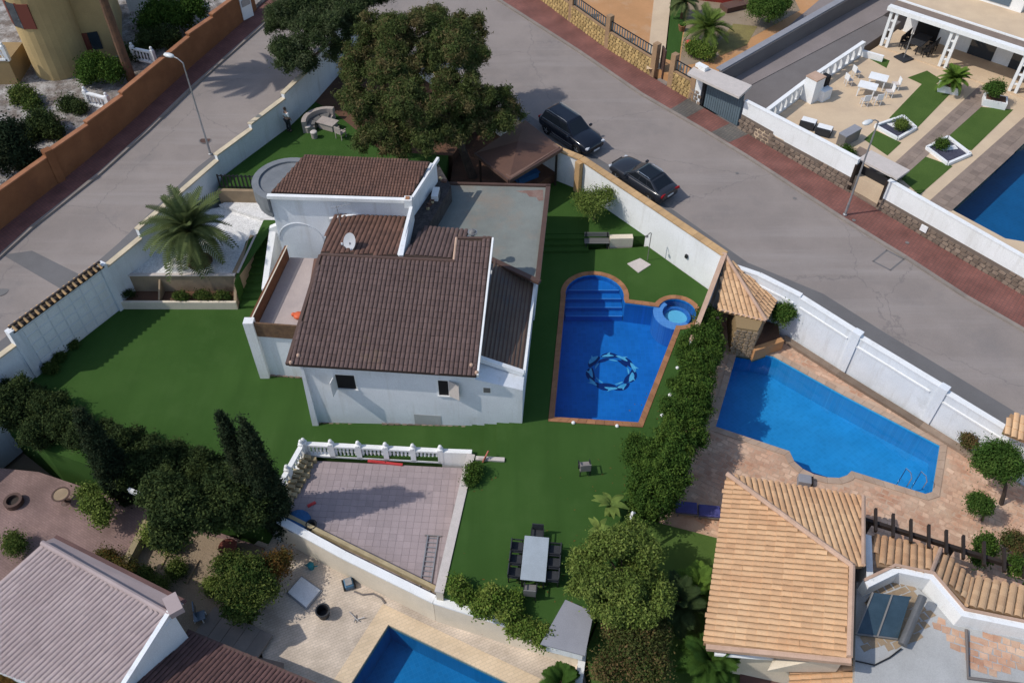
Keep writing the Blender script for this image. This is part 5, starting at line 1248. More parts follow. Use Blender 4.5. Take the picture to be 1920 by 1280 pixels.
# villa: raised porch with columns, beam and terrace roof
VH = thing('white_villa', 'white villa with columned porch and tan roof terrace at the upper right', 'house', U(1784, 119, ZV))
co = [U(1660, 90, ZV), U(1788, 121, ZV), U(1913, 190, ZV)]
pd = (co[1]-co[0]); pdn = V((pd.x, pd.y, 0)).normalized(); pn_ = V((-pdn.y, pdn.x, 0)); pn_ = pn_ if pn_.y > 0 else -pn_
b0_ = U(1665, 12, 5.3); b1_ = U(1925, 98, 5.3)
bd = V((b1_.x-b0_.x, b1_.y-b0_.y, 0)).normalized(); bn_ = V((-bd.y, bd.x, 0)); bn_ = bn_ if bn_.y > 0 else -bn_
ext = b1_+bd*8
co = [b0_+bd*.35, b0_+bd*((b1_-b0_).length*.49), b0_+bd*((b1_-b0_).length*1.0)]
for c in co:
    for s_ in (0, .42):
        MB().box(V((*(c+bd*s_+bn_*.25).xy, (ZV+5.0)/2)), (.2, .2, 5.0-ZV), math.atan2(bd.y, bd.x)).build('column', M['white2'], VH)
    for z in (2.9, 3.6, 4.3): MB().box(V((*(c+bd*.21+bn_*.25).xy, z)), (.3, .12, .12), math.atan2(bd.y, bd.x)).build('column_tie', M['white2'], VH)
def bslab(a, b, off0, off1, z0, z1, nm, m): return MB().hexa([V((*(p).xy, z0)) for p in (a+bn_*off0, b+bn_*off0, b+bn_*off1, a+bn_*off1)], [V((*(p).xy, z1)) for p in (a+bn_*off0, b+bn_*off0, b+bn_*off1, a+bn_*off1)]).build(nm, M[m], VH)
bslab(b0_, ext, 0, .5, 5.0, 5.3, 'beam', 'white2')
bslab(b0_+bd*.05, ext, .5, 1.5, 5.02, 5.24, 'roof_band', 'pathstone'); bslab(b0_+bd*.05, ext, 1.5, 1.68, 5.02, 5.32, 'kerb_band', 'white2')
bslab(b0_+bd*.05, ext, 1.68, 9, 4.9, 5.2, 'roof_terrace', 'tanfloor')
bslab(b0_+bd*.6, ext, 3.4, 9, ZV-.5, 4.9, 'rear_wall', 'white2')
bslab(b0_+bd*.2, ext, .1, 3.4, ZV-.4, ZV+.1, 'porch_floor', 'tanfloor')
for k, (f0, f1, m) in enumerate(((1.5, 3.2, 'dark'), (5.6, 7.4, 'glass'), (8.6, 10.0, 'glass'))):
    bslab(b0_+bd*f0, b0_+bd*f1, 3.36, 3.42, ZV+.1, 4.4, 'window', m)
bslab(b0_+bd*3.0, b0_+bd*7.5, 5.6, 9, 5.2, 8.0, 'upper_storey', 'white2')
bslab(b0_+bd*4.6, b0_+bd*6.6, 5.54, 5.61, 5.4, 7.4, 'window', 'bluepane')
# dining set in the porch shade
c = b0_+bd*2.6+bn_*1.5; c.z = ZV+.1; ds = thing('dining_set', 'dark dining table in the shade of the villa porch', 'table', c)
MB().box(c+V((0, 0, .74)), (1.0, 2.0, .06), math.atan2(bd.y, bd.x)).build('top', M['anthracite'], ds)
for sx in (-.4, .4):
    for sy in (-.85, .85): MB().box(c+V((sx, sy, .37)), (.07, .07, .74)).build('leg', M['black'], ds)
for k in range(3):
    for s_ in (-1, 1):
        p = c+bd*s_*.85+bn_*(-.65+.65*k); t = thing('dining_chair', 'dark chair on the '+('left' if s_ < 0 else 'right')+' side of the porch table, '+('nearest the beam', 'in the middle', 'nearest the house wall')[k], 'chair', p, 'chairs round the porch table')
        MB().box(p+V((0, 0, .45)), (.5, .5, .06)).build('seat', M['black'], t); MB().box(p+bd*s_*.24+V((0, 0, .72)), (.06, .5, .5), math.atan2(bd.y, bd.x)).build('backrest', M['black'], t)
        for sx in (-.2, .2):
            for sy in (-.2, .2): MB().box(p+V((sx, sy, .22)), (.05, .05, .44)).build('leg', M['black'], t)
# parasol foot
p = U(1694, 110, ZV); pf = thing('parasol_base', 'dark grey parasol stand with folded pole at the porch edge', 'parasol stand', p)
MB().box(p+V((0, 0, .05)), (1.0, 1.0, .1), rad(30)).build('base_plate', M['anthracite'], pf); MB().tube([p, p+V((0, 0, 2.2))], .04).build('pole', M['steel'], pf)
# side wall with openings along the drive
sw = thing('terrace_wall', 'white openwork terrace wall between the villa patio and the driveway', 'wall', U(1530, 160, ZV))
t0, t1, t2 = U(1440, 205, ZV+1.1), U(1510, 152, ZV+1.1), U(1620, 78, ZV+1.1)
for a, b, nm in ((t0, t1, 7), (t1, t2, 9)):
    a, b = V((*a.xy, ZV)), V((*b.xy, ZV))
    wall_run(MB(), [(a.x, a.y, ZV-1.5, ZV+.15), (b.x, b.y, ZV-1.5, ZV+.15)], .22).build('base', M['white2'], sw)
    wall_run(MB(), [(a.x, a.y, ZV+1.0, ZV+1.12), (b.x, b.y, ZV+1.0, ZV+1.12)], .28).build('coping', M['ridgecap'] if 0 else M['white2'], sw)
    for k in range(nm+1):
        p = a.lerp(b, k/nm); MB().box((p.x, p.y, ZV+.575), (.45 if k % 2 == 0 else .3, .2, .85), math.atan2((b-a).y, (b-a).x)).build('pier', M['white2'], sw)
a, b = V((*t2.xy, 0)), V((*U(1662, 92, ZV+1.0).xy, 0)); wall_run(MB(), [(a.x, a.y, ZV-1, ZV+.45), (b.x, b.y, ZV-1, ZV+.45)], .22).build('base', M['white2'], sw)
# barbecue
p = U(1528, 190, ZV); bq_ = thing('barbecue', 'white masonry barbecue with chimney block against the openwork wall', 'barbecue', p)
MB().box(p+V((-.3, .25, .85)), (.95, .9, 1.7), rad(38)).build('hood', M['white2'], bq_); MB().box(p+V((-.3, .25, 1.74)), (1.0, .95, .08), rad(38)).build('cap', M['ridgecap'], bq_)
MB().box(p+V((.55, .35, .40)), (.9, .7, .8), rad(38)).build('counter', M['white2'], bq_); MB().box(p+V((.60, .85, .9)), (.5, .5, 1.2), rad(38)).build('opening', M['dark'], bq_)
# white tables and chairs
for i, (px, py, lb) in enumerate(((1628, 160, 'white square patio table nearer the street'), (1648, 144, 'white square patio table nearer the villa porch'))):
    p = U(px, py, ZV+.75); p.z = ZV; rz0 = rad(-28); t = thing('patio_table', lb, 'table', p, 'white patio tables')
    MB().box(p+V((0, 0, .73)), (1.25, .95, .05), rz0).build('top', M['white2'], t)
    for sx in (-.5, .5):
        for sy in (-.38, .38): MB().box(p+Matrix.Rotation(rz0, 3, 'Z') @ V((sx, sy, .36)), (.08, .08, .72), rz0).build('leg', M['white2'], t)
for i, (px, py, rz0) in enumerate(((1592, 150, 200), (1606, 135, 200), (1622, 188, 280), (1646, 186, 280), (1668, 172, 0), (1680, 158, 0))):
    p = U(px, py, ZV+.4); p.z = ZV; t = thing('patio_chair', 'white wire backed chair '+('left of the white tables, nearer the barbecue', 'left of the white tables, nearer the porch', 'below the nearer white table, left one', 'below the nearer white table, right one', 'right of the white tables, nearer the street', 'right of the white tables, nearer the porch')[i], 'chair', p, 'chairs round the white patio tables')
    MB().box(p+V((0, 0, .44)), (.46, .46, .05), rad(rz0)).build('seat', M['cushion'], t)
    d = V((math.cos(rad(rz0)), math.sin(rad(rz0)), 0)); MB().box(p+d*.22+V((0, 0, .68)), (.05, .46, .42), rad(rz0)).build('backrest', M['whiteplastic'], t)
    for sx in (-.19, .19):
        for sy in (-.19, .19): MB().box(p+V((sx, sy, .22)), (.04, .04, .43)).build('leg', M['whiteplastic'], t)
for i, (px, py, lb) in enumerate(((1517, 226, 'white lounge seat pad behind the street wall, nearer the drive'), (1547, 239, 'white lounge seat pad behind the street wall, nearer the bench'))):
    p = U(px, py, ZV+.4); p.z = ZV; t = thing('lounge_seat', lb, 'seat', p, 'white lounge seats')
    MB().box(p+V((0, 0, .34)), (.95, .75, .14), rad(-28)).build('cushion', M['white2'], t, bevel=.03); MB().box(p+V((0, 0, .14)), (1.0, .8, .26), rad(-28)).build('frame', M['anthracite'], t)
    MB().box(p+V((-.25, -.46, .32)), (.95, .1, .5), rad(-28)).build('backrest', M['anthracite'], t)
p = U(1588, 266, ZV); t = thing('outdoor_bench', 'dark grey bench box behind the street wall near the porch slab', 'bench', p)
MB().box(p+V((0, 0, .4)), (1.6, .55, .8), rad(38)).build('body', M['steeldk'], t); MB().box(p+V((0, 0, .83)), (1.64, .6, .06), rad(38)).build('lid', M['shedroof'], t)
# white planters with plants
for i, (px, py, lb, sz) in enumerate(((1777, 170, 'white square planter with a spreading cycad', 1.1), (1862, 196, 'white square planter with a dark round shrub', 1.2))):
    p = U(px, py, ZV); t = thing('planter', lb, 'planter', p)
    MB().box(p+V((0, 0, .25)), (sz*1.25, sz*.85, .5), rad(-22)).build('box', M['white2'], t); MB().box(p+V((0, 0, .502)), (sz*1.05, sz*.65, .02), rad(-22)).build('soil_fill', M['soil'], t)
for i, (px, py, lb) in enumerate(((1680, 243, 'low white framed bed with dark gravel and a small plant, nearer the villa tables'), (1776, 284, 'low white framed bed with dark gravel and a small plant, nearer the dark pool'))):
    q = [U(px+a, py+b, ZV) for a, b in ((-40, -4), (12, -22) if i == 0 else (0, -24), (42, 8) if i else (36, 0), (0, 26) if i else (2, 20))]
    t = thing('flower_bed', lb, 'flower bed', q[0]); n4 = 4
    for k in range(4):
        a, b = q[k]+V((0, 0, .1)), q[(k+1) % 4]+V((0, 0, .1)); MB().beam(a, b, .16, .22).build('frame', M['white2'], t)
    MB().slab([p+V((0, 0, .06)) for p in q], depth=.04).build('gravel_fill', mat('slate_gravel', (.07, .07, .10), (.05, .05, .075), 5, .9, .5, 20) if i == 0 else bpy.data.materials['slate_gravel'], t)
    c = (q[0]+q[1]+q[2]+q[3])/4; MB().slab([c+V((x, y, .075)) for x, y in ((-.6, .5), (.7, .7), (.75, .25), (-.3, .05))], depth=.05).build('white_gravel_fill', M['gravel'], t)
# grey wall and hedge side of the drive
dw = thing('boundary_wall', 'long grey wall along the driveway below the dry garden', 'wall', U(1480, 60, 2.5))
a, b = U(1398, 138, 2.0), U(1668, -10, 3.0)
wall_run(MB(), [(14.7, 55.6, 0, 2.9), (31.5, 69.9, 0, 4.0)], .3).build('wall', M['drivedark'], dw)
wall_run(MB(), [(14.5, 55.8, 2.9, 3.0), (31.3, 70.1, 4.0, 4.1)], .5, .1).build('hedge_ledge', M['shedroof'], dw)
# ------------------------------------------------------------------ top centre villa: yellow stone wall with pillars and railings
yw = thing('boundary_wall', 'yellow stone wall with pillars and black railings along the far sidewalk', 'wall', OPP[2])
marks = [(944, 5), (1030, 50), (1118, 98), (1206, 152), (1232, 150), (1290, 190)]
pts = [opp_at(895, -20)]+[opp_at(*m) for m in ((1038, 52), (1120, 98), (1203, 153))]
pts2 = [opp_at(1240, 172), opp_at(1290, 190)]
def ywall(a, b, pillars=True, rail=True, lim=110):
    hb_ = 1.35
    wall_run(MB(), [(a.x, a.y, 0, a.z+hb_), (b.x, b.y, 0, b.z+hb_)], .28, -.15).build('stone_base', M['stonejoint2'], yw)
    rubble_face(yw, a, b, hb_-.04, .34, .22, M['stoneyellow'], side=1, limit=lim)
    wall_run(MB(), [(a.x, a.y, a.z+hb_, a.z+hb_+.06), (b.x, b.y, b.z+hb_, b.z+hb_+.06)], .34, -.15).build('coping', M['pillar'], yw)
    d = (b-a); L_ = d.length; n_ = V((-d.y, d.x, 0)).normalized(); n_ = n_ if n_.y > 0 else -n_
    if rail:
        o = n_*.15
        for z in (hb_+.14, hb_+.82): MB().beam(a+o+V((0, 0, z)), b+o+V((0, 0, z)), .05, .06).build('rail', M['black'], yw)
        k = int(L_/.26)
        for i in range(1, k):
            p = a.lerp(b, i/k)+o; MB().box(p+V((0, 0, hb_+.47)), (.09, .03, .66), math.atan2(d.y, d.x)).build('railing_bar', M['gategrey'], yw)
for a, b in zip(pts[:-1], pts[1:]): ywall(a, b)
ywall(pts2[0], pts2[1], lim=50)
for p in pts[1:]+pts2: MB().box(p+V((.12, .12, 1.25)), (.42, .42, 2.6), rad(-50)).build('pillar', M['pillar'], yw)
g0, g1 = pts[-1], pts2[0]; yg = thing('garden_gate', 'narrow open gate gap with dark post in the yellow stone wall', 'gate', g0)
MB().box(g0.lerp(g1, .3)+V((.3, .3, 1.2)), (.1, .8, 2.2), rad(10)).build('gate_leaf', M['brownmetal'], yg); MB().box(g0.lerp(g1, .6)+V((.2, .2, .06)), (.9, .6, .12), rad(-50)).build('door_step', M['kerb'], yg)
struct('path', MB().slab([p+V((0, 0, .012)) for p in UU([(1212, 130), (1228, -20), (1262, -20), (1246, 130)], ZC)], depth=.01), M['tanfloor'])
struct('lawn', MB().slab([p+V((0, 0, .012)) for p in UU([(1246, 110), (1260, -20), (1292, -20), (1272, 118)], ZC)], depth=.01), M['lawn'])
struct('dry_bed', MB().slab([p+V((0, 0, .010)) for p in UU([(1274, 125), (1293, -20), (1480, -20), (1500, 20), (1330, 115)], ZC)], depth=.008), M['earth'])
struct('dry_grass', MB().slab([p+V((0, 0, .016)) for p in UU([(1340, 90), (1375, 45), (1420, 50), (1400, 85), (1350, 105)], ZC)], depth=.01), mat('dry_grass', (.24, .20, .07), (.20, .16, .06), 1.5, .95, .5, 30, fine=.3))
rc = U(1345, 5, ZC); rcv = thing('garden_cover', 'red covered terrace edge at the top of the picture', 'terrace', rc)
MB().box(rc+V((0, .6, .3)), (4, 1.2, .6), rad(-15)).build('cover', M['redwood'] if 0 else mat('red_cover', (.26, .03, .02), (.2, .025, .02), 2, .7), rcv); MB().box(rc+V((1.4, -.9, .2)), (2.6, 1.0, .4), rad(25)).build('step', M['roofbrown2'], rcv)
for px, py, c in ((1290, 92, 'pot with red flowers by the green strip'), (1278, 58, 'terracotta pot beside the green strip')):
    p = U(px, py, ZC); t = thing('flower_pot', c, 'pot', p); MB().lathe(p, [(.2, 0), (.3, .4), (.32, .45)], 10).build('pot', M['terracotta'], t)
    MB().lathe(p+V((0, 0, .45)), [(.2, 0), (.28, .12), (.1, .25)], 8).build('flowers', M['redplastic'] if 'red' in c else M['hedge'], t)

# ------------------------------------------------------------------ orange wall and tan villa on the left
ow = thing('boundary_wall', 'tall rust orange stepped wall along the left street', 'wall', OW[2])
def ow_t(px, py):
    """distance along the orange wall line of a base pixel"""
    p = U(px, py, lambda x, y: zL(x, y)+.12); best = None; acc = 0
    for a, b in zip(OW[:-1], OW[1:]):
        d = V((b.x-a.x, b.y-a.y, 0)); t = max(0, min(1, (V((p.x-a.x, p.y-a.y, 0))).dot(d)/d.length_squared)); q = a+d*t; e = V((p.x-q.x, p.y-q.y, 0)).length
        if best is None or e < best[0]: best = (e, q)
    return best[1]
mk = [ow_t(505, 24), ow_t(430, 85), ow_t(374, 118), ow_t(246, 227), ow_t(182, 282), ow_t(109, 336), ow_t(-10, 430), V((*OW[-1].xy, 0))]
tops = [(2.25, 1.95), (2.25, 2.0), (2.25, 1.9), (2.2, 1.95), (2.3, 1.85), (2.2, 1.8), (2.2, 1.9)]
for (a, b), (h0, h1) in zip(zip(mk[:-1], mk[1:]), tops):
    zt_ = max(zL(a.x, a.y)+h0-.28, zL(b.x, b.y)+h1)
    za, zb_ = zL(a.x, a.y)+2.0, zL(b.x, b.y)+2.22
    wall_run(MB(), [(a.x, a.y, LOW+.4, za), (b.x, b.y, LOW+.4, zb_)], .25, .0).build('wall_panel', M['orange'], ow)
    wall_run(MB(), [(a.x, a.y, za, za+.08), (b.x, b.y, zb_, zb_+.08)], .36).build('coping', M['orangetop'], ow)
for p in (mk[5],): MB().box((p.x, p.y, zL(p.x, p.y)+1.1), (.5, .5, 2.6), rad(50)).build('pillar', M['orange'], ow)
gw = mk[0].lerp(mk[1], .25); gt = thing('wall_gate', 'narrow white gate in the orange wall near the pines', 'gate', gw)
MB().box(V((*gw.xy, zL(*gw.xy)+1.3))+V((.22, -.16, 0)), (1.0, .1, 2.3), rad(55)).build('leaf', M['whiteplastic'], gt); MB().box(V((*gw.xy, zL(*gw.xy)+1.3))+V((.26, -.20, .1)), (.8, .1, .5), rad(55)).build('panel', M['steel'], gt)
# tan villa with round tower
TV = thing('tan_villa', 'tan villa with a round tower and red shuttered windows at the upper left', 'house', U(118, 165, 2.0))
tc = U(112, 152, 2.0); tb = tc+V((0, 1.3, 0))
MB().lathe((tb.x, tb.y, 1.2), [(2.0, 0), (2.0, .9), (1.95, .95), (1.95, 9.5)], 28).build('tower_wall', M['villatan'], TV, smooth=False)
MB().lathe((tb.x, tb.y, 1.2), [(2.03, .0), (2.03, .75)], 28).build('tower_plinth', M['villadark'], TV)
bx = [tb+V((.9, .2, 0)), tb+V((3.9, 1.2, 0)), tb+V((2.2, 7, 0)), tb+V((-4, 7, 0)), tb+V((-2.6, 1.0, 0))]
MB().slab([V((*p.xy, 10.5)) for p in bx], zb=.8).build('main_wall', M['villatan'], TV)
for a0, z0, z1 in ((-118, 6.2, 8.1),):
    for dl in (-26, 0, 26):
        a = rad(a0+dl); p = tb+V((1.93*math.cos(a), 1.93*math.sin(a), 0)); MB().box(V((*p.xy, z0+.9)), (.12, .82, 1.7), a).build('window' if dl == 0 else 'shutter', M['glass'] if dl == 0 else M['redwood'], TV)
    for dl in (-13, 13):
        a = rad(a0+dl); p = tb+V((1.95*math.cos(a), 1.95*math.sin(a), 0)); MB().box(V((*p.xy, z0+.9)), (.12, .12, 1.8), a).build('window_frame', M['redwood'], TV)
d = (bx[1]-bx[0]).normalized(); n = V((d.y, -d.x, 0))
for f, z in ((.55, 3.4), (.5, 7.2)):
    p = bx[0].lerp(bx[1], f)+n*.02; MB().box(V((*p.xy, z+.6)), (.7, .10, 1.3), math.atan2(d.y, d.x)).build('window', M['glass'], TV); MB().box(V((*(p-d*.55).xy, z+.6)), (.36, .16, 1.3), math.atan2(d.y, d.x)).build('shutter', M['redwood'], TV)
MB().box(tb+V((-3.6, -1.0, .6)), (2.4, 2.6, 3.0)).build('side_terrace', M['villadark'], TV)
balustrade('balustrade', 'white balustrade on the terrace at the left edge of the tan villa', (tb+V((-4.6, -2.2, 2.1)), tb+V((-2.4, -2.2, 2.1))), 2, 0, nb=6)
wz = U(262, 18, 3.4); MB().box(V((wz.x, wz.y+1, 4.2)), (2.2, 1.0, 3.4), rad(10)).build('white_annex', M['white2'], TV)
balustrade('balustrade', 'short white balustrade on the white gravel beside the round tower', (U(168, 195, 2.3), U(212, 200, 2.3)+V((.0, -.4, 0))), 2, 0, nb=5)
balustrade('balustrade', 'white balustrade behind the orange wall in the shade', (U(255, 112, 2.9), U(292, 120, 2.9)), 2, 0, nb=5)
# ------------------------------------------------------------------ pink roofed house at the lower left
PH = thing('house', 'house with a pale pink tiled roof and white gable at the lower left', 'house', (-17, 15, -2.4))
k0, k1, k2, k3 = U(80, 1018, 1.7), U(318, 1152, 1.7), U(205, 1300, .9), U(-120, 1190, .9)
pk = [k0, k1, V((*U(190, 1330, .6).xy, .6)), V((*U(-140, 1200, .6).xy, .6))]
nP = plane_z([k0, k1, U(190, 1330, .6)])
dn = V(((pk[3]-pk[0]).x, (pk[3]-pk[0]).y, 0))
PR = flatten([k0, k1, U(190, 1330, .6), U(-140, 1200, .6)], *nP)
tile_roof(PH, PR, V((-(k1-k0).y*-1, -(k1-k0).x, 0)) if 0 else (PR[3]-PR[0]), .205, .36, .042, M['roofpink'], M['ridgecap'] if 0 else M['roofpink'], thick=.16, name='pink_roof', limit=300)
capline(PH, k0+V((0, 0, .05)), k1+V((0, 0, .03)), .12, M['roofpink'], 'ridge_cap')
PR2 = [k0+V((-.1, .05, -.05)), k1+V((-.1, .1, -.05)), k1+V((.32, .75, -.42)), k0+V((.2, .55, -.42))]
MB().slab(PR2, depth=.1).build('rear_roof', M['roofpink'], PH); MB().beam(PR2[3], PR2[2], .16, .14).build('rear_eave', M['roofred'], PH)
e0, e1 = U(325, 1110, 1.75), U(368, 1165, -1.0)
wl2 = [V((k0.x+.3, k0.y+.2, 0)), V((k1.x-.05, k1.y+.35, 0)), V((U(205, 1320, .6).x-.1, U(205, 1320, .6).y, 0)), V((-24, 9, 0))]
pzn, pza = nP; pz_at = lambda p: pza.z-((p.x-pza.x)*pzn.x+(p.y-pza.y)*pzn.y)/pzn.z
wq = [k0+V((.1, -.25, 0)), k1+V((-.15, -.1, 0)), V((*U(190, 1330, .6).xy, 0))+V((-.3, .2, 0)), V((*U(-140, 1200, .6).xy, 0))+V((.3, .2, 0))]
MB().hexa([V((*p.xy, -2.7)) for p in wq][::-1], [V((p.x, p.y, pz_at(p)-.28)) for p in wq][::-1]).build('wall', M['white'], PH)
ga_, gb_ = k1+V((.05, .1, 0)), V((*U(190, 1330, .6).xy, 0))+V((.0, .2, 0))
wall_run(MB(), [(ga_.x, ga_.y, -2.7, pz_at(ga_)-.12), (gb_.x, gb_.y, -2.7, pz_at(gb_)-.12)], .25, .0).build('gable_wall', M['white'], PH)
MB().beam(k1+V((.12, .3, .1)), V((*U(200, 1325, .6).xy, .55))+V((.1, 0, 0)), .2, .28).build('gable_trim', M['white'], PH)
MB().box(k1+V((.1, .35, .12)), (.55, .85, .36), rad(35)).build('gable_cap', M['roofpink'], PH)
# second, darker red roof in the corner
d0, d1, d2, d3 = U(352, 1182, -.6), U(610, 1290, -.6), U(560, 1400, .0), U(215, 1330, .0)
dkr = thing('tiled_annex', 'low annex with dark red ribbed tile roof at the bottom left edge', 'annex', U(400, 1230, -1))
nD = plane_z([d0, d1, d2]); DR = flatten([d0, d1, d2, d3], *nD)
tile_roof(dkr, DR, (DR[0]-DR[3]), .20, .36, .05, M['roofred'], M['underroof'], thick=.14, limit=300)
MB().slab([V((*p.xy, -1.1)) for p in offset_loop(DR, -.25)], zb=-2.7).build('wall', M['white'], dkr)
MB().beam(DR[0], DR[1], .12, .14).build('eave_board', M['brownmetal'], dkr)
for f in (.15, .28):
    pass
# ------------------------------------------------------------------ street lamps
def lamp(p, top, label, headdir):
    t = thing('street_lamp', label, 'street lamp', p, 'street lamps')
    h = V((headdir[0], headdir[1], 0)).normalized()
    MB().lathe(p, [(.13, 0), (.13, .08), (.08, .12), (.075, .9), (.06, .95)], 10).build('base', M['steel'], t)
    MB().tube([p+V((0, 0, .9)), p+V((0, 0, top*.55)), p+V((0, 0, top))], [.065, .055, .045], 8).build('pole', M['steel'], t)
    MB().tube([p+V((0, 0, top)), p+h*.35+V((0, 0, top+.22)), p+h*.8+V((0, 0, top+.28))], .035, 8).build('arm', M['steel'], t)
    hd = MB(); c = p+h*.95+V((0, 0, top+.28)); s_ = V((-h.y, h.x, 0))
    for k, (f, wd, hh) in enumerate(((-.35, .06, .05), (-.2, .16, .10), (.1, .19, .12), (.32, .14, .08), (.38, .04, .03))):
        for a in range(10): th = 2*math.pi*a/10; hd.v.append(c+h*f+s_*wd*math.cos(th)+V((0, 0, hh*math.sin(th))))
    for k in range(4):
        for a in range(10): a2 = (a+1) % 10; hd.f.append((k*10+a, k*10+a2, (k+1)*10+a2, (k+1)*10+a))
    hd.f += [tuple(range(9, -1, -1)), tuple(range(40, 50))]; hd.m = [0]*len(hd.f)
    hd.build('lamp_head', M['lampglass'], t, smooth=True); return t
pL_ = U(405, 290, lambda x, y: zL(x, y)); pL_.x -= .35
lamp(pL_, 6.5, 'tall street lamp standing behind the long stepped garden wall', (-.75, .35))
pR_ = U(1584, 403, lambda x, y: zR(x, y)+.12)
lamp(pR_, 6.6, 'tall street lamp standing on the red sidewalk by the dark gate', (-.4, -.25))
pL2 = U(112, 352, lambda x, y: zL(x, y)+.12)
# ------------------------------------------------------------------ manholes and marks in the road
for px, py, f, r, m, lb in ((385, 263, zL, .34, 'brownmetal', 'rusty round manhole cover in the left street'), (2, 545, zL, .36, 'steeldk', 'dark round manhole cover at the left picture edge')):
    p = U(px, py, f); t = thing('manhole_cover', lb, 'manhole cover', p); MB().lathe(p+V((0, 0, .0)), [(r, 0), (r, .012)], 18).build('lid', M[m], t); ring(p, r, r+.07, p.z, p.z+.010, 20).build('rim', M['steeldk'], t)
for px, py, lb in ((1382, 325, 'small round valve lid in the right street below the sliding gate'), (1490, 372, 'small faint valve lid in the middle of the right street'), (1601, 413, 'small square cover in the red sidewalk beside the lamp'), (1701, 455, 'small square cover in the red sidewalk right of the lamp')):
    sw_ = 'sidewalk' in lb; p = U(px, py, (lambda x, y: zR(x, y)+.13) if sw_ else zR); t = thing('valve_cover', lb, 'valve cover', p)
    MB().lathe(p, [(.12, 0), (.12, .012)], 8).build('lid', M['steeldk'], t)
q = UU([(1635, 490), (1662, 468), (1697, 486), (1670, 508)], zR)
for a, b in ((0, 1), (1, 2), (2, 3), (3, 0)):
    struct('road_seam', MB().slab([q[a]+V((0, 0, .008)), q[b]+V((0, 0, .008)), q[b]+V((0, 0, .008))+(q[(b+1) % 4]-q[b]).normalized()*.1, q[a]+V((0, 0, .008))+(q[(a+3) % 4]-q[a]).normalized()*.1], depth=.004), M['asphaltdark'])
seam = UU([(5, 478), (60, 470), (150, 515), (120, 545)], zL)
struct('road_patch', MB().slab([p+V((0, 0, .006)) for p in seam+[]], depth=.003), M['asphaltdark'])
struct('road_patch', MB().slab([p+V((0, 0, .0055)) for p in UU([(110, 500), (148, 513), (60, 470)], zL)][:3]+[], depth=.003), M['asphaltdark']) if 0 else None

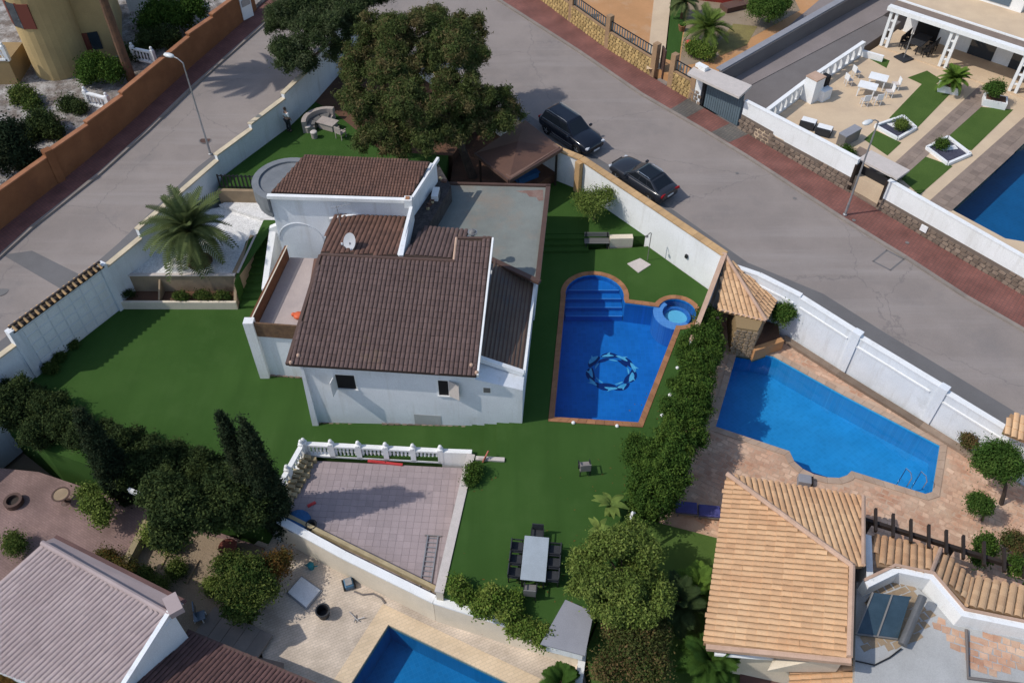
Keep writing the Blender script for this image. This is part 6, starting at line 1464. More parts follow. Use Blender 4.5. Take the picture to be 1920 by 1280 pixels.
# ------------------------------------------------------------------ cars
def car(name, label, p, heading, paint, L=4.6, W=1.86, Hh=1.62, kind='suv', slope=0.0):
    t = thing(name, label, 'car', p, rz=heading)
    loc = True
    zs = .22
    # lower body: stations along x (front positive): x, half width, bottom, shoulder height, deck height
    if kind == 'suv': st = [(-.5, .78, .42, .85, .92), (-.49, .88, .30, .95, 1.02), (-.42, .93, .24, .98, 1.04), (-.28, .95, .22, .98, 1.03), (0, .95, .22, .97, 1.01), (.17, .95, .22, .95, 1.0), (.24, .95, .22, .94, 1.02), (.36, .93, .24, .90, .99), (.46, .87, .28, .80, .90), (.49, .78, .34, .68, .76), (.5, .62, .42, .55, .60)]
    else: st = [(-.5, .74, .42, .80, .86), (-.49, .86, .30, .93, 1.02), (-.43, .92, .24, .95, 1.04), (-.28, .95, .22, .94, .98), (0, .95, .22, .92, .95), (.17, .95, .22, .90, .94), (.24, .95, .22, .88, .95), (.36, .93, .24, .84, .91), (.46, .87, .28, .74, .82), (.49, .78, .32, .62, .70), (.5, .62, .40, .50, .55)]
    mb = MB(); hw = W/2
    for x, wd, zb_, zs_, zd in st:
        w2 = hw*wd/.95
        mb.v += [V((x*L, y, z)) for y, z in ((-w2*.86, zb_), (-w2*.98, zb_+.14), (-w2, (zb_+zs_)/2+.04), (-w2*.965, zs_-.04), (-w2*.88, zs_+.02), (-w2*.45, zd), (0, zd+.015), (w2*.45, zd), (w2*.88, zs_+.02), (w2*.965, zs_-.04), (w2, (zb_+zs_)/2+.04), (w2*.98, zb_+.14), (w2*.86, zb_))]
    n = 13
    for i in range(len(st)-1):
        for k in range(n): k2 = (k+1) % n; mb.f.append((i*n+k, (i+1)*n+k, (i+1)*n+k2, i*n+k2))
    mb.f += [tuple(range(n)), tuple((len(st)-1)*n+k for k in range(n-1, -1, -1))]; mb.m = [0]*len(mb.f)
    body = mb.build('body', paint, t, smooth=True, local=True); sm = body.modifiers.new('sub', 'SUBSURF'); sm.levels = sm.render_levels = 1
    # cabin
    if kind == 'suv': lo = (-.455*L, .215*L); hi = (-.40*L, .045*L); zl, zh = .97, Hh
    else: lo = (-.44*L, .20*L); hi = (-.25*L, .035*L); zl, zh = .93, Hh
    wl_, wh_ = hw*.90, hw*.70
    xm = [lo[0], (lo[0]+lo[1])/2-.1, lo[1]]
    A = lambda f, x, y: None
    def cab(x0, x1, h0, h1, wl0, wh0, z0, z1, nm, m, inset=0.0):
        b = MB(); b.v = [V((x0, -wl0, z0)), V((x1, -wl0*.94, z0)), V((x1, wl0*.94, z0)), V((x0, wl0, z0)), V((h0, -wh0, z1-.07)), V((h1, -wh0*.97, z1-.06)), V((h1, wh0*.97, z1-.06)), V((h0, wh0, z1-.07))]
        b.f = [(0, 1, 5, 4), (1, 2, 6, 5), (2, 3, 7, 6), (3, 0, 4, 7), (4, 5, 6, 7)]; b.m = [0]*5
        return b
    cb = cab(lo[0], lo[1], hi[0], hi[1], wl_, wh_, zl-.03, zh, 'cabin', paint).build('cabin', paint, t, local=True, bevel=.05)
    # windows: quads on the four sloping sides, 8 mm proud
    P0 = cab(lo[0], lo[1], hi[0], hi[1], wl_, wh_, zl-.03, zh, '', None).v
    def pane(i0, i1, i2, i3, u0, u1, v0, v1, nm, m=None):
        a, b, c, d = P0[i0], P0[i1], P0[i2], P0[i3]
        f = lambda u, v_: a.lerp(b, u).lerp(d.lerp(c, u), v_)
        q = [f(u0, v0), f(u1, v0), f(u1, v1), f(u0, v1)]; nn = (q[1]-q[0]).cross(q[3]-q[0]).normalized()
        return MB().hexa([p-nn*.02 for p in q], [p+nn*.012 for p in q]).build(nm, m or M['carglass'], t, local=True)
    pane(1, 2, 6, 5, .07, .93, .16, .93, 'windscreen'); pane(3, 0, 4, 7, .10, .90, .25, .9, 'rear_window')
    for (i0, i1, i2, i3, rev) in ((0, 1, 5, 4, 0), (2, 3, 7, 6, 1)):
        for u0, u1 in ((.07, .30), (.33, .60), (.63, .90)):
            a0, a1 = (u0, u1) if not rev else (1-u1, 1-u0)
            pane(i0, i1, i2, i3, a0, a1, .22, .88, 'side_window')
        u0, u1 = (.05, .93) if not rev else (.07, .95)
        pane(i0, i1, i2, i3, u0, u1, .15, .185, 'window_trim', M['chrome'])
    rp_ = MB(); z = zh-.045
    rp_.v = [V((hi[0]+.02, -wh_*.93, z-.02)), V((hi[1]-.02, -wh_*.9, z-.01)), V((hi[1]-.02, wh_*.9, z-.01)), V((hi[0]+.02, wh_*.93, z-.02)), V((hi[0]+.12, -wh_*.7, z+.025)), V((hi[1]-.12, -wh_*.7, z+.03)), V((hi[1]-.12, wh_*.7, z+.03)), V((hi[0]+.12, wh_*.7, z+.025))]
    rp_.f = [(0, 1, 5, 4), (1, 2, 6, 5), (2, 3, 7, 6), (3, 0, 4, 7), (4, 5, 6, 7)]; rp_.m = [0]*5; rp_.build('roof_panel', M['carglass'] if kind != 'suv' else paint, t, local=True)
    for s_ in (-1, 1):
        MB().tube([(hi[0]+.1, s_*wh_*.93, zh-.03), (hi[0]+.3, s_*wh_*.93, zh+.03), (hi[1]-.3, s_*wh_*.92, zh+.03), (hi[1]-.1, s_*wh_*.92, zh-.03)], .018, 6).build('roof_rail', M['chrome'] if kind != 'suv' else M['steel'], t, local=True)
        MB().box((lo[1]-.28, s_*(hw+.09), 1.02), (.16, .22, .15)).build('mirror', paint, t, local=True, bevel=.04)
        for fx in (-.305, .305):
            wh = bpy.data.objects.new('wheel', bpy.data.meshes.new('wheel')); 
            w_ = MB(); c0_ = V((fx*L, s_*(hw-.10), .34))
            rr_ = [(.22, -.11), (.33, -.10), (.345, -.05), (.345, .05), (.33, .10), (.22, .11)]
            nW = 20
            for r, y in rr_:
                for k in range(nW): th = 2*math.pi*k/nW; w_.v.append(c0_+V((r*math.cos(th), y, r*math.sin(th))))
            for i in range(5):
                for k in range(nW): k2 = (k+1) % nW; w_.f.append((i*nW+k, i*nW+k2, (i+1)*nW+k2, (i+1)*nW+k))
            w_.f += [tuple(range(nW-1, -1, -1)), tuple(5*nW+k for k in range(nW))]; w_.m = [0]*len(w_.f)
            wo = w_.build('wheel', M['tyre'], t, local=True)
            rim_ = MB()
            for k in range(5):
                a = 2*math.pi*k/5; d = V((math.cos(a), 0, math.sin(a))); rim_.beam(c0_+V((0, s_*.115, 0)), c0_+d*.22+V((0, s_*.112, 0)), .06, .03)
            rim_.build('rim', M['steel'], wo, local=True)
            ar_ = MB(); 
            for k in range(9):
                a0, a1 = rad(180*k/9), rad(180*(k+1)/9); q = lambda r, a, y: V((c0_.x+r*math.cos(a), y, c0_.z+r*math.sin(a)))
                y0, y1 = s_*(hw*.94), s_*(hw*1.003); ar_.hexa([q(.36, a0, y0), q(.42, a0, y0), q(.42, a1, y0), q(.36, a1, y0)], [q(.36, a0, y1), q(.42, a0, y1), q(.42, a1, y1), q(.36, a1, y1)])
            ar_.build('wheel_arch', M['black'], t, local=True)
        hl = MB().box((L*.462, s_*hw*.66, .74 if kind == 'suv' else .66), (.20, .42, .12), rz=-s_*.35).build('headlight', M['clearlens'], t, local=True, bevel=.03)
        MB().box((-L*.487, s_*hw*.66, .88), (.12, .42, .16), rz=s_*.2).build('tail_light', M['redlens'], t, local=True, bevel=.03)
        MB().box((0, s_*(hw-.012), .30), (L*.44, .05, .10)).build('sill_trim', M['chrome'] if kind == 'suv' else M['black'], t, local=True)
    MB().box((L*.492, 0, .60), (.10, .9, .24)).build('grille', M['black'], t, local=True, bevel=.02)
    MB().box((L*.508, 0, .46), (.02, .52, .12)).build('number_plate', M['plate'], t, local=True)
    MB().box((-L*.503, 0, .70), (.02, .52, .12)).build('number_plate', M['plate'], t, local=True)
    return t
c1 = U(1066, 240, zR); c1.z = zR(c1.x, c1.y); 
d_ = U(1118, 270, 2)-U(1015, 207, 2); hd1 = math.atan2(d_.y, d_.x)
p = U(1066, 245, lambda x, y: zR(x, y)+.75)+V((.2, .18, 0)); p.z = zR(p.x, p.y)
sl_r = math.atan(.045)
ca1 = car('parked_car', 'black estate SUV parked nose down the street beside the pine', p, hd1, M['carnavy'], 4.75, 1.9, 1.66, 'suv')
p = U(1194, 338, lambda x, y: zR(x, y)+.7)+V((.42, .36, 0)); p.z = zR(p.x, p.y)
ca2 = car('parked_car', 'dark grey coupe parked behind the black SUV with red tail lights', p, hd1+math.pi, M['cargrey'], 4.6, 1.86, 1.46, 'coupe')
for c in (ca1, ca2):
    # tilt to the slope of the street
    n = V((0, -.045, 1)).normalized(); h = V((math.cos(c.rotation_euler.z), math.sin(c.rotation_euler.z), 0)); h = (h-n*h.dot(n)).normalized(); s_ = n.cross(h)
    c.rotation_euler = Matrix((h, s_, n)).transposed().to_euler()
    c.location.z += .01

# ------------------------------------------------------------------ garden furniture on the main plot
tp = U(1003, 1046, .74); tp.z = 0; tdir = (U(996, 1003, .74)-U(988, 1083, .74)); ta = math.atan2(tdir.y, tdir.x)-math.pi/2
tt = thing('garden_table', 'long table with pale grey top and dark legs on the lower lawn', 'table', tp)
Rz = Matrix.Rotation(ta, 3, 'Z')
MB().box(tp+V((0, 0, .73)), (1.08, 2.12, .05), ta).build('table_top', M['tabletop'], tt, bevel=.01)
MB().box(tp+V((0, 0, .66)), (.95, 1.95, .08), ta).build('apron', M['black'], tt)
for sx in (-.46, .46):
    for sy in (-.98, .98): MB().box(tp+Rz @ V((sx, sy, .32)), (.08, .08, .64), ta).build('leg', M['black'], tt)
def chair(p, rz, label, group, seat, frame, tall=.5, cls='garden_chair'):
    t = thing(cls, label, 'chair', p, group); R2 = Matrix.Rotation(rz, 3, 'Z')
    MB().box(p+V((0, 0, .43)), (.52, .52, .06), rz).build('seat', seat, t, bevel=.015)
    MB().box(p+R2 @ V((0, .27, .43+tall/2)), (.52, .05, tall), rz).build('backrest', seat, t, bevel=.015)
    for sx in (-.24, .24):
        for sy in (-.22, .24): MB().box(p+R2 @ V((sx, sy, .21)), (.045, .045, .42), rz).build('leg', frame, t)
        MB().box(p+R2 @ V((sx*1.1, 0, .64)), (.05, .48, .035), rz).build('armrest', frame, t); MB().box(p+R2 @ V((sx*1.1, -.21, .53)), (.04, .04, .2), rz).build('arm_post', frame, t)
    return t
for i, (lx, ly, r) in enumerate(((-.82, -.62, 90), (-.82, 0, 90), (-.82, .62, 90), (.82, -.62, -90), (.82, 0, -90), (.82, .62, -90))):
    chair(tp+Rz @ V((lx, ly, 0)), ta+rad(r), 'dark woven chair on the '+('left' if lx < 0 else 'right')+' side of the long lawn table, '+('nearest the cream wall' if ly < -.3 else 'at its far end' if ly > .3 else 'in the middle'), 'chairs along the left of the lawn table' if lx < 0 else 'chairs along the right of the lawn table', M['anthracite'], M['black'], .36)
chair(tp+Rz @ V((-.08, -1.35, 0)), ta+math.pi, 'dark chair with grey pad at the near head of the lawn table', None, M['steeldk'], M['black'])
chair(tp+Rz @ V((0, 1.32, 0)), ta, 'dark woven chair at the far head of the lawn table', None, M['anthracite'], M['black'])
chair(U(1095, 884, 0), rad(186), 'lone grey brown chair standing on the open lawn', None, M['rattan'] if 0 else mat('taupe_fabric', (.24, .215, .20), (.2, .18, .17), 4, .8), M['black'])
# rattan set on the upper lawn
q = U(604, 240, ZU); rt = thing('sofa', 'pale curved rattan corner sofa on the upper lawn', 'sofa', q)
sc = q+V((.35, -.25, 0))
ring(sc, 1.25, 1.55, ZU, ZU+.85, 14, 75, 195).build('backrest', M['rattan'], rt); ring(sc, .75, 1.25, ZU, ZU+.38, 14, 75, 195).build('base', M['rattan'], rt)
for a in (85, 120, 155): ring(sc, .72, 1.24, ZU+.38, ZU+.52, 4, a+1, a+33).build('cushion', M['steeldk'], rt)
p = U(616, 240, ZU); tb2 = thing('coffee_table', 'pale rattan coffee table beside the curved sofa', 'table', p)
MB().box(p+V((0, 0, .5)), (1.3, .8, .06), rad(-25)).build('top', M['rattan'], tb2); MB().box(p+V((0, 0, .24)), (1.1, .65, .46), rad(-25)).build('base', M['rattan'], tb2)
for px, py, lb in ((579, 247, 'pale round stool by the rattan table, farther one'), (590, 258, 'pale round stool by the rattan table, nearer one')):
    p = U(px, py, ZU); t = thing('stool', lb, 'stool', p, 'rattan stools'); MB().lathe(p, [(.20, 0), (.22, .38)], 12).build('base', M['rattan'], t); MB().lathe(p+V((0, 0, .38)), [(.23, 0), (.24, .06), (.18, .11)], 12).build('cushion', M['cushion'], t, smooth=True)
p = U(640, 258, ZU); chair(p, rad(150), 'pale rattan armchair half under the pine', None, M['rattan'], M['rattan'])
# ladder on the terrace
la, lb_ = U(812, 1004, zt+.05), U(795, 1112, zt+.06)
ld_ = thing('ladder', 'long aluminium ladder lying on the terrace tiles', 'ladder', la)
sd_ = V((-(lb_-la).y, (lb_-la).x, 0)).normalized()*.24
for s_ in (-1, 1): MB().beam(la+sd_*s_, lb_+sd_*s_, .05, .07).build('rail', M['steel'], ld_)
for k in range(12): p = la.lerp(lb_, (k+.5)/12); MB().beam(p-sd_, p+sd_, .035, .035).build('rung', M['steel'], ld_)
MB().beam(la+sd_*1.6, la-sd_*1.6, .05, .06).build('foot_bar', M['steeldk'], ld_)
a, b = U(842, 1012, zt+.05), U(822, 1108, zt+.05); pole = thing('pole', 'dark pole lying beside the ladder', 'pole', a); MB().tube([a, b], .03).build('shaft', M['steeldk'], pole)
# stacked stone slabs against the left balustrade
for k in range(9):
    f = k/8; p = V((-10.02, 24.9, zt)).lerp(V((-10.7, 22.6, zt)), f)
    t = tag(MB().box(p+V((R_.uniform(-.03, .05), 0, .12+.06*R_.random())), (.62+R_.uniform(-.1, .1), .20, .22+R_.uniform(-.04, .08)), rad(-8+R_.uniform(-10, 10))).build('stone_slab', M['sandslab']), 'rough sand coloured slab in the row along the left balustrade', 'stone slab', 'stone slabs along the balustrade')
    t2 = tag(MB().box(p+V((-.12+R_.uniform(-.03, .05), .03, .38+.04*R_.random())), (.42+R_.uniform(-.1, .1), .18, .16), rad(-8+R_.uniform(-14, 14))).build('stone_slab', M['sandslab']), 'rough sand coloured slab in the row along the left balustrade', 'stone slab', 'stone slabs along the balustrade')
# red things by the balustrade, blue cover
def strip(name, label, cat, a, b, wd, m, h=.05):
    t = thing(name, label, cat, a); MB().beam(a+V((0, 0, h)), b+V((0, 0, h)), wd, h*1.6).build('body', m, t); MB().beam(a.lerp(b, .1)+V((0, 0, h*2.3)), a.lerp(b, .5)+V((0, 0, h*2.3)), wd*.6, h).build('end_piece', m, t); return t
strip('red_pole', 'red pole lying along the foot of the balustrade', 'pole', U(690, 865, zt), U(755, 872, zt), .12, M['redplastic'])
strip('garden_tool', 'pale red handled tool leaning at the corner of the retaining wall', 'tool', U(905, 868, 0), U(916, 846, .5), .06, mat('faded_red', (.42, .13, .09), None, rough=.7))
strip('plank', 'cream plank lying on the lawn beside the retaining wall', 'plank', U(892, 860, .0), U(946, 863, .0), .22, M['cushion'], .06)
strip('red_toy', 'small red thing lying on the terrace near the blue cover', 'toy', U(577, 950, zt), U(592, 942, zt), .12, M['redplastic'])
p = U(560, 980, zt); bc = thing('paddling_pool', 'folded blue paddling pool in the shaded terrace corner', 'paddling pool', p); MB().lathe(p, [(.55, 0), (.62, .12), (.58, .26), (.45, .30)], 14).build('tub', M['bluecover'], bc); MB().lathe(p+V((0, 0, .3)), [(.44, 0), (.3, .03)], 14).build('cover', M['bluecover'], bc)
p = U(586, 990, zt); po = thing('bucket', 'dark round bucket beside the blue paddling pool', 'bucket', p); MB().lathe(p, [(.2, 0), (.25, .35), (.22, .35), (.17, .05)], 12).build('body', M['anthracite'], po); ring(p, .23, .27, p.z+.33, p.z+.37, 12).build('rim', M['black'], po)
# lower neighbour's deck
p = U(608, 1153, ZN); po = thing('planter_pot', 'black round pot on the beige brick deck', 'pot', p); MB().lathe(p, [(.24, 0), (.32, .50), (.33, .52), (.27, .50), (.22, .1)], 16).build('body', M['black'], po); ring(p, .28, .34, p.z+.5, p.z+.54, 16).build('rim', M['anthracite'], po)
q = UU([(541, 1112), (566, 1083), (601, 1108), (575, 1140)], ZN); mt = thing('white_cover', 'white square cover slab lying on the brick deck', 'slab', q[0]); MB().slab([p+V((0, 0, .14)) for p in q], depth=.13).build('slab', M['white2'], mt); MB().slab([p+V((0, 0, .06)) for p in offset_loop(q, .07)], depth=.05).build('edge', M['steel'], mt)
p = U(655, 1097, ZN); rb = thing('pool_robot', 'blue and grey pool cleaning robot beside the cream wall', 'pool robot', p)
MB().box(p+V((0, 0, .2)), (.42, .5, .28), rad(20)).build('body', mat('robot_blue', (.06, .14, .22), None, rough=.4), rb, bevel=.06); MB().box(p+V((0, .0, .36)), (.3, .35, .06), rad(20)).build('lid', M['steel'], rb)
for s_ in (-1, 1): MB().box(p+V((s_*.24, s_*.08, .14)), (.08, .5, .26), rad(20)).build('track', M['black'], rb, bevel=.03)
hs_ = MB().tube([U(664, 1108, ZN+.04), U(680, 1114, ZN+.04), U(700, 1112, ZN+.04), U(715, 1120, ZN+.04), U(722, 1130, ZN+.04)], .045, 6); tag(hs_.build('hose', M['pipe']), 'grey floating hose trailing from the pool robot', 'hose')
p = U(584, 1064, ZN); t = thing('watering_can', 'small teal watering can below the cream wall', 'watering can', p); MB().lathe(p, [(.14, 0), (.16, .3), (.06, .34)], 10).build('body', M['teal'], t); MB().tube([p+V((.1, 0, .1)), p+V((.34, -.08, .34))], .03, 6).build('spout', M['teal'], t); MB().tube([p+V((-.14, 0, .08)), p+V((-.26, .03, .22)), p+V((-.1, 0, .36))], .02, 6).build('handle', M['teal'], t)
t = thing('folding_frame', 'thin pale metal frame lying on the brick deck beside the pot', 'frame', U(670, 1158, ZN))
for a, b in (((655, 1146), (672, 1164)), ((664, 1162), (684, 1156)), ((668, 1152), (664, 1166))): MB().tube([U(*a, ZN+.04), U(*b, ZN+.12)], .022, 5).build('bar', M['steel'], t)
p = U(905, 1186, ZN); t = tag(MB().lathe(p, [(.13, 0), (.17, .22), (.12, .26)], 8).build('clay_pot', M['terracotta']), 'small clay pot under the cream wall', 'pot')
# dark doorway and steps beside the pink house
p = U(432, 1035, -2.4); t = thing('plant_pot', 'large red clay pot in the shade of the dark trees', 'pot', p); MB().lathe(p, [(.3, 0), (.42, .5), (.44, .56), (.36, .54)], 14).build('body', M['redwood'], t); MB().lathe(p+V((0, 0, .4)), [(.36, 0), (.3, .06)], 12).build('soil_fill', M['soil'], t)
for px, py, lb, m in ((28, 943, 'dark round fire pit on the mauve paving', 'dkwood'), (124, 941, 'round brown patio table on the mauve paving', 'brownmetal')):
    p = U(px, py, -2.4); t = thing('round_table' if 'table' in lb else 'fire_pit', lb, 'table' if 'table' in lb else 'fire pit', p)
    if 'table' in lb: MB().lathe(p+V((0, 0, .66)), [(.42, 0), (.44, .03), (.40, .05)], 18).build('top', M['tanstone'], t); ring(p, .36, .44, p.z+.71, p.z+.73, 18).build('rim', M['brownmetal'], t); MB().lathe(p, [(.25, 0), (.06, .06), (.06, .66)], 10).build('stand', M['brownmetal'], t)
    else: ring(p, .30, .44, p.z, p.z+.3, 18).build('rim', M['brownmetal'], t); MB().lathe(p, [(.31, 0), (.31, .12)], 16).build('ash_bed', M['dkwood'], t)
for i, (px, py) in enumerate(((250, 1010), (300, 1040), (350, 1068))):
    a, b = U(px, py+26, -2.33), U(px+22, py-18, -2.33); tag(MB().beam(a, b, .10, .10).build('timber_edging', M['tanstone']), ('leftmost', 'middle', 'rightmost')[i]+' timber edging strip across the dry flower bed', 'edging')
wall_t = thing('garden_wall', 'low cream wall end closing the dry bed beside the mauve paving', 'wall', U(190, 1010, -2)); wall_run(MB(), [(-17.5, 22.0, -2.6, -1.7), (-17.9, 19.6, -2.6, -1.7)], .3).build('wall', M['sandslab'], wall_t)
st = thing('stairs', 'grey steps beside the white gable in the shade', 'stairs', U(430, 1180, -2.5))
for k in range(5):
    a = U(385+22*k, 1165+11*k, -2.5); MB().box(a+V((.2, -.3, .05+.02*k)), (.62, 1.8, .12+.1*(4-k)*.3), rad(-25)).build('step', M['kerb'], st)
t = thing('cane_chair', 'white frame folding chair at the foot of the white gable', 'chair', U(378, 1162, -2.5)); p = U(378, 1162, -2.5)
MB().box(p+V((0, 0, .4)), (.5, .45, .05), rad(20)).build('seat', M['bluepane'], t); MB().box(p+V((-.2, .2, .7)), (.05, .5, .5), rad(20)).build('backrest', M['bluepane'], t)
for sx in (-.2, .2):
    for sy in (-.2, .2): MB().box(p+V((sx, sy, .2)), (.04, .04, .4)).build('leg', M['whiteplastic'], t)
# ------------------------------------------------------------------ the person by the wall
def person(p, rz, label):
    t = thing('person', label, 'person', p, rz=rz)
    vs = [(0, 0, .95), (0, .01, 1.12), (0, .015, 1.32), (0, .01, 1.46), (0, 0, 1.54), (0, -.01, 1.66), (0, -.01, 1.76),
          (.09, 0, .90), (.10, -.01, .50), (.10, .03, .10), (.10, -.10, .04), (-.09, 0, .90), (-.10, -.05, .50), (-.11, .02, .10), (-.11, -.11, .04),
          (.18, .01, 1.43), (.24, .04, 1.16), (.22, -.08, .93), (.21, -.12, .84), (-.18, .01, 1.43), (-.24, .03, 1.16), (-.20, -.12, .95), (-.18, -.16, .87)]
    es = [(0, 1), (1, 2), (2, 3), (3, 4), (4, 5), (5, 6), (0, 7), (7, 8), (8, 9), (9, 10), (0, 11), (11, 12), (12, 13), (13, 14), (3, 15), (15, 16), (16, 17), (17, 18), (3, 19), (19, 20), (20, 21), (21, 22)]
    rs = [(.15, .11), (.14, .10), (.16, .11), (.13, .09), (.055, .055), (.085, .10), (.07, .085), (.09, .09), (.065, .065), (.045, .045), (.04, .035), (.09, .09), (.065, .065), (.045, .045), (.04, .035), (.065, .06), (.045, .045), (.034, .034), (.03, .035), (.065, .06), (.045, .045), (.034, .034), (.03, .035)]
    me = bpy.data.meshes.new('body'); me.from_pydata(vs, es, []); o = link('body', me, M['skin'], t, False)
    o.modifiers.new('skin', 'SKIN'); sk = me.skin_vertices[0].data
    for i, r in enumerate(rs): sk[i].radius = r
    sk[0].use_root = True
    o.modifiers.new('sub', 'SUBSURF').levels = 1; o.modifiers['sub'].render_levels = 2
    def cloth(nm, idx, m, gr):
        mp_ = {k: i for i, k in enumerate(idx)}; me = bpy.data.meshes.new(nm); me.from_pydata([vs[k] for k in idx], [(mp_[a], mp_[b]) for a, b in es if a in mp_ and b in mp_], [])
        o = link(nm, me, m, t); o.modifiers.new('skin', 'SKIN'); sk = me.skin_vertices[0].data
        for i, k in enumerate(idx): sk[i].radius = (rs[k][0]+gr, rs[k][1]+gr)
        sk[0].use_root = True; o.modifiers.new('sub', 'SUBSURF').levels = 1; o.modifiers['sub'].render_levels = 2
    cloth('shirt', [1, 2, 3, 15, 16, 19, 20], M['whiteplastic'], .018); cloth('trousers', [0, 7, 8, 9, 11, 12, 13], M['anthracite'], .018)
    MB().lathe((0, .015, 1.68), [(.085, 0), (.105, .06), (.09, .14), (.03, .18)], 10).build('hair', M['dkwood'], t, local=True, smooth=True)
    for s_ in (-1, 1):
        MB().box((s_*.10+(.0 if s_ > 0 else -.01), -.05, .045), (.10, .26, .09)).build('shoe', M['black'], t, local=True, bevel=.03)
        hx_, hy_, hz_ = vs[18] if s_ > 0 else vs[22]
        for k in range(4): MB().tube([(hx_+(-.03+.02*k), hy_-.01, hz_), (hx_+(-.03+.02*k), hy_-.035, hz_-.06), (hx_+(-.03+.02*k), hy_-.015, hz_-.09-.01*(k % 2))], .009, 5).build('finger', M['skin'], t, local=True)
        MB().tube([(hx_-s_*.03, hy_-.02, hz_+.02), (hx_-s_*.055, hy_-.05, hz_-.03)], .010, 5).build('thumb', M['skin'], t, local=True)
    MB().lathe((0, -.105, 1.655), [(.012, 0), (.016, .02), (.006, .05)], 6).build('nose', M['skin'], t, local=True)
    for s_ in (-1, 1):
        MB().lathe((s_*.033, -.098, 1.69), [(.010, 0), (.010, .012)], 6).build('eye', M['dark'], t, local=True); MB().box((s_*.088, -.01, 1.67), (.02, .04, .06)).build('ear', M['skin'], t, local=True, bevel=.008)
    MB().box((0, -.102, 1.625), (.045, .012, .010)).build('mouth', M['redwood'], t, local=True)
    return t
person(V((-14.95, 49.75, ZU)), rad(150), 'person in a white top and dark trousers standing by the garden wall')
# ------------------------------------------------------------------ vegetation
def leaf_mesh(C, size, outdir, aspect=2.0, tint=None, flat=.5):
    """one bent diamond leaf of two triangles at every centre"""
    n = len(C)
    r = NP.normal(size=(n, 3)); nor = r/np.linalg.norm(r, axis=1)[:, None]*(1-flat)+outdir*flat; nor /= np.linalg.norm(nor, axis=1)[:, None]+1e-9
    r = NP.normal(size=(n, 3)); a = np.cross(nor, r); a /= np.linalg.norm(a, axis=1)[:, None]+1e-9; b = np.cross(nor, a)
    s = (size*NP.uniform(.65, 1.35, n))[:, None]
    v = np.empty((n, 4, 3)); bend = nor*s*.12
    v[:, 0] = C-a*s*.5*aspect**.5-bend; v[:, 1] = C+b*s*.5/aspect**.5; v[:, 2] = C+a*s*.5*aspect**.5-bend; v[:, 3] = C-b*s*.5/aspect**.5
    me = bpy.data.meshes.new('foliage'); me.vertices.add(n*4); me.vertices.foreach_set('co', v.reshape(-1))
    me.loops.add(n*4); me.loops.foreach_set('vertex_index', np.arange(n*4, dtype=np.int32)); me.polygons.add(n); me.polygons.foreach_set('loop_start', np.arange(n, dtype=np.int32)*4)
    if tint is not None:
        at = me.attributes.new('tint', 'FLOAT', 'FACE'); at.data.foreach_set('value', tint.astype(np.float32))
    me.update(calc_edges=True); return me
def crown_mesh(lobes, nclump, per, crad, size,  aspect=2.0, tintf=.2, shell=.72, low=.25, flat=.45, flatten_z=1.0):
    """lobes [(centre, radii)]; leaf clumps spread over the outer shell of the lobes"""
    per = int(per*1.75); size = size*.72
    lo = [(np.array(c, float), np.array(r if hasattr(r, '__len__') else (r, r, r), float)) for c, r in lobes]
    wts = np.array([(r[0]*r[1]+r[1]*r[2]+r[0]*r[2]) for _, r in lo]); wts /= wts.sum()
    C, O, T = [], [], []
    for i in NP.choice(len(lo), nclump, p=wts):
        c, r = lo[i]; d = NP.normal(size=3); d /= np.linalg.norm(d)
        if d[2] < -low: d[2] = -d[2]*.6
        cc = c+d*r*NP.uniform(shell, 1.02); k = max(3, int(per*NP.uniform(.6, 1.4)))
        q = NP.normal(size=(k, 3))*crad*NP.uniform(.7, 1.25)*np.array([1, 1, flatten_z])
        C.append(cc+q); od = q/(np.linalg.norm(q, axis=1)[:, None]+1e-6)*.6+d*.6+np.array([0, 0, .35]); O.append(od/np.linalg.norm(od, axis=1)[:, None])
        t = NP.random() < tintf; T.append(np.full(k, NP.uniform(.55, 1.0) if t else NP.uniform(0, .25)))
    return leaf_mesh(np.concatenate(C), size, np.concatenate(O), aspect, np.concatenate(T), flat)
def tree(name, label, cat, base, lobes, m, nclump, per, crad, size, trunk_r=.12, group=None, limbs=True, trunk=True, **kw):
    base = V(base); t = thing(name, label, cat, base, group)
    lobes = [(V(c), r) for c, r in lobes]
    off = [((c-base), r) for c, r in lobes]
    me = crown_mesh(off, nclump, per, crad, size, **kw); me.materials.append(M[m])
    o = bpy.data.objects.new('crown', me); COL.objects.link(o); o.parent = t
    if trunk:
        mb = MB(); big = sorted(off, key=lambda q: -q[0].z)
        cen = sum((c for c, r in off), V((0, 0, 0)))/len(off)
        top = V((cen.x*.8, cen.y*.8, cen.z)); mid = top*.5+V((.06*top.z, -.03*top.z, 0))
        mb.tube([(0, 0, -.15), mid*.5, mid, top], [trunk_r*1.25, trunk_r, trunk_r*.85, trunk_r*.5], 8)
        if limbs:
            for c, r in off[:8]: mb.tube([mid+(top-mid)*R_.random()*.6, (mid+c)/2+V((0, 0, .1)), c], [trunk_r*.55, trunk_r*.35, trunk_r*.15], 6)
        mb.build('trunk', M['trunk'], t, local=True)
    return t
def LB(px, py, z, r): return (U(px, py, z), r)
def puffs(lobes, per, frac, rr=random.Random(5)):
    """small rounded puffs over the surface of the big lobes"""
    out = []
    for c, r in lobes:
        r = r if hasattr(r, '__len__') else (r, r, r)
        for k in range(per):
            th = rr.uniform(0, 6.283); cz = rr.uniform(-.45, 1); sz_ = math.sqrt(1-cz*cz)
            p = V(c)+V((r[0]*sz_*math.cos(th), r[1]*sz_*math.sin(th), r[2]*cz))*rr.uniform(.75, 1.0); q = frac*rr.uniform(.7, 1.3)
            out.append((p, (q*max(r), q*max(r), q*max(r)*.72)))
    return out
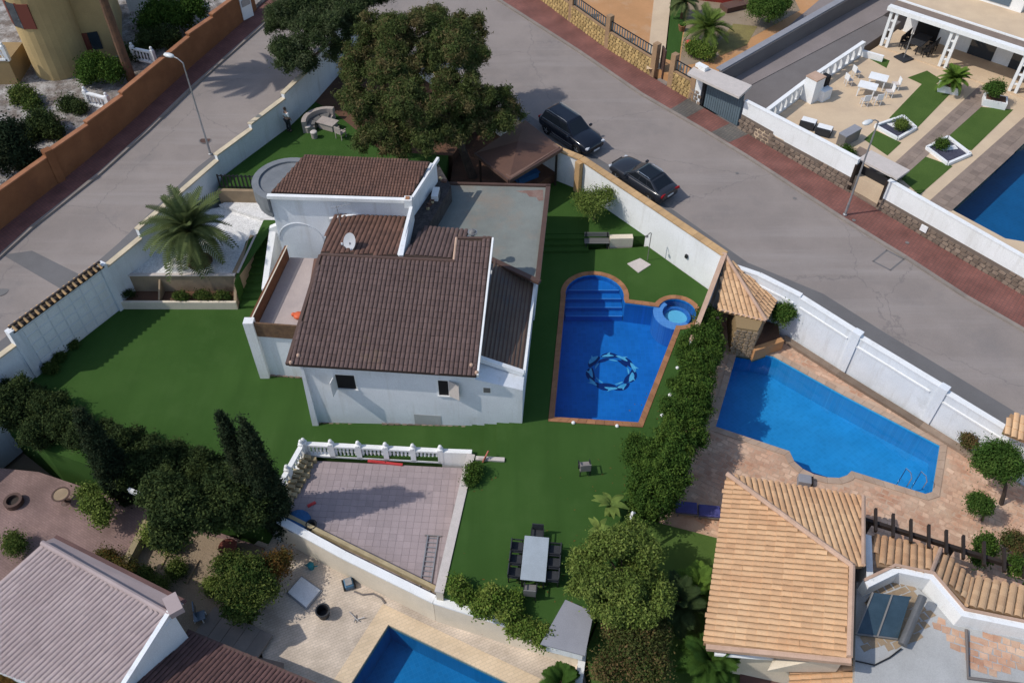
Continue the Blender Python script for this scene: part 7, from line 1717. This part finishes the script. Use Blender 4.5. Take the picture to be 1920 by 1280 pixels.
# big pine and the paler one behind it
pine_l = [LB(790, 60, 8.3, (2.6, 2.4, 1.5)), LB(735, 140, 7.2, (2.2, 2.0, 1.5)), LB(845, 120, 7.6, (2.2, 2.0, 1.6)), LB(700, 215, 5.8, (1.6, 1.7, 1.2)), LB(780, 210, 6.6, (1.9, 1.6, 1.4)), LB(865, 190, 6.4, (1.9, 1.7, 1.4)),
          LB(735, 255, 5.0, (1.5, 1.2, 1.1)), LB(940, 190, 5.4, (1.2, 1.2, .95)), LB(905, 232, 5.2, (1.5, 1.1, 1.0)), LB(805, 262, 5.4, (1.3, 1.0, .9)), LB(665, 185, 5.6, (1.0, 1.2, .9)), LB(880, 60, 7.0, (1.3, 1.5, 1.2)), LB(955, 215, 4.8, (.8, .8, .7)), LB(720, 60, 7.6, (1.6, 1.6, 1.2)), LB(745, 283, 4.6, (1.1, .8, .8)), LB(692, 95, 6.8, (1.4, 1.4, 1.1)), LB(668, 140, 6.0, (1.1, 1.2, .9)), LB(875, 105, 7.0, (1.4, 1.4, 1.1)), LB(690, 262, 4.8, (1.0, .9, .8)), LB(850, 250, 5.2, (1.2, 1.0, .9))]
tree('pine_tree', 'big spreading pine with brownish tips behind the house', 'tree', U(888, 335, 1.0), [(c, tuple(x*.72 for x in r)) for c, r in pine_l]+puffs(pine_l, 8, .27), 'pine', 2500, 62, .15, .15, .26, aspect=4.2, tintf=.28, shell=.75, low=.35)
pine_b = [LB(560, 30, 6.6, (2.0, 1.8, 1.2)), LB(620, 60, 6.4, (1.9, 1.8, 1.3)), LB(545, 95, 5.6, (1.5, 1.2, .9)), LB(520, 40, 5.6, (1.0, 1.3, .9)), LB(600, 10, 7.0, (2.2, 1.6, 1.2)), LB(560, 125, 5.0, (1.1, .7, .6)), LB(650, 20, 7.0, (1.7, 1.6, 1.2)), LB(640, 100, 5.4, (.9, .9, .8)), LB(690, -10, 7, (2.2, 1.6, 1.2))]
tree('pine_tree', 'paler open pine overhanging the left street behind the white wall', 'tree', U(650, 110, 1.7), [(c, tuple(x*.75 for x in r)) for c, r in pine_b]+puffs(pine_b, 7, .33), 'pine2', 1550, 60, .15, .145, .2, aspect=3.6, tintf=.3, shell=.75, low=.35)
# round trees and bushes
tree('olive_tree', 'small olive tree against the white wall beside the garden bench', 'tree', U(1112, 418, .3), [LB(1112, 385, 1.9, (1.0, .9, .7)), LB(1135, 368, 2.0, (.6, .6, .5)), LB(1095, 375, 1.8, (.6, .6, .5))], 'olive', 110, 50, .2, .11, .07, tintf=.3, shell=.4)
tree('garden_tree', 'large olive green tree at the bottom between lawn and orange roof', 'tree', U(1165, 1120, -.2), puffs([LB(1165, 1060, 2.6, (1.25, 1.2, 1.0)), LB(1120, 1100, 2.1, (.9, .9, .8)), LB(1205, 1110, 2.2, (.95, 1.0, .9)), LB(1150, 1135, 1.9, (1.1, .7, .8)), LB(1185, 1010, 2.2, (.7, .7, .7)), LB(1100, 1060, 1.9, (.6, .6, .5))], 9, .34), 'olive', 1250, 42, .13, .125, .12, tintf=.4, shell=.7, low=.4)
tree('garden_bush', 'bush with reddish tips at the bottom below the olive green tree', 'bush', U(1190, 1240, -.2), [LB(1195, 1215, 1.2, (1.0, .7, .7)), LB(1165, 1190, 1.0, (.7, .6, .5)), LB(1215, 1250, .9, (.8, .7, .6)), LB(1140, 1255, .6, (.6, .5, .4)), LB(1225, 1185, 1.1, (.5, .6, .5))], 'redleaf', 300, 55, .2, .11, .07, tintf=.3, shell=.45, low=.5)
# clipped hedge along the pool
hb = [((1318, 640), .8, 1.0), ((1305, 690), .9, 1.1), ((1295, 740), 1.0, 1.15), ((1285, 790), 1.1, 1.2), ((1262, 835), 1.2, 1.25), ((1240, 880), 1.3, 1.35), ((1225, 920), 1.0, 1.3), ((1330, 600), .7, .75)]
hl_ = []
for (px, py), z, r in hb: hl_ += [LB(px+R_.uniform(-6, 6), py, z, (r*.82, r*.9, r*.8)), LB(px+R_.uniform(-14, 14), py+20, z-.2, (r*.75, r*.8, r*.75))]
tree('hedge', 'long dense green hedge between the blue pool and the turquoise pool', 'hedge', U(1290, 760, -.3), hl_+puffs(hl_, 6, .32), 'hedge', 1500, 42, .12, .12, .1, tintf=.35, shell=.75, low=.5, limbs=False)
tree('garden_bush', 'dense bush bulging from the hedge over the lawn by the lone chair', 'bush', U(1205, 870, 0), [LB(1205, 858, .8, (.75, .75, .7)), LB(1215, 895, .8, (.7, .6, .6)), LB(1190, 835, .6, (.45, .4, .4))], 'hedge', 170, 55, .17, .11, .06, tintf=.25, shell=.55)
# dark hedge row along the lower lawn
dh = [(-10, 735, .9), (40, 745, 1.0), (90, 770, .9), (130, 800, .9), (175, 825, .95), (225, 840, .95), (275, 850, .9), (325, 865, 1.0), (375, 885, 1.0), (415, 905, 1.0), (20, 780, .8), (80, 810, .8), (250, 880, .95), (320, 915, 1.0), (380, 940, 1.0)]
def rowl(pts, zb, rs): return [LB(px, py, zb+z*.9, (rs*z, rs*z*.9, rs*z*.95)) for px, py, z in pts]
groups = [('dark hedge shrub at the left picture edge below the white wall', [dh[0], dh[1], dh[10]]), ('dark hedge shrub beyond the mauve paving, second from the left edge', [dh[2], dh[3], dh[11]]), ('dark hedge shrub right of the tall left cypress', [dh[4], dh[5]]), ('dark hedge shrub in the middle of the row along the lower lawn', [dh[6], dh[7], dh[12]]), ('dark hedge shrub left of the two pointed cypresses', [dh[8], dh[9], dh[13], dh[14]])]
for lb, pts in groups:
    tree('hedge_shrub', lb, 'hedge', U(pts[0][0], pts[0][1]+18, -2.3), rowl(pts, -1.2, 1.0)+puffs(rowl(pts, -1.2, 1.1), 6, .34), 'darkhedge', 190*len(pts), 40, .13, .13, .09, group='dark hedge shrubs along the lower lawn', tintf=.25, shell=.55, low=.6, limbs=False)
def cypress(tip, zt_, zb_, r, label, n=420):
    a = U(*tip, zt_); b = V((a.x, a.y, zb_)); h = zt_-zb_; lob = []
    for k in range(14):
        f = (k+.4)/14; w_ = r*min(1, .55+f*1.6)*(1-max(0, f-.30)/.72)**.8+.04; lob.append((b.lerp(a, f), (w_, w_, h/14*.9)))
    return tree('cypress', label, 'tree', b, lob, 'cypress', n, 55, .11, .12, .1, tintf=.2, shell=.6, low=.9, limbs=False, aspect=2.6, group='cypresses')
cypress((412, 775), 6.5, -2.0, .48, 'pointed dark cypress with the left tip of the close pair', 480)
cypress((452, 785), 6.5, -2.2, .72, 'pointed dark cypress with the right tip of the close pair', 640)
cypress((145, 768), 4.6, -2.4, .75, 'single tall dark cypress beside the mauve paving', 560)
# trees and shrubs in the lower left
for lb, m, base, lob, n, sz, ti in (
    ('dark broadleaf tree left of the white wall end', 'darkhedge', (330, 985), [(330, 950, 1.6, 1.1), (300, 920, 1.4, .9), (370, 960, 1.3, .9), (320, 1000, .6, .8)], 330, .15, .4),
    ('dense dark tree between cypresses and terrace', 'darkhedge', (440, 960), [(430, 920, 1.4, 1.1), (480, 930, 1.0, .9), (410, 960, .9, 1.0), (470, 965, .5, .8), (505, 940, .2, .6)], 340, .14, .3),
    ('tall olive green bush above the beige brick deck', 'bush', (465, 1120), [(465, 1080, -.7, .85), (440, 1105, -1.0, .7), (492, 1105, -1.1, .65), (455, 1140, -1.5, .7), (430, 1060, -.8, .6)], 380, .12, .45),
    ('orange brown bush at the left end of the white wall', 'rust', (515, 1075), [(515, 1062, -1.2, .6), (530, 1050, -1.4, .4), (500, 1075, -1.5, .4)], 90, .10, .3),
    ('grey green leafy shrub overhanging the mauve paving', 'olive', (185, 970), [(180, 945, -1.0, .55), (165, 925, -1.1, .4), (195, 965, -1.3, .4)], 70, .13, .4),
    ('small dark shrub beside the pink roof on the mauve paving', 'bush', (30, 1030), [(30, 1022, -1.7, .38), (22, 1012, -1.8, .25)], 45, .10, .5),
    ('low red brown shrub strip behind the pink roof', 'rust', (215, 1055), [(200, 1045, -1.9, .35), (230, 1060, -1.9, .4), (255, 1075, -1.9, .3)], 70, .09, .8),
    ('low green shrub behind the pink roof ridge', 'bush', (280, 1085), [(270, 1082, -1.9, .4), (300, 1098, -1.9, .35)], 60, .09, .5),
    ('small round green shrub in the dry bed', 'bush', (330, 1075), [(330, 1068, -2.0, .35)], 40, .09, .6),
    ('small grey green shrub in the dry bed by the timber edging', 'olive', (400, 1100), [(402, 1098, -2.0, .35)], 40, .09, .4),
    ('pale spiky shrub below the dark broadleaf tree', 'olive', (295, 1010), [(290, 1000, -1.8, .5), (320, 1020, -1.9, .4)], 60, .11, .6)):
    tree('garden_shrub', lb, 'bush' if 'tree' not in lb else 'tree', U(*base, -2.4), [LB(px, py, z, (r, r*.9, r*.85)) for px, py, z, r in lob], m, n, 58, .17, sz, .07, tintf=ti, shell=.5, low=.5)
tree('garden_shrub', 'orange flowered shrub at the bottom left picture corner', 'bush', U(25, 1275, -2.4), [LB(30, 1268, -1.6, (.4, .4, .35)), LB(10, 1275, -1.7, (.4, .3, .3))], 'rust', 60, 45, .14, .09, .05, tintf=.3)
# fallen leaves under the hedge and the trees: nobody could count them
lv = []
for (px, py), n_, sp in (((1190, 900), 60, 60), ((1080, 1060), 70, 60), ((1230, 760), 30, 25), ((900, 1110), 40, 60), ((880, 900), 20, 25)):
    for k in range(n_): lv.append(U(px+R_.gauss(0, sp), py+R_.gauss(0, sp*.6), .015))
lv = [p for p in lv if inpoly(p.x, p.y, front)]
fl_me = leaf_mesh(np.array([tuple(p) for p in lv]), .075, np.array([[0, 0, 1.0]]*len(lv)), 2.0, np.array([R_.random() for p in lv]), .93)
fo = link('fallen_leaves', fl_me, M['rust']); fo['kind'] = 'stuff'; fo['label'] = 'dry leaves scattered on the lawn by the hedge and bushes'; fo['category'] = 'leaves'
# bushes at the bottom of the lawn
for lb, m, base, lob, n, sz, ti in (
    ('leafy lime green bush at the foot of the retaining wall', 'lime', (862, 1118), [(858, 1100, .3, .42), (872, 1115, .2, .35)], 75, .12, .4),
    ('leafy lime green bush in the middle along the cream wall', 'lime', (930, 1140), [(925, 1125, .5, .6), (950, 1145, .4, .5), (905, 1140, .3, .4), (960, 1120, .4, .3)], 150, .13, .4),
    ('lime green bush beside the grey roofed store', 'lime', (1000, 1195), [(990, 1182, .2, .4), (1015, 1192, .2, .4), (965, 1178, .1, .3)], 95, .12, .5),
    ('small dark plant at the corner of the retaining wall', 'hedge', (888, 888), [(888, 880, .35, .3), (884, 898, .25, .25)], 50, .10, .4)):
    tree('garden_shrub', lb, 'bush', U(*base, 0), [LB(px, py, z, (r, r*.9, r*.85)) for px, py, z, r in lob], m, n, 45, .13, sz, .04, tintf=ti, shell=.45)
# right neighbour
tree('round_tree', 'round clipped tree on a trunk at the right end of the turquoise pool deck', 'tree', U(1878, 945, ZQ), [LB(1870, 868, 1.4, (.95, .95, .85))], 'citrus', 230, 60, .16, .10, .1, tintf=.3, shell=.75, limbs=False)
tree('round_tree', 'smaller round clipped tree below the large one on the deck', 'tree', U(1842, 975, ZQ), [LB(1836, 946, .3, (.5, .5, .45))], 'citrus', 90, 50, .12, .09, .06, tintf=.3, shell=.7, limbs=False)
for lb, m, base, lob, n, sz, ti in (
    ('bushy citrus tree between the stone hut and the white wall', 'citrus', (1478, 615), [(1478, 580, .8, .65), (1492, 575, .6, .45), (1465, 595, .5, .5)], 150, .11, .4),
    ('dark red leaved shrub at the corner of the deck', 'redleaf', (1822, 838), [(1818, 825, -.3, .38)], 50, .10, .8),
    ('shrub under the dark pergola beam', 'hedge', (1848, 1040), [(1850, 1022, .3, .45), (1840, 1045, .1, .4)], 70, .11, .3),
    ('red tipped shrub at the right picture edge near the pergola', 'redleaf', (1905, 1030), [(1900, 1015, -.2, .5), (1915, 1030, -.2, .5)], 80, .10, .5),
    ('small climbing plant on the right end of the pergola', 'hedge', (1905, 1075), [(1908, 1062, 1.5, .35)], 45, .10, .4)):
    tree('garden_shrub', lb, 'bush', U(*base, ZQ), [LB(px, py, z, (r, r*.9, r*.85)) for px, py, z, r in lob], m, n, 50, .14, sz, .06, tintf=ti, shell=.45)
# white villa plants
for lb, m, base, lob, n, sz, ti in (
    ('dark round shrub growing in the right white planter', 'citrus', (1862, 188), [(1866, 168, ZV+1.1, .55)], 80, .11, .3),
    ('small leafy plant in the framed bed nearer the villa tables', 'olive', (1690, 240), [(1690, 234, ZV+.4, .35)], 40, .10, .3),
    ('small green plant in the framed bed nearer the dark pool', 'hedge', (1768, 275), [(1766, 270, ZV+.35, .3)], 40, .09, .3),
    ('dark low shrub beside the porch slab of the dark gate', 'darkhedge', (1676, 330), [(1676, 328, ZV+.2, .4)], 40, .10, .3),
    ('low green shrub behind the grey bench box', 'hedge', (1585, 290), [(1586, 286, ZV+.2, .4)], 40, .10, .3)):
    tree('garden_shrub', lb, 'bush', U(*base, ZV), [LB(px, py, z, (r, r*.9, r*.85)) for px, py, z, r in lob], m, n, 50, .14, sz, .05, tintf=ti, shell=.45)
# top centre garden
tree('round_tree', 'bright green clipped bush by the grey drive wall at the top', 'bush', U(1440, 40, 2.4), [LB(1436, 18, 3.6, (1.25, 1.1, 1.0)), LB(1460, 5, 3.6, (.8, .8, .7))], 'citrus', 330, 60, .18, .12, .1, tintf=.6, shell=.7)
tree('garden_shrub', 'yellow green shrub in front of the palm in the dry garden', 'bush', U(1312, 108, ZC), [LB(1305, 92, ZC+.5, (.6, .5, .45)), LB(1325, 100, ZC+.5, (.5, .5, .4))], 'lime', 110, 50, .16, .13, .05, tintf=.4)
# orange villa garden
for lb, m, base, lob, n, sz, ti in (
    ('dark green shrub against the tan villa beside the tower', 'hedge', (180, 150), [(180, 128, 3.6, 1.1), (210, 135, 3.4, .9), (165, 140, 3.0, .7)], 190, .17, .2),
    ('grey green shrub in the white gravel near the orange wall', 'darkhedge', (85, 250), [(80, 232, 2.6, .9), (100, 245, 2.4, .7), (60, 255, 2.2, .7)], 160, .15, .4),
    ('small green shrub in the white gravel left of the tower foot', 'bush', (45, 195), [(42, 180, 2.6, .7), (60, 195, 2.4, .5)], 90, .15, .4),
    ('low dark shrub in the white gravel in front of the tower', 'darkhedge', (132, 205), [(130, 198, 2.4, .5), (150, 205, 2.4, .4)], 70, .13, .4),
    ('dark shrub row behind the orange wall near the white annex', 'hedge', (310, 40), [(300, 22, 4.2, 1.2), (330, 30, 4.2, 1.1), (360, 15, 4.4, 1.1), (280, 45, 3.8, .8)], 230, .18, .2),
    ('dark shrub behind the orange wall in the middle', 'darkhedge', (285, 80), [(280, 75, 3.4, .8), (320, 72, 3.4, .8), (250, 100, 3.2, .6)], 130, .15, .3),
    ('black green tree in deep shade at the left picture edge', 'cypress', (20, 300), [(5, 255, 4.0, 1.5), (20, 290, 3.2, 1.3), (-20, 290, 3.5, 1.4), (50, 300, 2.2, .9)], 320, .17, .1)):
    tree('garden_shrub', lb, 'bush' if 'tree' not in lb else 'tree', U(*base, lambda x, y: zL(x, y)+.5), [LB(px, py, z, (r, r*.9, r*.85)) for px, py, z, r in lob], m, n, 50, .22, sz, .08, tintf=ti, shell=.45, low=.5)
# planter box plants
for px, py, lb in ((238, 552, 'dark purple plant at the left end of the long planter'), (340, 556, 'small green plant in the middle of the long planter'), (380, 554, 'small green plant right of the middle of the long planter'), (418, 556, 'small green plant at the right end of the long planter')):
    tree('planter_plant', lb, 'plant', U(px, py+2, -.6), [(U(px, py, -.35), (.45, .22, .25))], 'darkhedge' if 'purple' in lb else 'bush', 36, 36, .10, .09, .03, tintf=.3, trunk=False)
# low spiky ground plants along the white wall and pool
for k, (px, py, r) in enumerate(((110, 668, .3), (135, 645, .25), (95, 690, .35), (1262, 720, .25), (1278, 660, .3), (1250, 755, .25), (1283, 640, .28))):
    tree('low_plant', ('low weedy plant at the white wall foot, middle one', 'low weedy plant at the white wall foot, nearest the gate', 'low weedy plant at the white wall foot, nearest the dark hedge', 'low leafy plant by the blue pool edge beside the mosaic ring', 'low leafy plant by the blue pool edge below the white wall end', 'low leafy plant by the blue pool edge, nearest the lower corner', 'low leafy plant by the blue pool edge under the spa')[k], 'plant', U(px, py, ZD if k < 3 else 0), [(U(px, py, (ZD if k < 3 else 0)+.2), (r, r, r*.6))], 'bush' if k < 3 else 'citrus', 26, 34, .1, .10, .03, 'weeds under the white wall' if k < 3 else 'low plants along the blue pool', tintf=.3, trunk=False)
# ------------------------------------------------------------------ palms
def frond_mesh(L, droop, width, n=24, leaflet=.5, vee=.35):
    """arching rib along +x with a row of narrow leaflets on both sides"""
    mb = MB(); pts = []
    for i in range(n+1):
        f = i/n; pts.append(V((L*(f-.12*droop*f*f), 0, L*(.42*f-(.42+.55*droop)*f*f))))
    rib = [0.022*(1-.8*i/n)+.004 for i in range(n+1)]
    mb.tube(pts[::3], rib[::3], 4)
    for i in range(2, n):
        f = i/n; l = leaflet*math.sin(math.pi*min(1, .12+f*.84))**.7; d = (pts[min(i+1, n)]-pts[i-1]).normalized(); up = V((-d.z, 0, d.x))
        for s_ in (-1, 1):
            o = pts[i]; tip = o+V((0, s_, 0))*l*.86+d*l*.55+up*l*vee-V((0, 0, l*.22)); m_ = o.lerp(tip, .5)+up*l*.08; w_ = d*width
            b = len(mb.v); mb.v += [o-w_*.5, o+w_*.5, m_+w_*.5, tip, m_-w_*.5]; mb.f += [(b, b+1, b+2, b+4), (b+4, b+2, b+3)]; mb.m += [0, 0]
    return mb.mesh('frond')
def palm(name, label, base, h, L, nf, m='palm', tr=.22, lean=(0, 0), leaflet=.5, width=.045, trunk=True, dr=(-.35, 1.1), seed=1, group=None):
    R2 = random.Random(seed); t = thing(name, label, 'palm', base, group); top = V((lean[0], lean[1], h))
    if trunk:
        mb = MB(); k = 10; mb.tube([top*(i/k) for i in range(k+1)], [tr*(1.25-.35*i/k+.07*(i % 2)) for i in range(k+1)], 10); mb.build('trunk', M['palmtrunk'], t, local=True)
        MB().lathe(top, [(tr*.9, -.5), (tr*1.5, -.15), (tr*1.1, .15), (.05, .35)], 10).build('crown_base', M['palmtrunk'], t, local=True)
    meshes = [frond_mesh(L, d, width, leaflet=leaflet) for d in (.15, .45, .8, 1.15)]
    for me in meshes: me.materials.append(M[m])
    for i in range(nf):
        f = i/nf; pit = dr[0]+(dr[1]-dr[0])*(1-f); k = 0 if pit > .7 else 1 if pit > .3 else 2 if pit > 0 else 3
        o = bpy.data.objects.new('frond', meshes[k]); COL.objects.link(o); o.parent = t
        o.location = top+V((0, 0, .1)); o.rotation_euler = (R2.uniform(-.2, .2), -pit+R2.uniform(-.12, .12), i*2.39996+R2.uniform(-.2, .2)); s_ = R2.uniform(.85, 1.1); o.scale = (s_, s_, s_)
    return t
palm('date_palm', 'date palm with a short trunk in the white gravel bed', U(375, 490, ZG), 2.0, 2.75, 58, tr=.30, lean=(-.05, .1), leaflet=.52, width=.105, seed=3, dr=(-.55, 1.15))
MB().lathe(U(375, 490, ZG), [(.75, 0), (.7, .12), (.45, .2)], 12).build('trunk_skirt', M['palmtrunk'], [o for o in bpy.data.objects if o.name.startswith('date_palm')][0])
palm('tall_palm', 'tall palm trunk behind the orange wall, its crown above the picture', U(247, 150, 2.6), 9.5, 3.0, 34, tr=.26, lean=(.15, -.3), leaflet=.55, width=.16, seed=5, dr=(-.6, 1.1))
palm('small_palm', 'young palm with pale fronds in the dry garden at the top', U(1322, 85, ZC), 1.1, 1.9, 34, m='olive', tr=.16, leaflet=.5, width=.07, seed=7, dr=(-.2, 1.1))
palm('small_palm', 'small dark palm left of the young palm at the top edge', U(1278, 35, ZC), 1.2, 1.3, 26, m='palm', tr=.12, leaflet=.4, width=.06, seed=8)
palm('cycad', 'spreading cycad growing in the left white planter', U(1782, 162, ZV+.5), .35, 1.15, 32, m='lime', tr=.14, leaflet=.32, width=.06, seed=9, dr=(-.1, 1.1))
palm('small_palm', 'leafy dark palm at the bottom beside the lower orange roof', U(1325, 1255, -.2), .6, 1.4, 30, m='hedge', tr=.12, leaflet=.42, width=.08, seed=10, dr=(-.2, 1.1))
palm('small_palm', 'yellowish palm in the shade of the strip beside the orange roof', U(1300, 1115, -.2), .5, 1.1, 22, m='lime', tr=.10, leaflet=.38, width=.07, seed=12, dr=(-.1, 1.1))
palm('small_palm', 'dark palm in the garden strip under the orange eave', U(1265, 1150, -.2), .8, 1.3, 24, m='darkhedge', tr=.10, leaflet=.40, width=.08, seed=13)
palm('small_palm', 'green fan of fronds at the bottom edge below the white wall corner', U(1050, 1290, -1.5), .4, 1.0, 22, m='hedge', tr=.1, leaflet=.36, width=.07, seed=14)
# banana plants: each big leaf a part
def banana(base, label, n, L, seed):
    R2 = random.Random(seed); t = thing('banana_plant', label, 'plant', base)
    mb = MB(); k = 7
    for s_ in (-1, 1):
        for i in range(k):
            f0, f1 = i/k, (i+1)/k; w0, w1 = .2*L*math.sin(math.pi*(.06+.9*f0)), .2*L*math.sin(math.pi*(.06+.9*f1)); z0, z1 = L*(.5*f0-.75*f0*f0), L*(.5*f1-.75*f1*f1)
            b = len(mb.v); mb.v += [V((L*f0, 0, z0)), V((L*f1, 0, z1)), V((L*f1, s_*w1, z1+.12*w1)), V((L*f0, s_*w0, z0+.12*w0))]; mb.f.append((b, b+1, b+2, b+3)); mb.m.append(0)
    me = mb.mesh('leaf'); me.materials.append(M['banana'])
    MB().tube([(0, 0, -.1), (0, 0, .9)], [.10, .07], 8).build('stem', M['banana'], t, local=True)
    for i in range(n):
        o = bpy.data.objects.new('leaf', me); COL.objects.link(o); o.parent = t; o.location = (0, 0, .85); o.rotation_euler = (R2.uniform(-.2, .2), -R2.uniform(.0, .8), i*2.4+R2.uniform(-.3, .3)); s_ = R2.uniform(.7, 1.1); o.scale = (s_,)*3
banana(U(1142, 965, 0), 'banana plant with pale yellow leaves beside the olive green tree', 11, .85, 4)
banana(U(1120, 1010, 0), 'second banana plant leaning over the lawn near the long table', 8, .65, 6)
# white pipes showing in the greenery
t = thing('white_post', 'broken white post leaning among the bushes by the hedge', 'post', U(1178, 985, .2)); MB().beam(U(1172, 1005, .9), U(1186, 960, 1.9), .10, .12).build('shaft', M['white2'], t); MB().beam(U(1186, 960, 1.9), U(1190, 962, 1.6), .08, .1).build('end_piece', M['white2'], t)
t = thing('white_post', 'short white post showing through the hedge above the lone shrub', 'post', U(1200, 915, .4)); MB().beam(U(1196, 905, 1.5), U(1204, 925, 1.2), .14, .16).build('shaft', M['white2'], t)
t = thing('white_wall_end', 'white wall piece showing between the dark shrubs, left one', 'wall', U(258, 925, -1)); MB().beam(U(242, 918, -.6), U(275, 933, -.7), .14, .3).build('wall', M['white2'], t)
t = thing('white_wall_end', 'white wall piece showing between the dark shrubs, nearer the red pot', 'wall', U(385, 980, -1)); MB().beam(U(368, 972, -.7), U(405, 986, -.8), .14, .3).build('wall', M['white2'], t)
